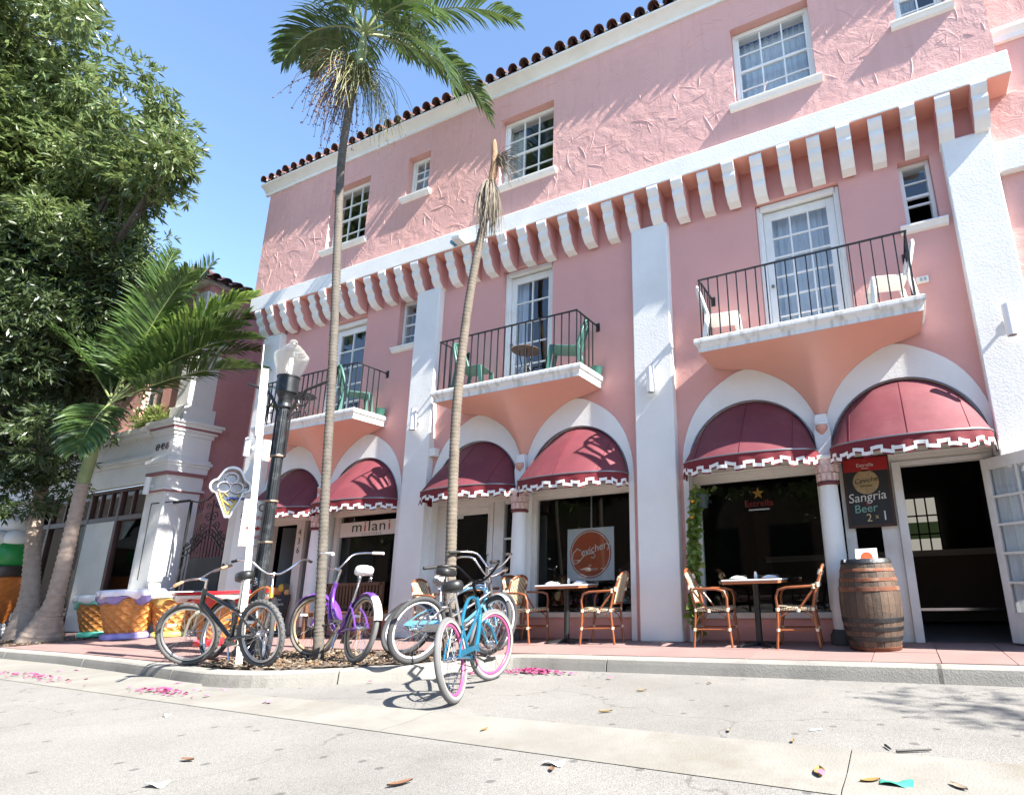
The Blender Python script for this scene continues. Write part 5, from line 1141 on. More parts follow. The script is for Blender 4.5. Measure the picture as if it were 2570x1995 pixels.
# ================================================================== cafe furniture
RATT = mat('bamboo_look_tube', (.25, .075, .025), .35, var=.3, vs=14, coat=.4); CREAM = mat('cream_binding', (.66, .56, .40), .7, var=.12)
def weave_mat():
    m = mat('woven_wicker', (.62, .52, .36), .7, bump=0); n = m.node_tree; N = n.nodes; L = n.links; b = N['Principled BSDF']
    tc = N.new('ShaderNodeTexCoord'); ck = N.new('ShaderNodeTexChecker'); ck.inputs['Scale'].default_value = 62; ck.inputs[1].default_value = (.66, .56, .38, 1); ck.inputs[2].default_value = (.10, .05, .025, 1)
    mp = N.new('ShaderNodeMapping'); mp.inputs['Rotation'].default_value = (.6, .78, .4); L.new(tc.outputs['Object'], mp.inputs[0]); L.new(mp.outputs[0], ck.inputs['Vector']); L.new(ck.outputs[0], b.inputs['Base Color']); return m
WEAVE = weave_mat()
def cafe_chair():
    g = empty('cafe_armchair', (0, 0, 0)); hw = .215     # faces +x, origin at the centre of the feet
    seat = MB().prism([(-.20, .40), (-.20, .435), (.20, .455), (.22, .44), (.22, .415), (.20, .405)], 'y', -.20, .20).build('seat', WEAVE, g, bevel=.01)
    for s in (-1, 1):
        P = [(-.235, s*.17, .0), (-.21, s*.18, .22), (-.19, s*.19, .43), (-.24, s*.195, .64), (-.30, s*.17, .80)]; MB().tube(P, [.015, .016, .017, .017, .016], 8).build('leg', RATT, g, smooth=60)
        MB().tube([(.23, s*.20, 0), (.205, s*.205, .25), (.195, s*.21, .43)], [.015, .016, .016], 8).build('leg', RATT, g, smooth=60)
        A = [(.195, s*.21, .43), (.20, s*.225, .55), (.17, s*.235, .63), (.08, s*.24, .655), (-.08, s*.235, .66), (-.235, s*.20, .665)]; MB().tube(A, .0155, 8).build('armrest', RATT, g, smooth=60)
        MB().tube([(-.235, s*.20, .665), (-.12, s*.205, .52), (-.03, s*.205, .41)], .012, 6).build('arm_brace', RATT, g, smooth=60)
        MB().tube([(-.215, s*.18, .20), (.21, s*.205, .20)], .010, 6).build('stretcher', RATT, g); MB().tube([(.20, s*.20, .25), (.17, s*.2, .34), (.09, s*.2, .385)], .008, 5).build('corner_brace', RATT, g); MB().tube([(-.20, s*.18, .25), (-.16, s*.19, .34), (-.09, s*.19, .385)], .008, 5).build('corner_brace', RATT, g)
        for p, ln in (((.205, s*.205, .20), .03), ((-.215, s*.18, .20), .03), ((.195, s*.21, .42), .035), ((-.19, s*.19, .42), .035), ((-.215, s*.20, .662), .05), ((-.26, s*.192, .68), .05), ((-.03, s*.205, .41), .035)): MB().tube([(p[0], p[1], p[2]-ln/2), (p[0], p[1], p[2]+ln/2)], .021, 8).build('binding', CREAM, g)
    for x_ in (-.2, .205): MB().tube([(x_, -.18, .20 if x_ > 0 else .2), (x_, .18, .2)], .009, 6).build('stretcher', RATT, g)
    MB().tube([(.20, -.21, .415), (.20, .21, .415)], .014, 6).build('seat_rail', RATT, g); MB().tube([(-.19, -.19, .42), (-.19, .19, .42)], .014, 6).build('seat_rail', RATT, g)
    def bp(t): a = math.pi*t; return (-.30-.035*math.sin(a), -.17*math.cos(a), .80+.095*math.sin(a))
    MB().tube([bp(k/14) for k in range(15)], .018, 8).build('back_bow', RATT, g, smooth=60)
    def back(u, v):
        y = -.155+.31*u; top = .80+.085*math.sqrt(max(0, 1-((y)/.17)**2)); z = .50+(top-.50)*v; return (-.205-.115*((z-.43)/.45)-.02*math.cos((u-.5)*math.pi)*v, y, z)
    MB().grid(back, 8, 8).build('backrest', WEAVE, g, smooth=80)
    MB().tube([(-.215, -.165, .50), (-.235, 0, .50), (-.215, .165, .50)], .013, 6).build('back_rail', RATT, g)
    for s in (-1, 1): MB().tube([(-.29, s*.165, .785), (-.31, s*.16, .84)], .023, 8).build('binding', CREAM, g)
    return g
ch0 = cafe_chair(); first = True
for x_, y_, rz, lab in ((10.22, -.42, 4, 'bamboo look cafe armchair in front of the trailing plant'), (11.20, -.42, 184, 'bamboo look cafe armchair between the round column and the trailing plant window table'), (8.64, -.36, 186, 'bamboo look cafe armchair against the wide white pilaster at the poster window'), (7.44, -.36, -6, 'bamboo look cafe armchair in front of the round column beside the poster window'), (6.98, -.32, 176, 'bamboo look cafe armchair back to back with the one at the round column'), (5.72, -.32, 4, 'bamboo look cafe armchair half hidden behind the grey bicycle')):
    c = ch0 if first else copy_tree(ch0); first = False; c.location = (x_, y_, 0); c.rotation_euler = (0, 0, R(rz)); tag(c, lab, 'chair', 'cafe armchairs on the pavement')
TTOP = mat('white_table_laminate', (.70, .69, .67), .35, var=.04); TEDGE = mat('orange_table_edge', (.42, .14, .06), .5)
PORC = mat('white_porcelain', (.8, .8, .79), .2)
for i, (x_, y_, lab) in enumerate(((10.72, -.34, 'white topped pedestal cafe table by the trailing plant window'), (8.06, -.30, 'white topped pedestal cafe table below the orange disc poster'), (6.36, -.30, 'white topped pedestal cafe table outside the glazed door behind the bicycles'))):
    g = empty('cafe_table', (x_, y_, 0), lab, 'table', 'cafe tables on the pavement', rz=R(3*i))
    MB().box(-.34, .34, -.30, .30, .735, .755).build('table_top', TTOP, g, bevel=.006); MB().box(-.33, .33, -.29, .29, .705, .734).build('edge_band', TEDGE, g, bevel=.004); MB().tube([(0, 0, .03), (0, 0, .705)], .038, 16).build('pedestal', BLACK, g, smooth=50)
    b = MB()
    for a in (45, 135, 225, 315): b.prism([(0, 0), (.30, 0), (.30, .018), (.04, .05), (0, .05)], 'y', -.03, .03); b.move(len(b.v)-10, Matrix.Rotation(R(a), 4, 'Z'))
    b.build('foot', BLACK, g)
    for j, (dx, dy) in enumerate(((-.19, -.08), (.17, .06))):
        wh = ['beside the trailing plant window', 'below the orange disc poster', 'outside the glazed door'][i]
        s = empty('place_setting', (x_+dx, y_+dy, .755), ('napkin on white plate, %s side of table '+wh) % ['pilaster' if i < 2 else 'doorway', 'column'][j], 'tableware', 'place settings on the cafe tables')
        MB().lathe([(.06, .002), (.085, .006), (.11, .014), (.108, .018), (.06, .008)], (0, 0, 0), 24).build('plate', PORC, s, smooth=50); MB().prism([(-.09, .012), (.09, .012), (.06, .034), (-.02, .045), (-.07, .03)], 'y', -.04, .04).build('napkin', mat('white_napkin', (.78, .78, .8), .9), s, bevel=.004); MB().box(.02, .10, -.02, .02, .034, .046).build('cutlery_roll', mat('dark_cutlery', (.15, .15, .16), .3, .8), s)
    if i < 2:
        sk = empty('salt_shaker', (x_+.0, y_+.04, .755), 'small glass shaker between the plates on the table '+['by the trailing plant window', 'below the orange disc poster'][i], 'shaker'); MB().lathe([(.02, 0), (.022, .05), (.016, .07)], (0, 0, 0), 12).build('body', mat('pale_shaker', (.6, .63, .63), .15), sk, smooth=50); MB().lathe([(.017, .07), (.018, .085), (.01, .092)], (0, 0, 0), 12).build('cap', CHROME, sk, smooth=50)
# wine barrel
bx, by = 12.00, -.48
brl = empty('wine_barrel', (bx, by, 0), 'weathered oak wine barrel with rusty hoops standing beside the open doorway', 'barrel')
BH = .93
def brad(t): return .25+.068*math.sin(math.pi*t)**.9 if 0 < t < 1 else .25
OAK = [mat('weathered_oak_%d' % k, c, .75, var=.35, vs=7, bump=.5, bs=35, col2=c2, cs=5) for k, (c, c2) in enumerate((((.075, .046, .03), (.025, .02, .017)), ((.10, .064, .042), (.035, .027, .022)), ((.062, .04, .028), (.022, .018, .015))))]
NS_ = 24; sm_ = None
def stave():
    mb = MB(); n = 12; w0 = math.pi/NS_*.965
    for k in range(n):
        t0, t1 = k/n, (k+1)/n
        for a0, a1 in ((-w0, 0), (0, w0)): mb.quad(*[(brad(t)*math.cos(a), brad(t)*math.sin(a), t*BH) for t, a in ((t0, a0), (t0, a1), (t1, a1), (t1, a0))])
        for a in (-w0, w0): mb.quad(*[((brad(t)-d)*math.cos(a), (brad(t)-d)*math.sin(a), t*BH) for t, d in ((t0, 0), (t1, 0), (t1, .02), (t0, .02))])
    for t in (0, 1): mb.quad(*[((brad(t)-d)*math.cos(a), (brad(t)-d)*math.sin(a), t*BH) for a, d in ((-w0, 0), (w0, 0), (w0, .025), (-w0, .025))])
    return mb
protos = []
for k in range(NS_):
    if k < 3: o = stave().build('stave', OAK[k], brl, smooth=40); protos.append(o)
    else: o = inst(protos[rnd.randrange(3)], brl)
    o.rotation_euler = (0, 0, 2*math.pi*k/NS_); s = 1+rnd.uniform(-.006, .006); o.scale = (s, s, 1)
RUST = mat('rusted_hoop', (.17, .06, .03), .75, .3, var=.4, vs=9, bump=.4, bs=60, col2=(.24, .17, .12), cs=6); IRON = mat('dark_hoop', (.05, .052, .055), .45, .7, var=.4, vs=14, bump=.5, bs=60)
for z0, z1, m_ in ((.0, .045, RUST), (.10, .145, IRON), (.20, .24, IRON), (.285, .33, IRON), (.60, .645, RUST), (.70, .735, RUST), (.80, .835, RUST), (.885, .935, IRON)):
    t0, t1 = z0/BH, min(1, z1/BH); MB().lathe([(brad(t0)+.002, z0), (brad(t0)+.006, z0+.002), (brad(t1)+.006, z1-.002), (brad(t1)+.002, z1)], (0, 0, 0), 48, cap=False).build('hoop', m_, brl, smooth=50)
MB().lathe([(.001, .90), (.245, .90)], (0, 0, 0), 32).build('barrel_head', OAK[1], brl)
fl_ = empty('menu_card', (bx+.02, by, .902), 'white menu card with orange disc standing on the barrel top', 'card')
i0 = MB(); i0.box(-.115, .115, -.003, .003, .0, .15); i0.move(0, Matrix.Rotation(R(-12), 4, 'X')); i0.build('card', mat('white_card', (.8, .8, .78), .7), fl_)
dm = MB(); dm.quad(*[(.065*math.cos(2*math.pi*k/24), -.005, .045+.065*math.sin(2*math.pi*k/24)) for k in range(24)]); dm.move(0, Matrix.Rotation(R(-12), 4, 'X')); dm.build('orange_disc', ORNG, fl_)
fy_ = empty('flyer', (bx-.06, by-.08, .904), 'loose white flyers lying on the barrel top', 'flyer'); MB().box(-.15, .02, -.1, .1, 0, .03).build('flyer_stack', mat('white_card', (.8, .8, .78), .7), fy_); MB().box(.06, .2, -.04, .12, 0, .034).build('flyer_stack', mat('white_card', (.8, .8, .78), .7), fy_)
# wooden bench below the gelateria window
WOOD = mat('brown_bench_wood', (.13, .058, .03), .6, var=.25, vs=12, bump=.15, bs=40)
bn = empty('wooden_bench', (3.62, -.18, 0), 'brown slatted wooden bench under the gelateria window', 'bench')
for k in range(17): MB().box(-.62+k*.0775-.022, -.62+k*.0775+.022, .13, .15, .47, .83).build('back_slat', WOOD, bn)
for z in (.83, .45): MB().box(-.66, .66, .12, .165, z, z+.055).build('back_rail', WOOD, bn, bevel=.004)
for k in range(5): MB().box(-.66, .66, -.27+k*.085, -.27+k*.085+.07, .40, .425).build('seat_slat', WOOD, bn, bevel=.004)
for x_ in (-.64, .64):
    for y_ in (-.26, .12): MB().box(x_-.03, x_+.03, y_-.0, y_+.06, 0, .60 if y_ < 0 else .88).build('leg', WOOD, bn, bevel=.004)
    MB().box(x_-.035, x_+.035, -.29, .14, .60, .63).build('armrest', WOOD, bn, bevel=.004)
    MB().box(x_-.02, x_+.02, -.2, .12, .34, .4).build('side_rail', WOOD, bn)
# chalk easel in the gelateria doorway
ez = empty('menu_easel', (1.62, -.05, 0), 'small chalk menu board topped with painted fruit in the gelateria doorway', 'sign', rz=R(10))
i0 = MB(); i0.box(-.22, .22, -.015, .015, .0, .72); i0.move(0, Matrix.Rotation(R(-8), 4, 'X')); i0.build('board', mat('dark_wood_frame', (.05, .022, .014), .5), ez)
i0 = MB(); i0.box(-.19, .19, -.02, -.014, .05, .69); i0.move(0, Matrix.Rotation(R(-8), 4, 'X')); i0.build('slate', mat('slate', (.016, .016, .018), .6), ez)
for k, (zz, sz, bd) in enumerate(((.63, .05, 'Gelato'), (.55, .075, 'Gelateria'), (.44, .05, 'Caffe'))): text('lettering', bd, sz, CH, ez, (0, -.024-.0+zz*.14-.0, zz), rot=(R(82), 0, 0))
for k, (dx, dz, r_, c) in enumerate(((-.12, .78, .07, (.5, .18, .03)), (0, .84, .075, (.6, .36, .04)), (.1, .86, .07, (.08, .05, .03)), (.13, .76, .06, (.55, .3, .12)), (-.03, .75, .05, (.4, .1, .04)))): MB().lathe([(.001, -r_), (r_*.7, -r_*.7), (r_, 0), (r_*.7, r_*.7), (.001, r_)], (dx, .1, dz), 12, sy=.4).build('painted_fruit', mat('fruit_%d' % k, c, .5), ez, smooth=60)
# low dark planter box among the bicycles
# ================================================================== ice cream props
WAF = mat('waffle_cone_paint', (.52, .22, .055), .5, var=.12, vs=8, coat=.2); WAF2 = mat('orange_waffle_paint', (.55, .17, .03), .5, var=.2, vs=6, coat=.2)
def waffle(r0, r1, h, z0, ncell, seg=96, rows=44, amp=.016):
    mb = MB(); V = []
    for i in range(rows+1):
        t = i/rows; r_ = r0+(r1-r0)*t
        for k in range(seg):
            u = k/seg*ncell; v = t*h/(2*math.pi*(r0+r1)/2)*ncell
            a = abs(((u+v) % 1)-.5)*2; b = abs(((u-v) % 1)-.5)*2; rib = max(max(0, (a-.72)/.28), max(0, (b-.72)/.28))
            q = r_+amp*min(1, rib*2); th = 2*math.pi*k/seg; mb.v.append((q*math.cos(th), q*math.sin(th), z0+h*t))
    for i in range(rows):
        for k in range(seg): a = i*seg+k; b = i*seg+(k+1) % seg; mb.f.append((a, b, b+seg, a+seg))
    return mb
def icing(r_, z, drop, seed, h=.1, rim=None):
    mb = MB(); n = 60; rg = random.Random(seed); ph = [rg.uniform(0, 6.28) for _ in range(4)]
    def dr(a): return drop*(.55+.3*math.sin(5*a+ph[0])+.25*math.sin(9*a+ph[1]))
    prof = [(.80, -1., .0), (1.0, -.95, 0), (1.06, -.6, 0), (1.05, 0, .2), (1.07, 0, .6), (.98, 0, .95), (.7, 0, 1.0), (.001, 0, .92)]
    for rr, dn, up in prof:
        for k in range(n):
            a = 2*math.pi*k/n; bl = 1+.035*math.sin(7*a+ph[2])+.02*math.sin(13*a+ph[3]); mb.v.append((r_*rr*bl*math.cos(a), r_*rr*bl*math.sin(a), z+dn*dr(a)+up*h))
    for i in range(len(prof)-1):
        for k in range(n): a = i*n+k; b = i*n+(k+1) % n; mb.f.append((a, b, b+n, a+n))
    return mb
def cone_stool(x_, y_, lab, c1, c2, base, s=1., seed=1):
    g = empty('ice_cream_cone_stool', (x_, y_, 0), lab, 'stool', 'ice cream cone stools'); g.scale = (s, s, s)
    MB().lathe([(.30, 0), (.32, .015), (.32, .07), (.29, .10), (.24, .11)], (0, 0, 0), 36).build('base', mat('gloss_paint_'+str(base), base, .3, coat=.4), g, smooth=45)
    waffle(.25, .40, .55, .105, 15, amp=.024).build('waffle_body', WAF, g, smooth=60)
    icing(.425, .675, .15, seed, .02).build('lower_icing', mat('gloss_paint_'+str(c2), c2, .25, coat=.6), g, smooth=70); icing(.435, .71, .075, seed+9, .09).build('upper_icing', mat('gloss_paint_'+str(c1), c1, .25, coat=.6), g, smooth=70)
    return g
def cpos(u, v): p = at(u, v, Z=0.); return p.x, p.y
cone_stool(*cpos(313, 1603), 'ice cream cone stool with lavender drips and lavender base on the pavement', (.72, .70, .78), (.20, .17, .42), (.26, .24, .55), 1.13, 3)
cone_stool(*cpos(245, 1597), 'ice cream cone stool with mint green drips and mint green base on the pavement', (.80, .80, .78), (.22, .62, .52), (.10, .52, .36), 1.03, 5)
cone_stool(*cpos(432, 1596), 'ice cream cone stool with yellow drips half hidden behind the mountain bicycle', (.80, .80, .76), (.48, .34, .10), (.42, .38, .08), 1.05, 8)
tx, ty = cpos(540, 1618)
tb = empty('ice_cream_cone_table', (tx, ty, 0), 'wide ice cream cone table with red top and red base behind the mountain bicycle', 'table')
MB().lathe([(.27, 0), (.29, .02), (.29, .08), (.24, .11)], (0, 0, 0), 36).build('base', mat('gloss_red', (.5, .012, .02), .3, coat=.4), tb, smooth=45); waffle(.22, .40, .56, .105, 20).build('waffle_body', WAF, tb, smooth=60)
icing(.44, .70, .16, 14, .06).build('icing', mat('gloss_red', (.5, .012, .02), .3, coat=.4), tb, smooth=70); MB().lathe([(.62, .765), (.64, .775), (.64, .80), (.62, .815), (.001, .815)], (0, 0, 0), 48).build('table_top', mat('gloss_red', (.5, .012, .02), .3, coat=.4), tb, smooth=45)
icing(.60, .76, .10, 17, .004).build('white_drips', mat('gloss_paint_white', (.75, .72, .7), .25, coat=.6), tb, smooth=70)
# giant cone statue
gx_, gy_ = at(-45, 1600, Z=0.).x, at(-45, 1600, Z=0.).y
gc = empty('giant_ice_cream_cone', (gx_, gy_, 0), 'giant ice cream cone statue with red, green and white scoops beside the left palms', 'statue')
gc.scale = (.9, .9, .93)
MB().lathe([(.40, 0), (.43, .03), (.40, .12), (.32, .28), (.30, .30)], (0, 0, 0), 32).build('base', WPAINT, gc, smooth=45); waffle(.28, .62, 1.08, .28, 16, amp=.02).build('waffle_body', WAF2, gc, smooth=60)
MB().lathe([(.60, 1.34), (.68, 1.37), (.70, 1.5), (.68, 1.60), (.55, 1.62)], (0, 0, 0), 36).build('collar', mat('dark_chocolate', (.035, .022, .02), .4), gc, smooth=45)
def ball(r_, c, n=14): 
    mb = MB(); mb.lathe([(max(.001, r_*math.cos(math.pi*(k/n-.5))*(1+.02*math.sin(k*2.3))), r_*math.sin(math.pi*(k/n-.5))) for k in range(n+1)], c, 28); return mb
sd_ = Vector((cr.x, cr.y, 0)).normalized(); bk = Vector((-sd_.y, sd_.x, 0))
for nm_, c, m_, r_ in (('green_scoop', sd_*.24-bk*.1, mat('gloss_green', (.02, .24, .05), .35), .42), ('red_scoop', sd_*-.40-bk*.05, mat('gloss_crimson', (.45, .01, .04), .35), .40), ('brown_scoop', bk*.35, mat('gloss_brown', (.12, .05, .03), .35), .4)): ball(r_, (c.x, c.y, 1.82)).build('scoop', m_, gc, smooth=60)
wh = MB()
for k in range(9):
    a = 2*math.pi*k/7; rr = .34 if k < 7 else .1; zz = 2.22 if k < 7 else 2.55
    i0 = len(wh.v); wh.lathe([(.001, -.2), (.2, -.14), (.25, 0), (.2, .14), (.08, .22), (.001, .24)], (rr*math.cos(a), rr*math.sin(a), zz+.04*math.sin(k*2)), 16)
wh.build('whipped_cream', WPAINT, gc, smooth=60)
# ================================================================== balcony furniture
def plastic_chair(colr, name='mat_'):
    m = mat('moulded_plastic_'+str(colr), colr, .4, var=.06, vs=5)
    g = empty('plastic_chair', (0, 0, 0))   # faces +x
    MB().prism([(-.20, .40), (.21, .42), (.23, .41), (.23, .395), (-.20, .375)], 'y', -.20, .20).build('seat', m, g, bevel=.012)
    for s in (-1, 1):
        for x0, x1 in ((.25, .20), (-.26, -.19)): MB().prism([(x0-.028, 0), (x0+.028, 0), (x1+.035, .40), (x1-.035, .40)], 'y', s*.21-.012, s*.21+.012).build('leg', m, g, bevel=.004)
        MB().tube([(-.19, s*.20, .40), (-.25, s*.20, .62), (-.30, s*.17, .80), (-.32, s*.10, .875), (-.325, 0, .90)], [.024, .024, .022, .022, .022], 8).build('back_frame', m, g, smooth=60)
    for y_ in (-.09, 0, .09): MB().prism([(-.205, .41), (-.19, .41), (-.31, .87), (-.325, .87)], 'y', y_-.022, y_+.022).build('back_slat', m, g, bevel=.004)
    return g
gch = plastic_chair((.035, .115, .09)); wch = plastic_chair((.74, .74, .70))
items = [(gch, 3.55, -.36, 60, 'dark green plastic chair on the balcony above the gelateria window'), (None, 8.05, -.36, 205, 'green plastic chair facing left on the balcony above the poster window'), (None, 6.25, -.33, 12, 'green plastic chair facing right on the balcony behind the dead palm'), (wch, 12.66, -.34, 190, 'white plastic chair facing left on the balcony beside the small window'), (None, 10.52, -.30, 14, 'white plastic chair facing right on the balcony end towards the lamp pilaster')]
src = None
for p, x_, y_, rz, lab in items:
    if p: c = p; src = p
    else: c = copy_tree(src)
    c.location = (x_, y_, 3.828); c.rotation_euler = (0, 0, R(rz)); tag(c, lab, 'chair', 'plastic chairs on the balconies')
for x_, y_, lab, r_, top in ((2.15, -.42, 'black iron bistro table on the balcony behind the street lamp', .24, BLACK), (7.25, -.30, 'low dark wicker table on the balcony above the poster window', .22, mat('dark_wicker', (.07, .04, .03), .8, var=.3, vs=20, bump=.4, bs=60))):
    g = empty('balcony_table', (x_, y_, 3.828), lab, 'table'); MB().lathe([(r_, .56), (r_+.01, .57), (r_, .585), (.001, .585)], (0, 0, 0), 28).build('table_top', top, g, smooth=40)
    for k in range(4): a = R(45+90*k); MB().tube([(r_*.5*math.cos(a), r_*.5*math.sin(a), .56), (r_*.25*math.cos(a), r_*.25*math.sin(a), .3), (r_*.9*math.cos(a), r_*.9*math.sin(a), 0)], .009, 5).build('leg', BLACK, g)
g = empty('iron_chair', (1.62, -.42, 3.828), 'black iron bistro chair with slatted wooden seat on the balcony behind the street lamp', 'chair')
for k in range(5): MB().box(-.19, .19, -.18+k*.075, -.18+k*.075+.055, .43, .45).build('seat_slat', mat('lime_weathered_slat', (.32, .32, .1), .7), g)
for sx_ in (-1, 1):
    for sy_ in (-1, 1): MB().tube([(sx_*.17, sy_*.16, .43), (sx_*.19, sy_*.18, 0)], .009, 5).build('leg', BLACK, g)
    MB().tube([(-.17, sx_*.16, .43), (-.22, sx_*.17, .86)], .009, 5).build('back_post', BLACK, g)
MB().tube([(-.22, -.17, .86), (-.23, 0, .89), (-.22, .17, .86)], .009, 5).build('back_rail', BLACK, g)
for bi, (x_, lab) in enumerate(((3.92, 'green pot standing on the outer corner of the balcony above the gelateria'), (8.44, 'green pot standing on the outer corner of the balcony above the poster window'))):
    tag(MB().lathe([(.05, 0), (.07, .01), (.09, .12), (.095, .13), (.08, .13), (.07, .03)], (x_, -.12, 3.828), 18).build('flower_pot', mat('moulded_plastic_'+str((.035, .115, .09)), (.035, .115, .09), .4), smooth=50), lab, 'pot')
# ================================================================== litter and petals
PET = mat('magenta_petal', (.36, .045, .15), .6, var=.3, vs=40); PET2 = mat('pale_pink_petal', (.45, .15, .26), .6, var=.2, vs=40)
def petals(name, cx, cy, z, n, sx_, sy_, lab, hgt=.04, ms=PET, rot=0):
    mb = MB(); rg = random.Random(n)
    for _ in range(n):
        dx, dy = rg.gauss(0, sx_), rg.gauss(0, sy_); x_ = cx+dx*math.cos(rot)-dy*math.sin(rot); y_ = cy+dx*math.sin(rot)+dy*math.cos(rot); d = math.hypot(dx/sx_, dy/sy_); zz = z+.006+max(0, hgt*(1-d/2))*rg.random()
        s = rg.uniform(.012, .026); Mx = Matrix.Translation((x_, y_, zz)) @ Matrix.Rotation(rg.uniform(0, 6.28), 4, 'Z') @ Matrix.Rotation(rg.uniform(-.7, .7), 4, 'X'); i0 = len(mb.v)
        mb.quad((-s, 0, 0), (-s*.3, -s*.7, .005), (s*.9, -s*.2, 0), (s, s*.25, .004), (-s*.2, s*.8, .004)); mb.move(i0, Mx)
    tag(stuff(mb.build(name, ms)), lab, 'petals')
def gpos(u, v, z=ZR): p = at(u, v, Z=z); return p.x, p.y
for (u, v), n, a, b, lab, rot in (((1338, 1689), 240, .17, .05, 'heap of magenta bougainvillea petals at the kerb corner', 0), ((80, 1702), 80, .55, .06, 'long drift of magenta petals in the gutter near the left palms', -.1), ((405, 1740), 80, .22, .05, 'drift of magenta petals in the gutter below the mountain bicycle', -.1), ((1190, 1695), 26, .07, .04, 'few magenta petals by the front wheel of the teal bicycle', 0)):
    petals('fallen_petals', *gpos(u, v), ZR+.012, n, a, b, lab, ms=PET, rot=rot)
mb = MB(); rg = random.Random(3)
for u, v in ((150, 1688), (190, 1686), (320, 1730), (450, 1720), (510, 1752), (560, 1738), (668, 1768), (1030, 1692), (930, 1715), (1405, 1676), (1465, 1682), (1535, 1705), (1650, 1688), (1668, 1686), (2070, 1950), (480, 1737)):
    x_, y_ = gpos(u, v)
    for _ in range(3):
        s = rg.uniform(.014, .028); i0 = len(mb.v); mb.quad((-s, 0, 0), (-s*.3, -s*.7, .006), (s*.9, -s*.2, 0), (s, s*.25, .01), (-s*.2, s*.8, .006)); mb.move(i0, Matrix.Translation((x_+rg.uniform(-.03, .03), y_+rg.uniform(-.02, .02), ZR+.022)) @ Matrix.Rotation(rg.uniform(0, 6.28), 4, 'Z'))
tag(stuff(mb.build('fallen_petals', PET2)), 'single pink petals scattered over the roadway and gutter', 'petals')
LEAFL = [mat('fallen_leaf_%d' % k, c, .7, var=.2, vs=30) for k, c in enumerate(((.22, .14, .04), (.15, .075, .04), (.24, .19, .14)))]
def fallen(u, v, s, m, lab, curl=.3, z=ZR):
    p = gpos(u, v, z); mb = MB(); a = rnd.uniform(0, 6.28)
    def fn(q, t): x_ = (q-.5)*2; w_ = math.sin(math.pi*min(1, max(0, q)))**.7*.38; return (x_*s, (t-.5)*2*w_*s, .004+curl*s*(abs(t-.5)*2)**2*.5+curl*s*.25*x_*x_)
    mb.grid(fn, 6, 2); mb.move(0, Matrix.Translation((p[0], p[1], z+.004)) @ Matrix.Rotation(a, 4, 'Z')); tag(mb.build('fallen_leaf', m, smooth=60), lab, 'leaf')
g_ = 'leaves on the roadway'
for i, (u, v, s, k, lab) in enumerate(((1520, 1788, .05, 0, 'yellow curled leaf on the open asphalt right of the teal bicycle'), (1610, 1735, .045, 0, 'small yellow leaf on the asphalt below the cafe tables'), (470, 1910, .05, 1, 'brown leaf lying in the road among the gum spots at the left'), (1003, 1971, .06, 1, 'tan leaf lying in the road between white scraps'), (1385, 1934, .035, 1, 'small brown leaf beside the white paper scrap'), (1830, 1836, .035, 2, 'pale crumpled leaf on the asphalt above the gutter'), (2058, 1944, .07, 0, 'large yellow seed pod leaf in the gutter near the green wrapper'), (2185, 1964, .05, 0, 'curled yellow leaf standing in the gutter by the green wrapper'), (1215, 1834, .04, 0, 'yellow leaf on the concrete gutter strip'), (1780, 1716, .035, 1, 'dry orange leaf near the kerb under the wine barrel'), (1990, 1863, .03, 0, 'tiny yellow leaf on the asphalt above the gutter pool'), (2408, 1980, .05, 2, 'pale pink dry leaf in the gutter pool'))):
    fallen(u, v, s, LEAFL[k], lab)
def scrap(u, v, s, m, lab, nm, cat, asp=.4): 
    p = gpos(u, v); mb = MB(); mb.grid(lambda a, b: ((a-.5)*2*s, (b-.5)*2*s*asp, .008+.012*math.sin(a*5)*math.sin(b*4+1)), 6, 4); mb.move(0, Matrix.Translation((p[0], p[1], ZR+.006)) @ Matrix.Rotation(rnd.uniform(-.3, .3), 4, 'Z')); tag(mb.build(nm, m, smooth=60), lab, cat)
PAP = mat('white_paper', (.8, .8, .78), .8)
scrap(1390, 1920, .06, PAP, 'white paper scrap at the edge of the gutter strip', 'paper_scrap', 'litter'); scrap(392, 1974, .06, PAP, 'white paper scrap on the asphalt at the lower left', 'paper_scrap', 'litter'); scrap(418, 1798, .04, PAP, 'small white paper scrap on the asphalt near the gutter petals', 'paper_scrap', 'litter')
scrap(2252, 1972, .07, mat('green_wrapper', (.06, .35, .24), .35, var=.3, vs=30), 'crumpled green and silver wrapper lying in the gutter', 'wrapper', 'litter', .5)
def stick(u0, v0, u1, v1, r_, m, lab, nm, cat): a, b = gpos(u0, v0), gpos(u1, v1); tag(MB().tube([(*a, ZR+r_+.004), (*b, ZR+r_+.004)], [r_, r_*.7], 6).build(nm, m), lab, cat)
BLK = mat('black_plastic', (.02, .02, .02), .5)
stick(2250, 1890, 2338, 1886, .008, BLK, 'broken black plastic stick on the asphalt', 'plastic_stick', 'litter'); stick(2222, 1874, 2236, 1884, .007, BLK, 'short broken piece of black plastic beside the longer stick', 'plastic_stick', 'litter'); stick(2033, 1835, 2063, 1832, .005, mat('pale_straw', (.7, .75, .78), .4), 'pale drinking straw on the asphalt', 'straw', 'litter')
p = gpos(957, 1705); cp_ = empty('plastic_cup', (p[0], p[1], ZR+.032), 'clear plastic cup with blue band lying on its side by the kerb', 'cup', rot=(0, R(88), R(8))); MB().lathe([(.024, 0), (.032, .10), (.034, .10), (.026, 0)], (0, 0, -.02), 20).build('cup_wall', glass_mat('clear_plastic', (.9, .92, .93)), cp_, smooth=50); MB().lathe([(.0265, -.015), (.0285, .025)], (0, 0, 0), 20, cap=False).build('blue_band', mat('blue_print', (.02, .12, .45), .4), cp_, smooth=50)
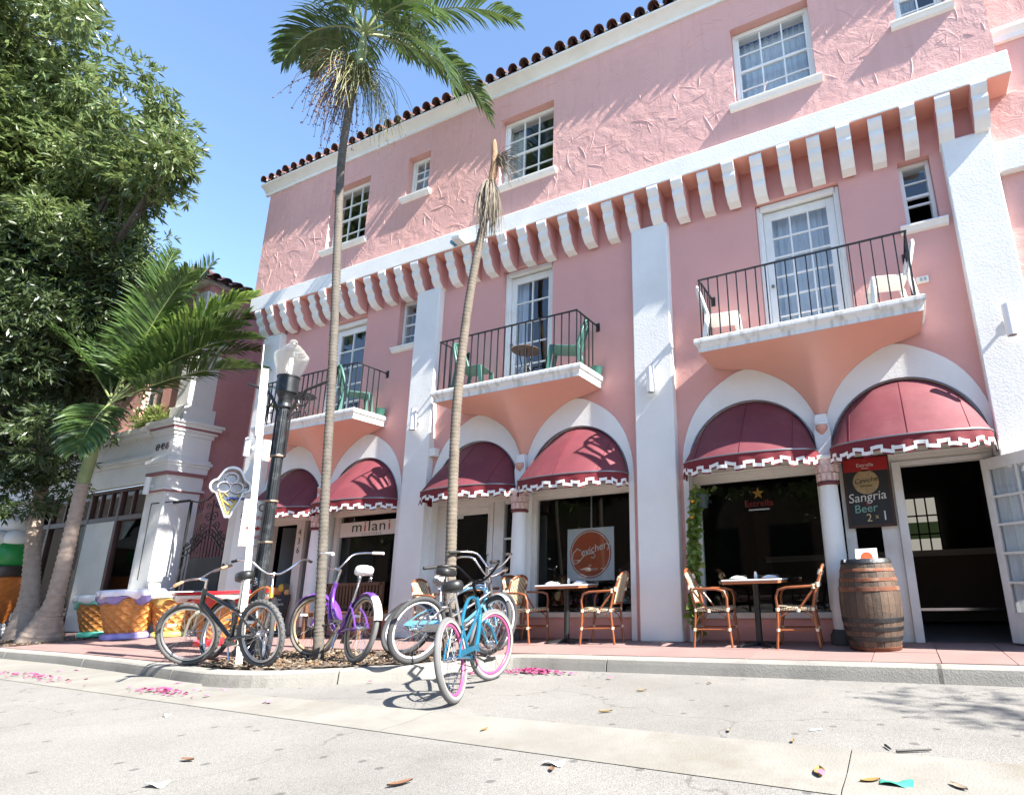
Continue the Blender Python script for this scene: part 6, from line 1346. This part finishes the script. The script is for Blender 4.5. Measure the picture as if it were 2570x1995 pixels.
# ================================================================== palms
FROND = leaf_mat('palm_leaflet', (.036, .075, .02), (.068, .12, .028), .36, .25)
FRONDY = leaf_mat('young_palm_leaflet', (.12, .21, .045), (.16, .25, .05), .4, .35)
RACH = mat('palm_rachis', (.22, .26, .10), .5, var=.15)
SHAFT = mat('green_crownshaft', (.20, .25, .11), .45, var=.2, vs=6); 
def trunk_mat(name, c, c2): 
    m = mat(name, c, .85, var=.25, vs=10, bump=.6, bs=50, col2=c2, cs=7); return m
TRUNK = trunk_mat('grey_palm_trunk', (.105, .092, .077), (.055, .047, .04)); TRUNKD = trunk_mat('dry_palm_trunk', (.15, .125, .098), (.085, .07, .053)); TRUNKP = trunk_mat('pale_ringed_trunk', (.34, .27, .22), (.25, .195, .155))
HR = Vector((cr.x, cr.y, 0)).normalized(); HF = Vector((-HR.y, HR.x, 0))
def frond(parent, base, az, el, length, droop, ll=.52, n=44, m=FROND, wid=.03, name='frond', start=.16, droopl=.5, vee=.35):
    d0 = (HR*math.cos(R(az))+HF*math.sin(R(az)))*math.cos(R(el))+Vector((0, 0, math.sin(R(el)))); p = Vector(base); d = d0.normalized(); pts = [p.copy()]; N_ = 22; rg = random.Random(int(az*7+el*3+length*100))
    for k in range(N_):
        d = (d+Vector((0, 0, -droop/N_*(.5+k/N_)))).normalized(); p = p+d*length/N_; pts.append(p.copy())
    fr = MB().tube([tuple(q) for q in pts], [.016*(1-.85*k/N_)+.002 for k in range(N_+1)], 5).build(name, RACH, parent, smooth=60)
    mb = MB()
    for k in range(n):
        t = start+(1-start)*k/(n-1); f = t*N_; i = min(int(f), N_-1); q = pts[i].lerp(pts[i+1], f-i); T = (pts[i+1]-pts[i]).normalized(); S = T.cross(Vector((0, 0, 1))); S = S.normalized() if S.length > .05 else HR.copy(); U = S.cross(T)
        L_ = ll*(math.sin(math.pi*min(1, .12+.80*t))**.7)*rg.uniform(.88, 1.1)
        for s in (-1, 1):
            if rg.random() < .03: continue
            v = (S*s*(1-.45*t)+T*(.45+.55*t)+U*(vee+rg.uniform(-.15, .12))).normalized(); dn = Vector((0, 0, -1)); W_ = wid*rg.uniform(.8, 1.15)
            a = q; b = q+v*L_*.35; v2 = (v+dn*droopl*.5+Vector((rg.uniform(-.1, .1), rg.uniform(-.1, .1), 0))).normalized(); c = b+v2*L_*.35; v3 = (v2+dn*droopl).normalized(); e = c+v3*L_*.3
            w_ = v.cross(U).normalized() if v.cross(U).length > .01 else T; w_ = (w_*.9+U*.45*s*rg.uniform(-1, 1)).normalized()
            mb.quad(a-w_*W_*.25, b-w_*W_*.5, b+w_*W_*.5, a+w_*W_*.25); mb.quad(b-w_*W_*.5, c-w_*W_*.42, c+w_*W_*.42, b+w_*W_*.5); mb.quad(c-w_*W_*.42, e, c+w_*W_*.42)
    mb.build('leaflets', m, fr)
    return fr
def ring_trunk(pts, rads, ring, m, parent, seg=18, amp=.012, name='trunk'):
    P = [Vector(p) for p in pts]; Q = []; rr = []; L_ = [0]
    for a, b in zip(P, P[1:]): L_.append(L_[-1]+(b-a).length)
    n = int(L_[-1]/ring)*3
    for k in range(n+1):
        s = L_[-1]*k/n; i = max(j for j in range(len(L_)) if L_[j] <= s+1e-9); i = min(i, len(P)-2); t = (s-L_[i])/(L_[i+1]-L_[i]); a, b, c, d = P[max(i-1, 0)], P[i], P[i+1], P[min(i+2, len(P)-1)]
        Q.append(.5*((2*b)+(c-a)*t+(2*a-5*b+4*c-d)*t*t+(3*b-a-3*c+d)*t**3)); r_ = rads[i]+(rads[i+1]-rads[i])*t; rr.append(r_+(amp if k % 3 == 0 else -amp*.35)*rnd.uniform(.7, 1.2))
    return MB().tube([tuple(q) for q in Q], rr, seg).build(name, m, parent, smooth=50)
# tall palm by the purple bicycle
tp = empty('palm_tree', (6.06, -2.44, 0), 'tall slender palm with green crown and berry sprays rising beside the purple bicycle', 'palm')
def L(p, c=(6.06, -2.44, 0)): return tuple(Vector(p)-Vector(c))
TP = [(6.07, -2.44, -.05), (6.04, -2.45, .25), (5.94, -2.45, 1.2), (5.84, -2.45, 2.14), (5.74, -2.45, 3.3), (5.632, -2.45, 4.38), (5.47, -2.45, 5.8), (5.34, -2.45, 7.1), (5.37, -2.45, 8.1), (5.45, -2.45, 8.7)]
ring_trunk([L(p) for p in TP], [.062, .056, .053, .052, .051, .051, .052, .052, .052, .052], .05, TRUNK, tp, amp=.0045)
CB = (5.47, -2.45, 9.45)
MB().tube([L((5.45, -2.45, 8.68)), L((5.47, -2.45, 8.85)), L((5.49, -2.45, 9.15)), L((5.48, -2.45, 9.45))], [.056, .075, .07, .035], 14).build('crownshaft', SHAFT, tp, smooth=60)
for az, el, ln, dr in ((4, 38, 2.6, 1.25), (-12, -2, 2.5, 2.2), (-30, 15, 2.3, 1.9), (22, 12, 2.4, 1.7), (172, 42, 1.7, 2.5), (150, 52, 1.8, 2.2), (92, 60, 2.3, 1.2), (268, 62, 2.3, 1.2), (60, 45, 2.4, 1.3), (122, 56, 1.9, 1.8), (300, 30, 2.2, 1.7), (236, 46, 1.6, 2.2), (330, 50, 2.4, 1.1), (10, 70, 2.3, .8), (182, 66, 2.1, 1.3)):
    frond(tp, L(CB), az, el, ln, dr, .62, 46, FROND, .042, droopl=.7)
def strands(parent, base, n, spread, length, m, berr=None, seed=1, az0=0, azr=360, name='fruit_spray', r_=.0045, grav=1.7):
    mb = MB(); bb_ = MB(); rg = random.Random(seed)
    for k in range(n):
        az = R(az0+rg.uniform(-.5, .5)*azr); el = rg.uniform(-.2, .8); d = (HR*math.cos(az)+HF*math.sin(az))*math.cos(el)+Vector((0, 0, math.sin(el))); p = Vector(base); pts = [tuple(p)]; ln = length*rg.uniform(.55, 1.1); sp_ = spread*rg.uniform(.4, 1.2); ns = 8
        for j in range(ns): d = (d+Vector((rg.uniform(-.25, .25), rg.uniform(-.25, .25), -grav/ns*(1.2+rg.random())))).normalized(); q = d.copy(); q.x *= sp_; q.y *= sp_; p = p+q*ln/ns; pts.append(tuple(p))
        mb.tube(pts, [r_*(1-.5*j/ns) for j in range(ns+1)], 3, cap=False)
        if berr:
            for j in range(3, ns+1):
                for _ in range(2):
                    if rg.random() < .65:
                        c = Vector(pts[j])+Vector((rg.uniform(-.02, .02), rg.uniform(-.02, .02), rg.uniform(-.02, .02))); s = rg.uniform(.009, .014); i0 = len(bb_.v); bb_.v += [tuple(c+Vector(o)*s) for o in ((1, 0, 0), (-1, 0, 0), (0, 1, 0), (0, -1, 0), (0, 0, 1), (0, 0, -1))]; bb_.f += [(i0+a, i0+b, i0+c_) for a, b, c_ in ((0, 2, 4), (2, 1, 4), (1, 3, 4), (3, 0, 4), (2, 0, 5), (1, 2, 5), (3, 1, 5), (0, 3, 5))]
    o = stuff(mb.build(name, m, parent))
    if berr: stuff(bb_.build('berries', berr, o))
STR = mat('green_flower_stalk', (.15, .155, .055), .6, var=.35, vs=8); STR2 = mat('tan_fruit_stalk', (.19, .125, .055), .6, var=.25, vs=8); BER = mat('red_berry', (.15, .025, .025), .4, var=.4, vs=30); STR3 = mat('dry_grey_stalk', (.18, .15, .115), .8, var=.25, vs=8)
strands(tp, L((5.43, -2.47, 8.62)), 120, .85, 1.4, STR2, BER, 3, 195, 160, r_=.006); strands(tp, L((5.46, -2.47, 8.72)), 130, .9, 1.4, STR, None, 5, 345, 190, r_=.006); strands(tp, L((5.45, -2.45, 8.8)), 50, .95, .9, STR, None, 6, 170, 170, r_=.006, grav=.9)
# dead palm
dp = empty('dead_palm', (7.36, -1.78, 0), 'headless dead palm trunk with dry grey fibre skirt rising behind the teal bicycle', 'palm')
DP = [(7.40, -1.76, -.05), (7.33, -1.75, .2), (7.29, -1.75, 1.12), (7.25, -1.75, 2.2), (7.241, -1.75, 3.18), (7.31, -1.75, 4.3), (7.424, -1.75, 5.2), (7.567, -1.75, 6.0), (7.63, -1.75, 6.4)]
LD = lambda p: L(p, (7.36, -1.78, 0))
ring_trunk([LD(p) for p in DP], [.085, .07, .065, .061, .060, .056, .054, .052, .052], .05, TRUNKD, dp, amp=.004)
MB().tube([LD((7.62, -1.75, 6.38)), LD((7.66, -1.75, 6.62)), LD((7.66, -1.75, 6.85)), LD((7.645, -1.75, 7.05)), LD((7.65, -1.75, 7.13))], [.055, .058, .045, .04, .015], 9).build('broken_crown_stub', mat('split_palm_wood', (.26, .16, .09), .9, var=.4, vs=12, bump=.8, bs=30, col2=(.07, .045, .03), cs=9), dp, smooth=50)
strands(dp, LD((7.60, -1.75, 6.42)), 240, .45, .95, STR3, None, 11, 0, 360, 'dry_fibre_skirt', .006, grav=3.0); strands(dp, LD((7.60, -1.75, 6.42)), 190, .55, .75, STR3, None, 12, 200, 240, 'dry_fibre_skirt', .006, grav=2.8); strands(dp, LD((7.66, -1.75, 6.75)), 110, .9, .55, STR3, None, 13, 5, 90, 'dry_fibre_skirt', .0045, grav=.7)
# pair of thick palms at the left
def left_palm(base, pts, rads, shaft, lab, fronds, m=TRUNKP):
    g = empty('palm_tree', base, lab, 'palm'); LL = lambda p: L(p, base)
    ring_trunk([LL(p) for p in pts], rads, .10, m, g, 20, .010)
    MB().tube([LL(p) for p, _ in shaft], [r_ for _, r_ in shaft], 16).build('crownshaft', SHAFT, g, smooth=60)
    for f in fronds: frond(g, LL(shaft[-1][0]), *f[:4], .72, 60, f[4] if len(f) > 4 else FROND, .052, droopl=.45)
    return g
b2 = (-2.60, -1.56, 0)
left_palm(b2, [(-2.62, -1.56, -.05), (-2.58, -1.55, .15), (-2.50, -1.55, .45), (-2.42, -1.55, .8), (-2.40, -1.55, 1.9), (-2.40, -1.55, 3.0)], [.36, .30, .19, .13, .108, .10], [((-2.40, -1.55, 2.98), .105), ((-2.30, -1.55, 3.6), .10), ((-2.12, -1.55, 4.2), .10), ((-1.98, -1.55, 4.6), .06)], 'leaning ringed palm with wide green fronds, right one of the pair near the cone stools',
    [(4, 30, 3.0, .7), (10, 56, 3.3, .9), (40, 78, 3.4, .3, FRONDY), (110, 74, 3.2, .5), (300, -30, 1.7, 1.0), (25, 66, 3.4, .8), (160, 66, 2.6, .9), (80, 84, 3.3, .3), (340, 68, 3.1, .9), (0, 45, 3.1, .9), (350, 80, 3.4, .5), (15, 74, 3.6, .6), (8, 62, 3.5, 1.0, FRONDY), (355, 52, 3.1, 1.1), (30, 50, 3.0, .9), (200, 60, 2.4, 1.0)])
b1_ = (-3.95, -1.30, 0)
left_palm(b1_, [(-3.95, -1.3, -.05), (-4.0, -1.3, .15), (-4.05, -1.3, .5), (-4.15, -1.3, 1.0), (-4.53, -1.3, 2.03), (-4.75, -1.3, 3.2)], [.33, .28, .19, .14, .12, .11], [((-4.75, -1.3, 3.18), .115), ((-4.88, -1.3, 4.0), .11), ((-4.88, -1.3, 4.8), .12), ((-4.80, -1.3, 5.6), .06)], 'ringed palm with its crown lost in the big tree, left one of the pair',
    [(20, 55, 2.8, 1.0), (60, 70, 2.6, .8), (160, 50, 2.6, 1.2), (200, 30, 2.4, 1.3), (300, 55, 2.6, 1.0), (340, 40, 2.7, 1.2), (100, 60, 2.6, 1.0), (0, 68, 3.1, .9)])
# ================================================================== broad-leaved trees
LEAFT = [leaf_mat('olive_leaf_a', (.075, .115, .032), (.12, .16, .05), .36, .3), leaf_mat('olive_leaf_shaded', (.03, .052, .017), (.055, .082, .026), .4, .2)]  # second, darker copy has the shade of the lower crown in its colour
BARK = mat('dark_bark', (.07, .055, .045), .9, var=.3, vs=8, bump=.8, bs=30)
def leaf_cloud(mb, c, r_, n, rg, ll=.13, sq=(1, 1, 1), shell=.55, hang=.5):
    for _ in range(n):
        while True:
            q = Vector((rg.uniform(-1, 1), rg.uniform(-1, 1), rg.uniform(-1, 1)))
            if .02 < q.length < 1: break
        q = q.normalized()*(shell+(1-shell)*rg.random()**.6 if rg.random() < .75 else rg.random()); p = Vector(c)+Vector((q.x*sq[0], q.y*sq[1], q.z*sq[2]))*r_
        # a small spray of leaves round a twig tip
        tw = (q+Vector((rg.gauss(0, .5), rg.gauss(0, .5), rg.gauss(0, .4)-hang*.6))).normalized()
        for _k in range(rg.randint(4, 6)):
            d = (tw+Vector((rg.gauss(0, .45), rg.gauss(0, .45), rg.gauss(0, .45)-.1))).normalized(); l = ll*rg.uniform(.65, 1.25); w_ = l*rg.uniform(.09, .14); s = d.cross(Vector((rg.gauss(0, 1), rg.gauss(0, 1), rg.gauss(0, 1)))); s = s.normalized() if s.length > .01 else Vector((1, 0, 0)); a = p+tw*rg.uniform(-.06, .06)
            i = len(mb.v); mb.v += [tuple(a), tuple(a+d*l*.45+s*w_), tuple(a+d*l), tuple(a+d*l*.5-s*w_)]; mb.f.append((i, i+1, i+2, i+3))
tb_ = at(-190, 1598, Z=0.)
bt = empty('broadleaf_tree', (tb_.x, tb_.y, 0), 'large broad leaved tree with dense olive foliage overhanging the left palms', 'tree')
BL = [(60, 60, 150), (150, 190, 120), (40, 280, 190), (235, 300, 100), (340, 350, 85), (415, 305, 85), (435, 385, 85), (390, 455, 80), (440, 455, 45), (310, 440, 100), (120, 450, 160), (250, 560, 95), (60, 620, 180), (190, 690, 130), (300, 620, 60), (80, 830, 170), (230, 830, 90), (60, 1030, 130), (160, 990, 90), (50, 1190, 90), (130, 1170, 60), (40, 120, 130), (-140, 300, 210), (-150, 700, 220), (-60, -110, 200), (80, -60, 120), (-160, 1000, 180), (20, 460, 150), (150, 330, 120), (250, 420, 90), (150, 900, 100), (270, 740, 70), (20, 720, 150), (120, 760, 130), (130, 620, 120), (40, 940, 130), (200, 930, 70), (110, 880, 110), (30, 1120, 100), (10, 560, 140), (200, 600, 100), (300, 520, 80), (260, 680, 70), (60, 1260, 55), (110, 1090, 80), (330, 480, 70), (90, 560, 120), (180, 560, 110), (20, 660, 130), (120, 680, 120), (230, 640, 90), (60, 760, 120), (150, 820, 100)]
rg = random.Random(21); mbs = [MB(), MB(), MB()]; lim = MB(); tl = lambda p: Vector(p)-Vector((tb_.x, tb_.y, 0))
fork = tl(at(-140, 1260, D=12.9)); lim.tube([(0, 0, -.05), tuple(fork*.4+Vector((.05, 0, 0))), tuple(fork)], [.30, .22, .2], 12)
ends = []
for k, (u, v, rp_) in enumerate(BL):
    D_ = 12.3+rg.uniform(-.9, 1.1)+(-.1 if v > 480 else 0); c = tl(at(u, v, D=D_)); r_ = rp_*D_/FPX
    for _s in range(max(4, int((10 if v < 480 else 15)*(rp_/120)**1.5))):
        q = c+Vector((rg.gauss(0, .5), rg.gauss(0, .5), rg.gauss(0, .42)))*r_
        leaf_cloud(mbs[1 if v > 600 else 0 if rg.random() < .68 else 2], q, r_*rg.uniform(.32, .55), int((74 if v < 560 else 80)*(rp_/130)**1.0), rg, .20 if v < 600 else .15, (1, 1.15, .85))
    ends.append((c, r_))
mains = []
for k in (0, 4, 6, 11, 15, 17, 22, 24):
    c = ends[k][0]; mid = fork.lerp(c, .45)+Vector((rg.uniform(-.3, .3), rg.uniform(-.3, .3), -.3)); P = bez(fork, mid, c, 9); mains.append(P); lim.tube([tuple(q) for q in P], [.085*(1-k_/10)+.012 for k_ in range(10)], 7)
for c, r_ in ends:
    s = min((q for P in mains for q in P[2:8]), key=lambda q: (q-c).length); m_ = s.lerp(c, .5)+Vector((rg.uniform(-.2, .2), rg.uniform(-.2, .2), rg.uniform(-.1, .25))); lim.tube([tuple(q) for q in bez(s, m_, c, 5)], [.028, .024, .02, .016, .012, .008], 5)
    for _ in range(3): e = c+Vector((rg.gauss(0, .5), rg.gauss(0, .5), rg.gauss(0, .5)))*r_; lim.tube([tuple(c.lerp(m_, .3)), tuple(e)], [.012, .004], 4)
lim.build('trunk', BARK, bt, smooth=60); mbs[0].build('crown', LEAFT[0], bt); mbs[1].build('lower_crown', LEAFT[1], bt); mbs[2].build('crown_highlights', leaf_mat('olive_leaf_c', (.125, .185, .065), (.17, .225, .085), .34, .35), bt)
# a smaller leaf cloud reused for the trees on the other pavement, which the windows mirror
mb = MB(); rg = random.Random(5)
for _ in range(16): leaf_cloud(mb, (rg.gauss(0, .95), rg.gauss(0, .95), rg.gauss(0, .7)), rg.uniform(.5, .9), 150, rg, .15)
for i, (x_, y_, h, s, lab) in enumerate(((20.3, -3.0, 5.4, .75, 'street tree in the parking lane past the open restaurant door'), (5.5, -13.5, 4.8, 1.5, 'round leafy tree across the street opposite the gelateria'), (10.5, -14.0, 4.6, 1.5, 'round leafy tree across the street opposite the poster window'), (15.2, -13.2, 5.0, 1.6, 'round leafy tree across the street opposite the open restaurant door'), (-2.5, -13.4, 5.0, 1.7, 'broad leafy tree across the street opposite the iron gate'), (-10.5, -13.2, 4.8, 1.8, 'broad leafy tree across the street opposite the giant cone statue'), (-19, -13.6, 5.0, 1.8, 'broad leafy tree across the street at the far end of the terrace'))):
    g = empty('street_tree', (x_, y_, ZR), lab, 'tree')
    if i == 0: cr0 = mb.build('crown', LEAFT[0], g); cro = cr0
    else: cro = inst(cr0, g)
    cro.location = (0, 0, h); cro.scale = (s, s, s); cro.rotation_euler = (0, 0, i*1.3)
    MB().tube([(0, 0, -.02), (.05, .03, h*.5), (0, 0, h)], [.14, .11, .05], 10).build('trunk', BARK, g, smooth=60)
ob = empty('opposite_building', (0, -17, 0), 'cream building with dark windows across the street behind the photographer', 'building'); ob.location = (0, 0, 0)
OBM = mat('ochre_render', (.30, .22, .16), .85, var=.1); MB().box(-60, 34, -26, -17.5, ZR, 8.5).build('wall', OBM, ob); MB().box(-60.1, 34.1, -26, -17.3, 8.5, 8.8).build('cornice', WPAINT, ob)
for k in range(-12, 14):
    for z0, z1 in ((.6, 2.9), (4.4, 6.4)): MB().box(-12+k*3.2, -10.2+k*3.2, -17.51, -17.45, z0, z1).build('window', mat('dark_window', (.03, .035, .04), .2), ob)
MB().box(-60, 34, -17.4, -12.2, ZR, ZR+.12).build('far_pavement', TILE2).__setitem__('kind', 'structure')
# ================================================================== trailing plant, cornice shrub
pp = at(1762, 1258, Y=-.14)
hp = empty('hanging_planter', (pp.x, pp.y, pp.z), 'dark green hanging pot with long trailing vine at the restaurant window', 'plant')
MB().lathe([(.075, -.09), (.10, .07), (.108, .075), (.108, .09), (.095, .09), (.09, .0)], (0, 0, 0), 20).build('pot', mat('dark_green_pot', (.018, .04, .035), .5), hp, smooth=50); MB().box(-.10, .10, .10, .13, -.02, .02).build('bracket', BLACK, hp)
VL = leaf_mat('vine_leaf', (.10, .17, .03), (.17, .23, .045), .4, .3); mb = MB(); rg = random.Random(9); stem = MB()
def vleaf(p, s):
    d = Vector((rg.gauss(0, 1), rg.gauss(0, 1)-.6, rg.gauss(-.6, .6))).normalized(); n_ = Vector((rg.gauss(0, .6), -1+rg.gauss(0, .5), rg.gauss(.3, .5))).normalized(); sd = d.cross(n_); sd = sd.normalized() if sd.length > .01 else Vector((1, 0, 0)); nn = sd.cross(d)
    i = len(mb.v); P = [(0, 0, 0), (.25, .42, .1), (.6, .36, .06), (1, 0, -.05), (.6, -.36, .06), (.25, -.42, .1)]; mb.v += [tuple(Vector(p)+d*a*s+sd*b*s+nn*c*s) for a, b, c in P]; mb.f += [(i, i+1, i+2, i+3), (i, i+3, i+4, i+5)]
zlen = pp.z-.08
for k in range(6):
    x_ = -.10+rg.uniform(-.05, .03)-.02*k*.3; y_ = -.02+rg.uniform(-.04, .04); ln = zlen*rg.uniform(.6, 1.0) if k else zlen; pts = []
    for j in range(30): t = j/29; pts.append((x_-.03*math.sin(t*5+k)-.05*t+(.10*(1-t)**6), y_+.02*math.sin(t*7+k), .10-(ln+.05)*t+.05*math.sin(math.pi*min(1, t*8))*(t < .125)))
    stem.tube(pts, .003, 4)
    for q in pts:
        for _ in range(int(6*(1-.55*(pts.index(q)/29)))+1): vleaf(Vector(q)+Vector((rg.gauss(0, .025), rg.gauss(0, .025), rg.gauss(0, .02))), rg.uniform(.055, .10))
for _ in range(40): vleaf(Vector((rg.gauss(-.02, .06), rg.gauss(0, .05), rg.uniform(.08, .17))), rg.uniform(.055, .10))
stem.build('vine_stem', mat('vine_stem', (.12, .13, .05), .7), hp); stuff(mb.build('vine_leaves', VL, hp))
for dz, dx in ((-.0, -.10), (-.205, -.12)): MB().lathe([(.001, -.022), (.02, -.015), (.03, 0), (.02, .015), (.001, .02)], (dx, -.09, dz), 10).build('orange_flower', mat('orange_flower', (.65, .28, .02), .5), hp, smooth=60)
sh = at(390, 1045, Y=-.1); gsh = empty('cornice_shrub', (sh.x, sh.y, 4.545), 'light green shrub growing on the cornice of the corner building', 'shrub'); mb = MB(); rg = random.Random(31)
for c in ((0, 0, .25), (-.35, 0, .22), (.3, 0, .18)): leaf_cloud(mb, c, .32, 130, rg, .11, hang=-.6)
mb.build('foliage', leaf_mat('light_shrub_leaf', (.14, .2, .05), (.2, .26, .07), .45, .35), gsh); MB().tube([(0, 0, 0), (0, 0, .3)], .02, 5).build('stem', BARK, gsh)
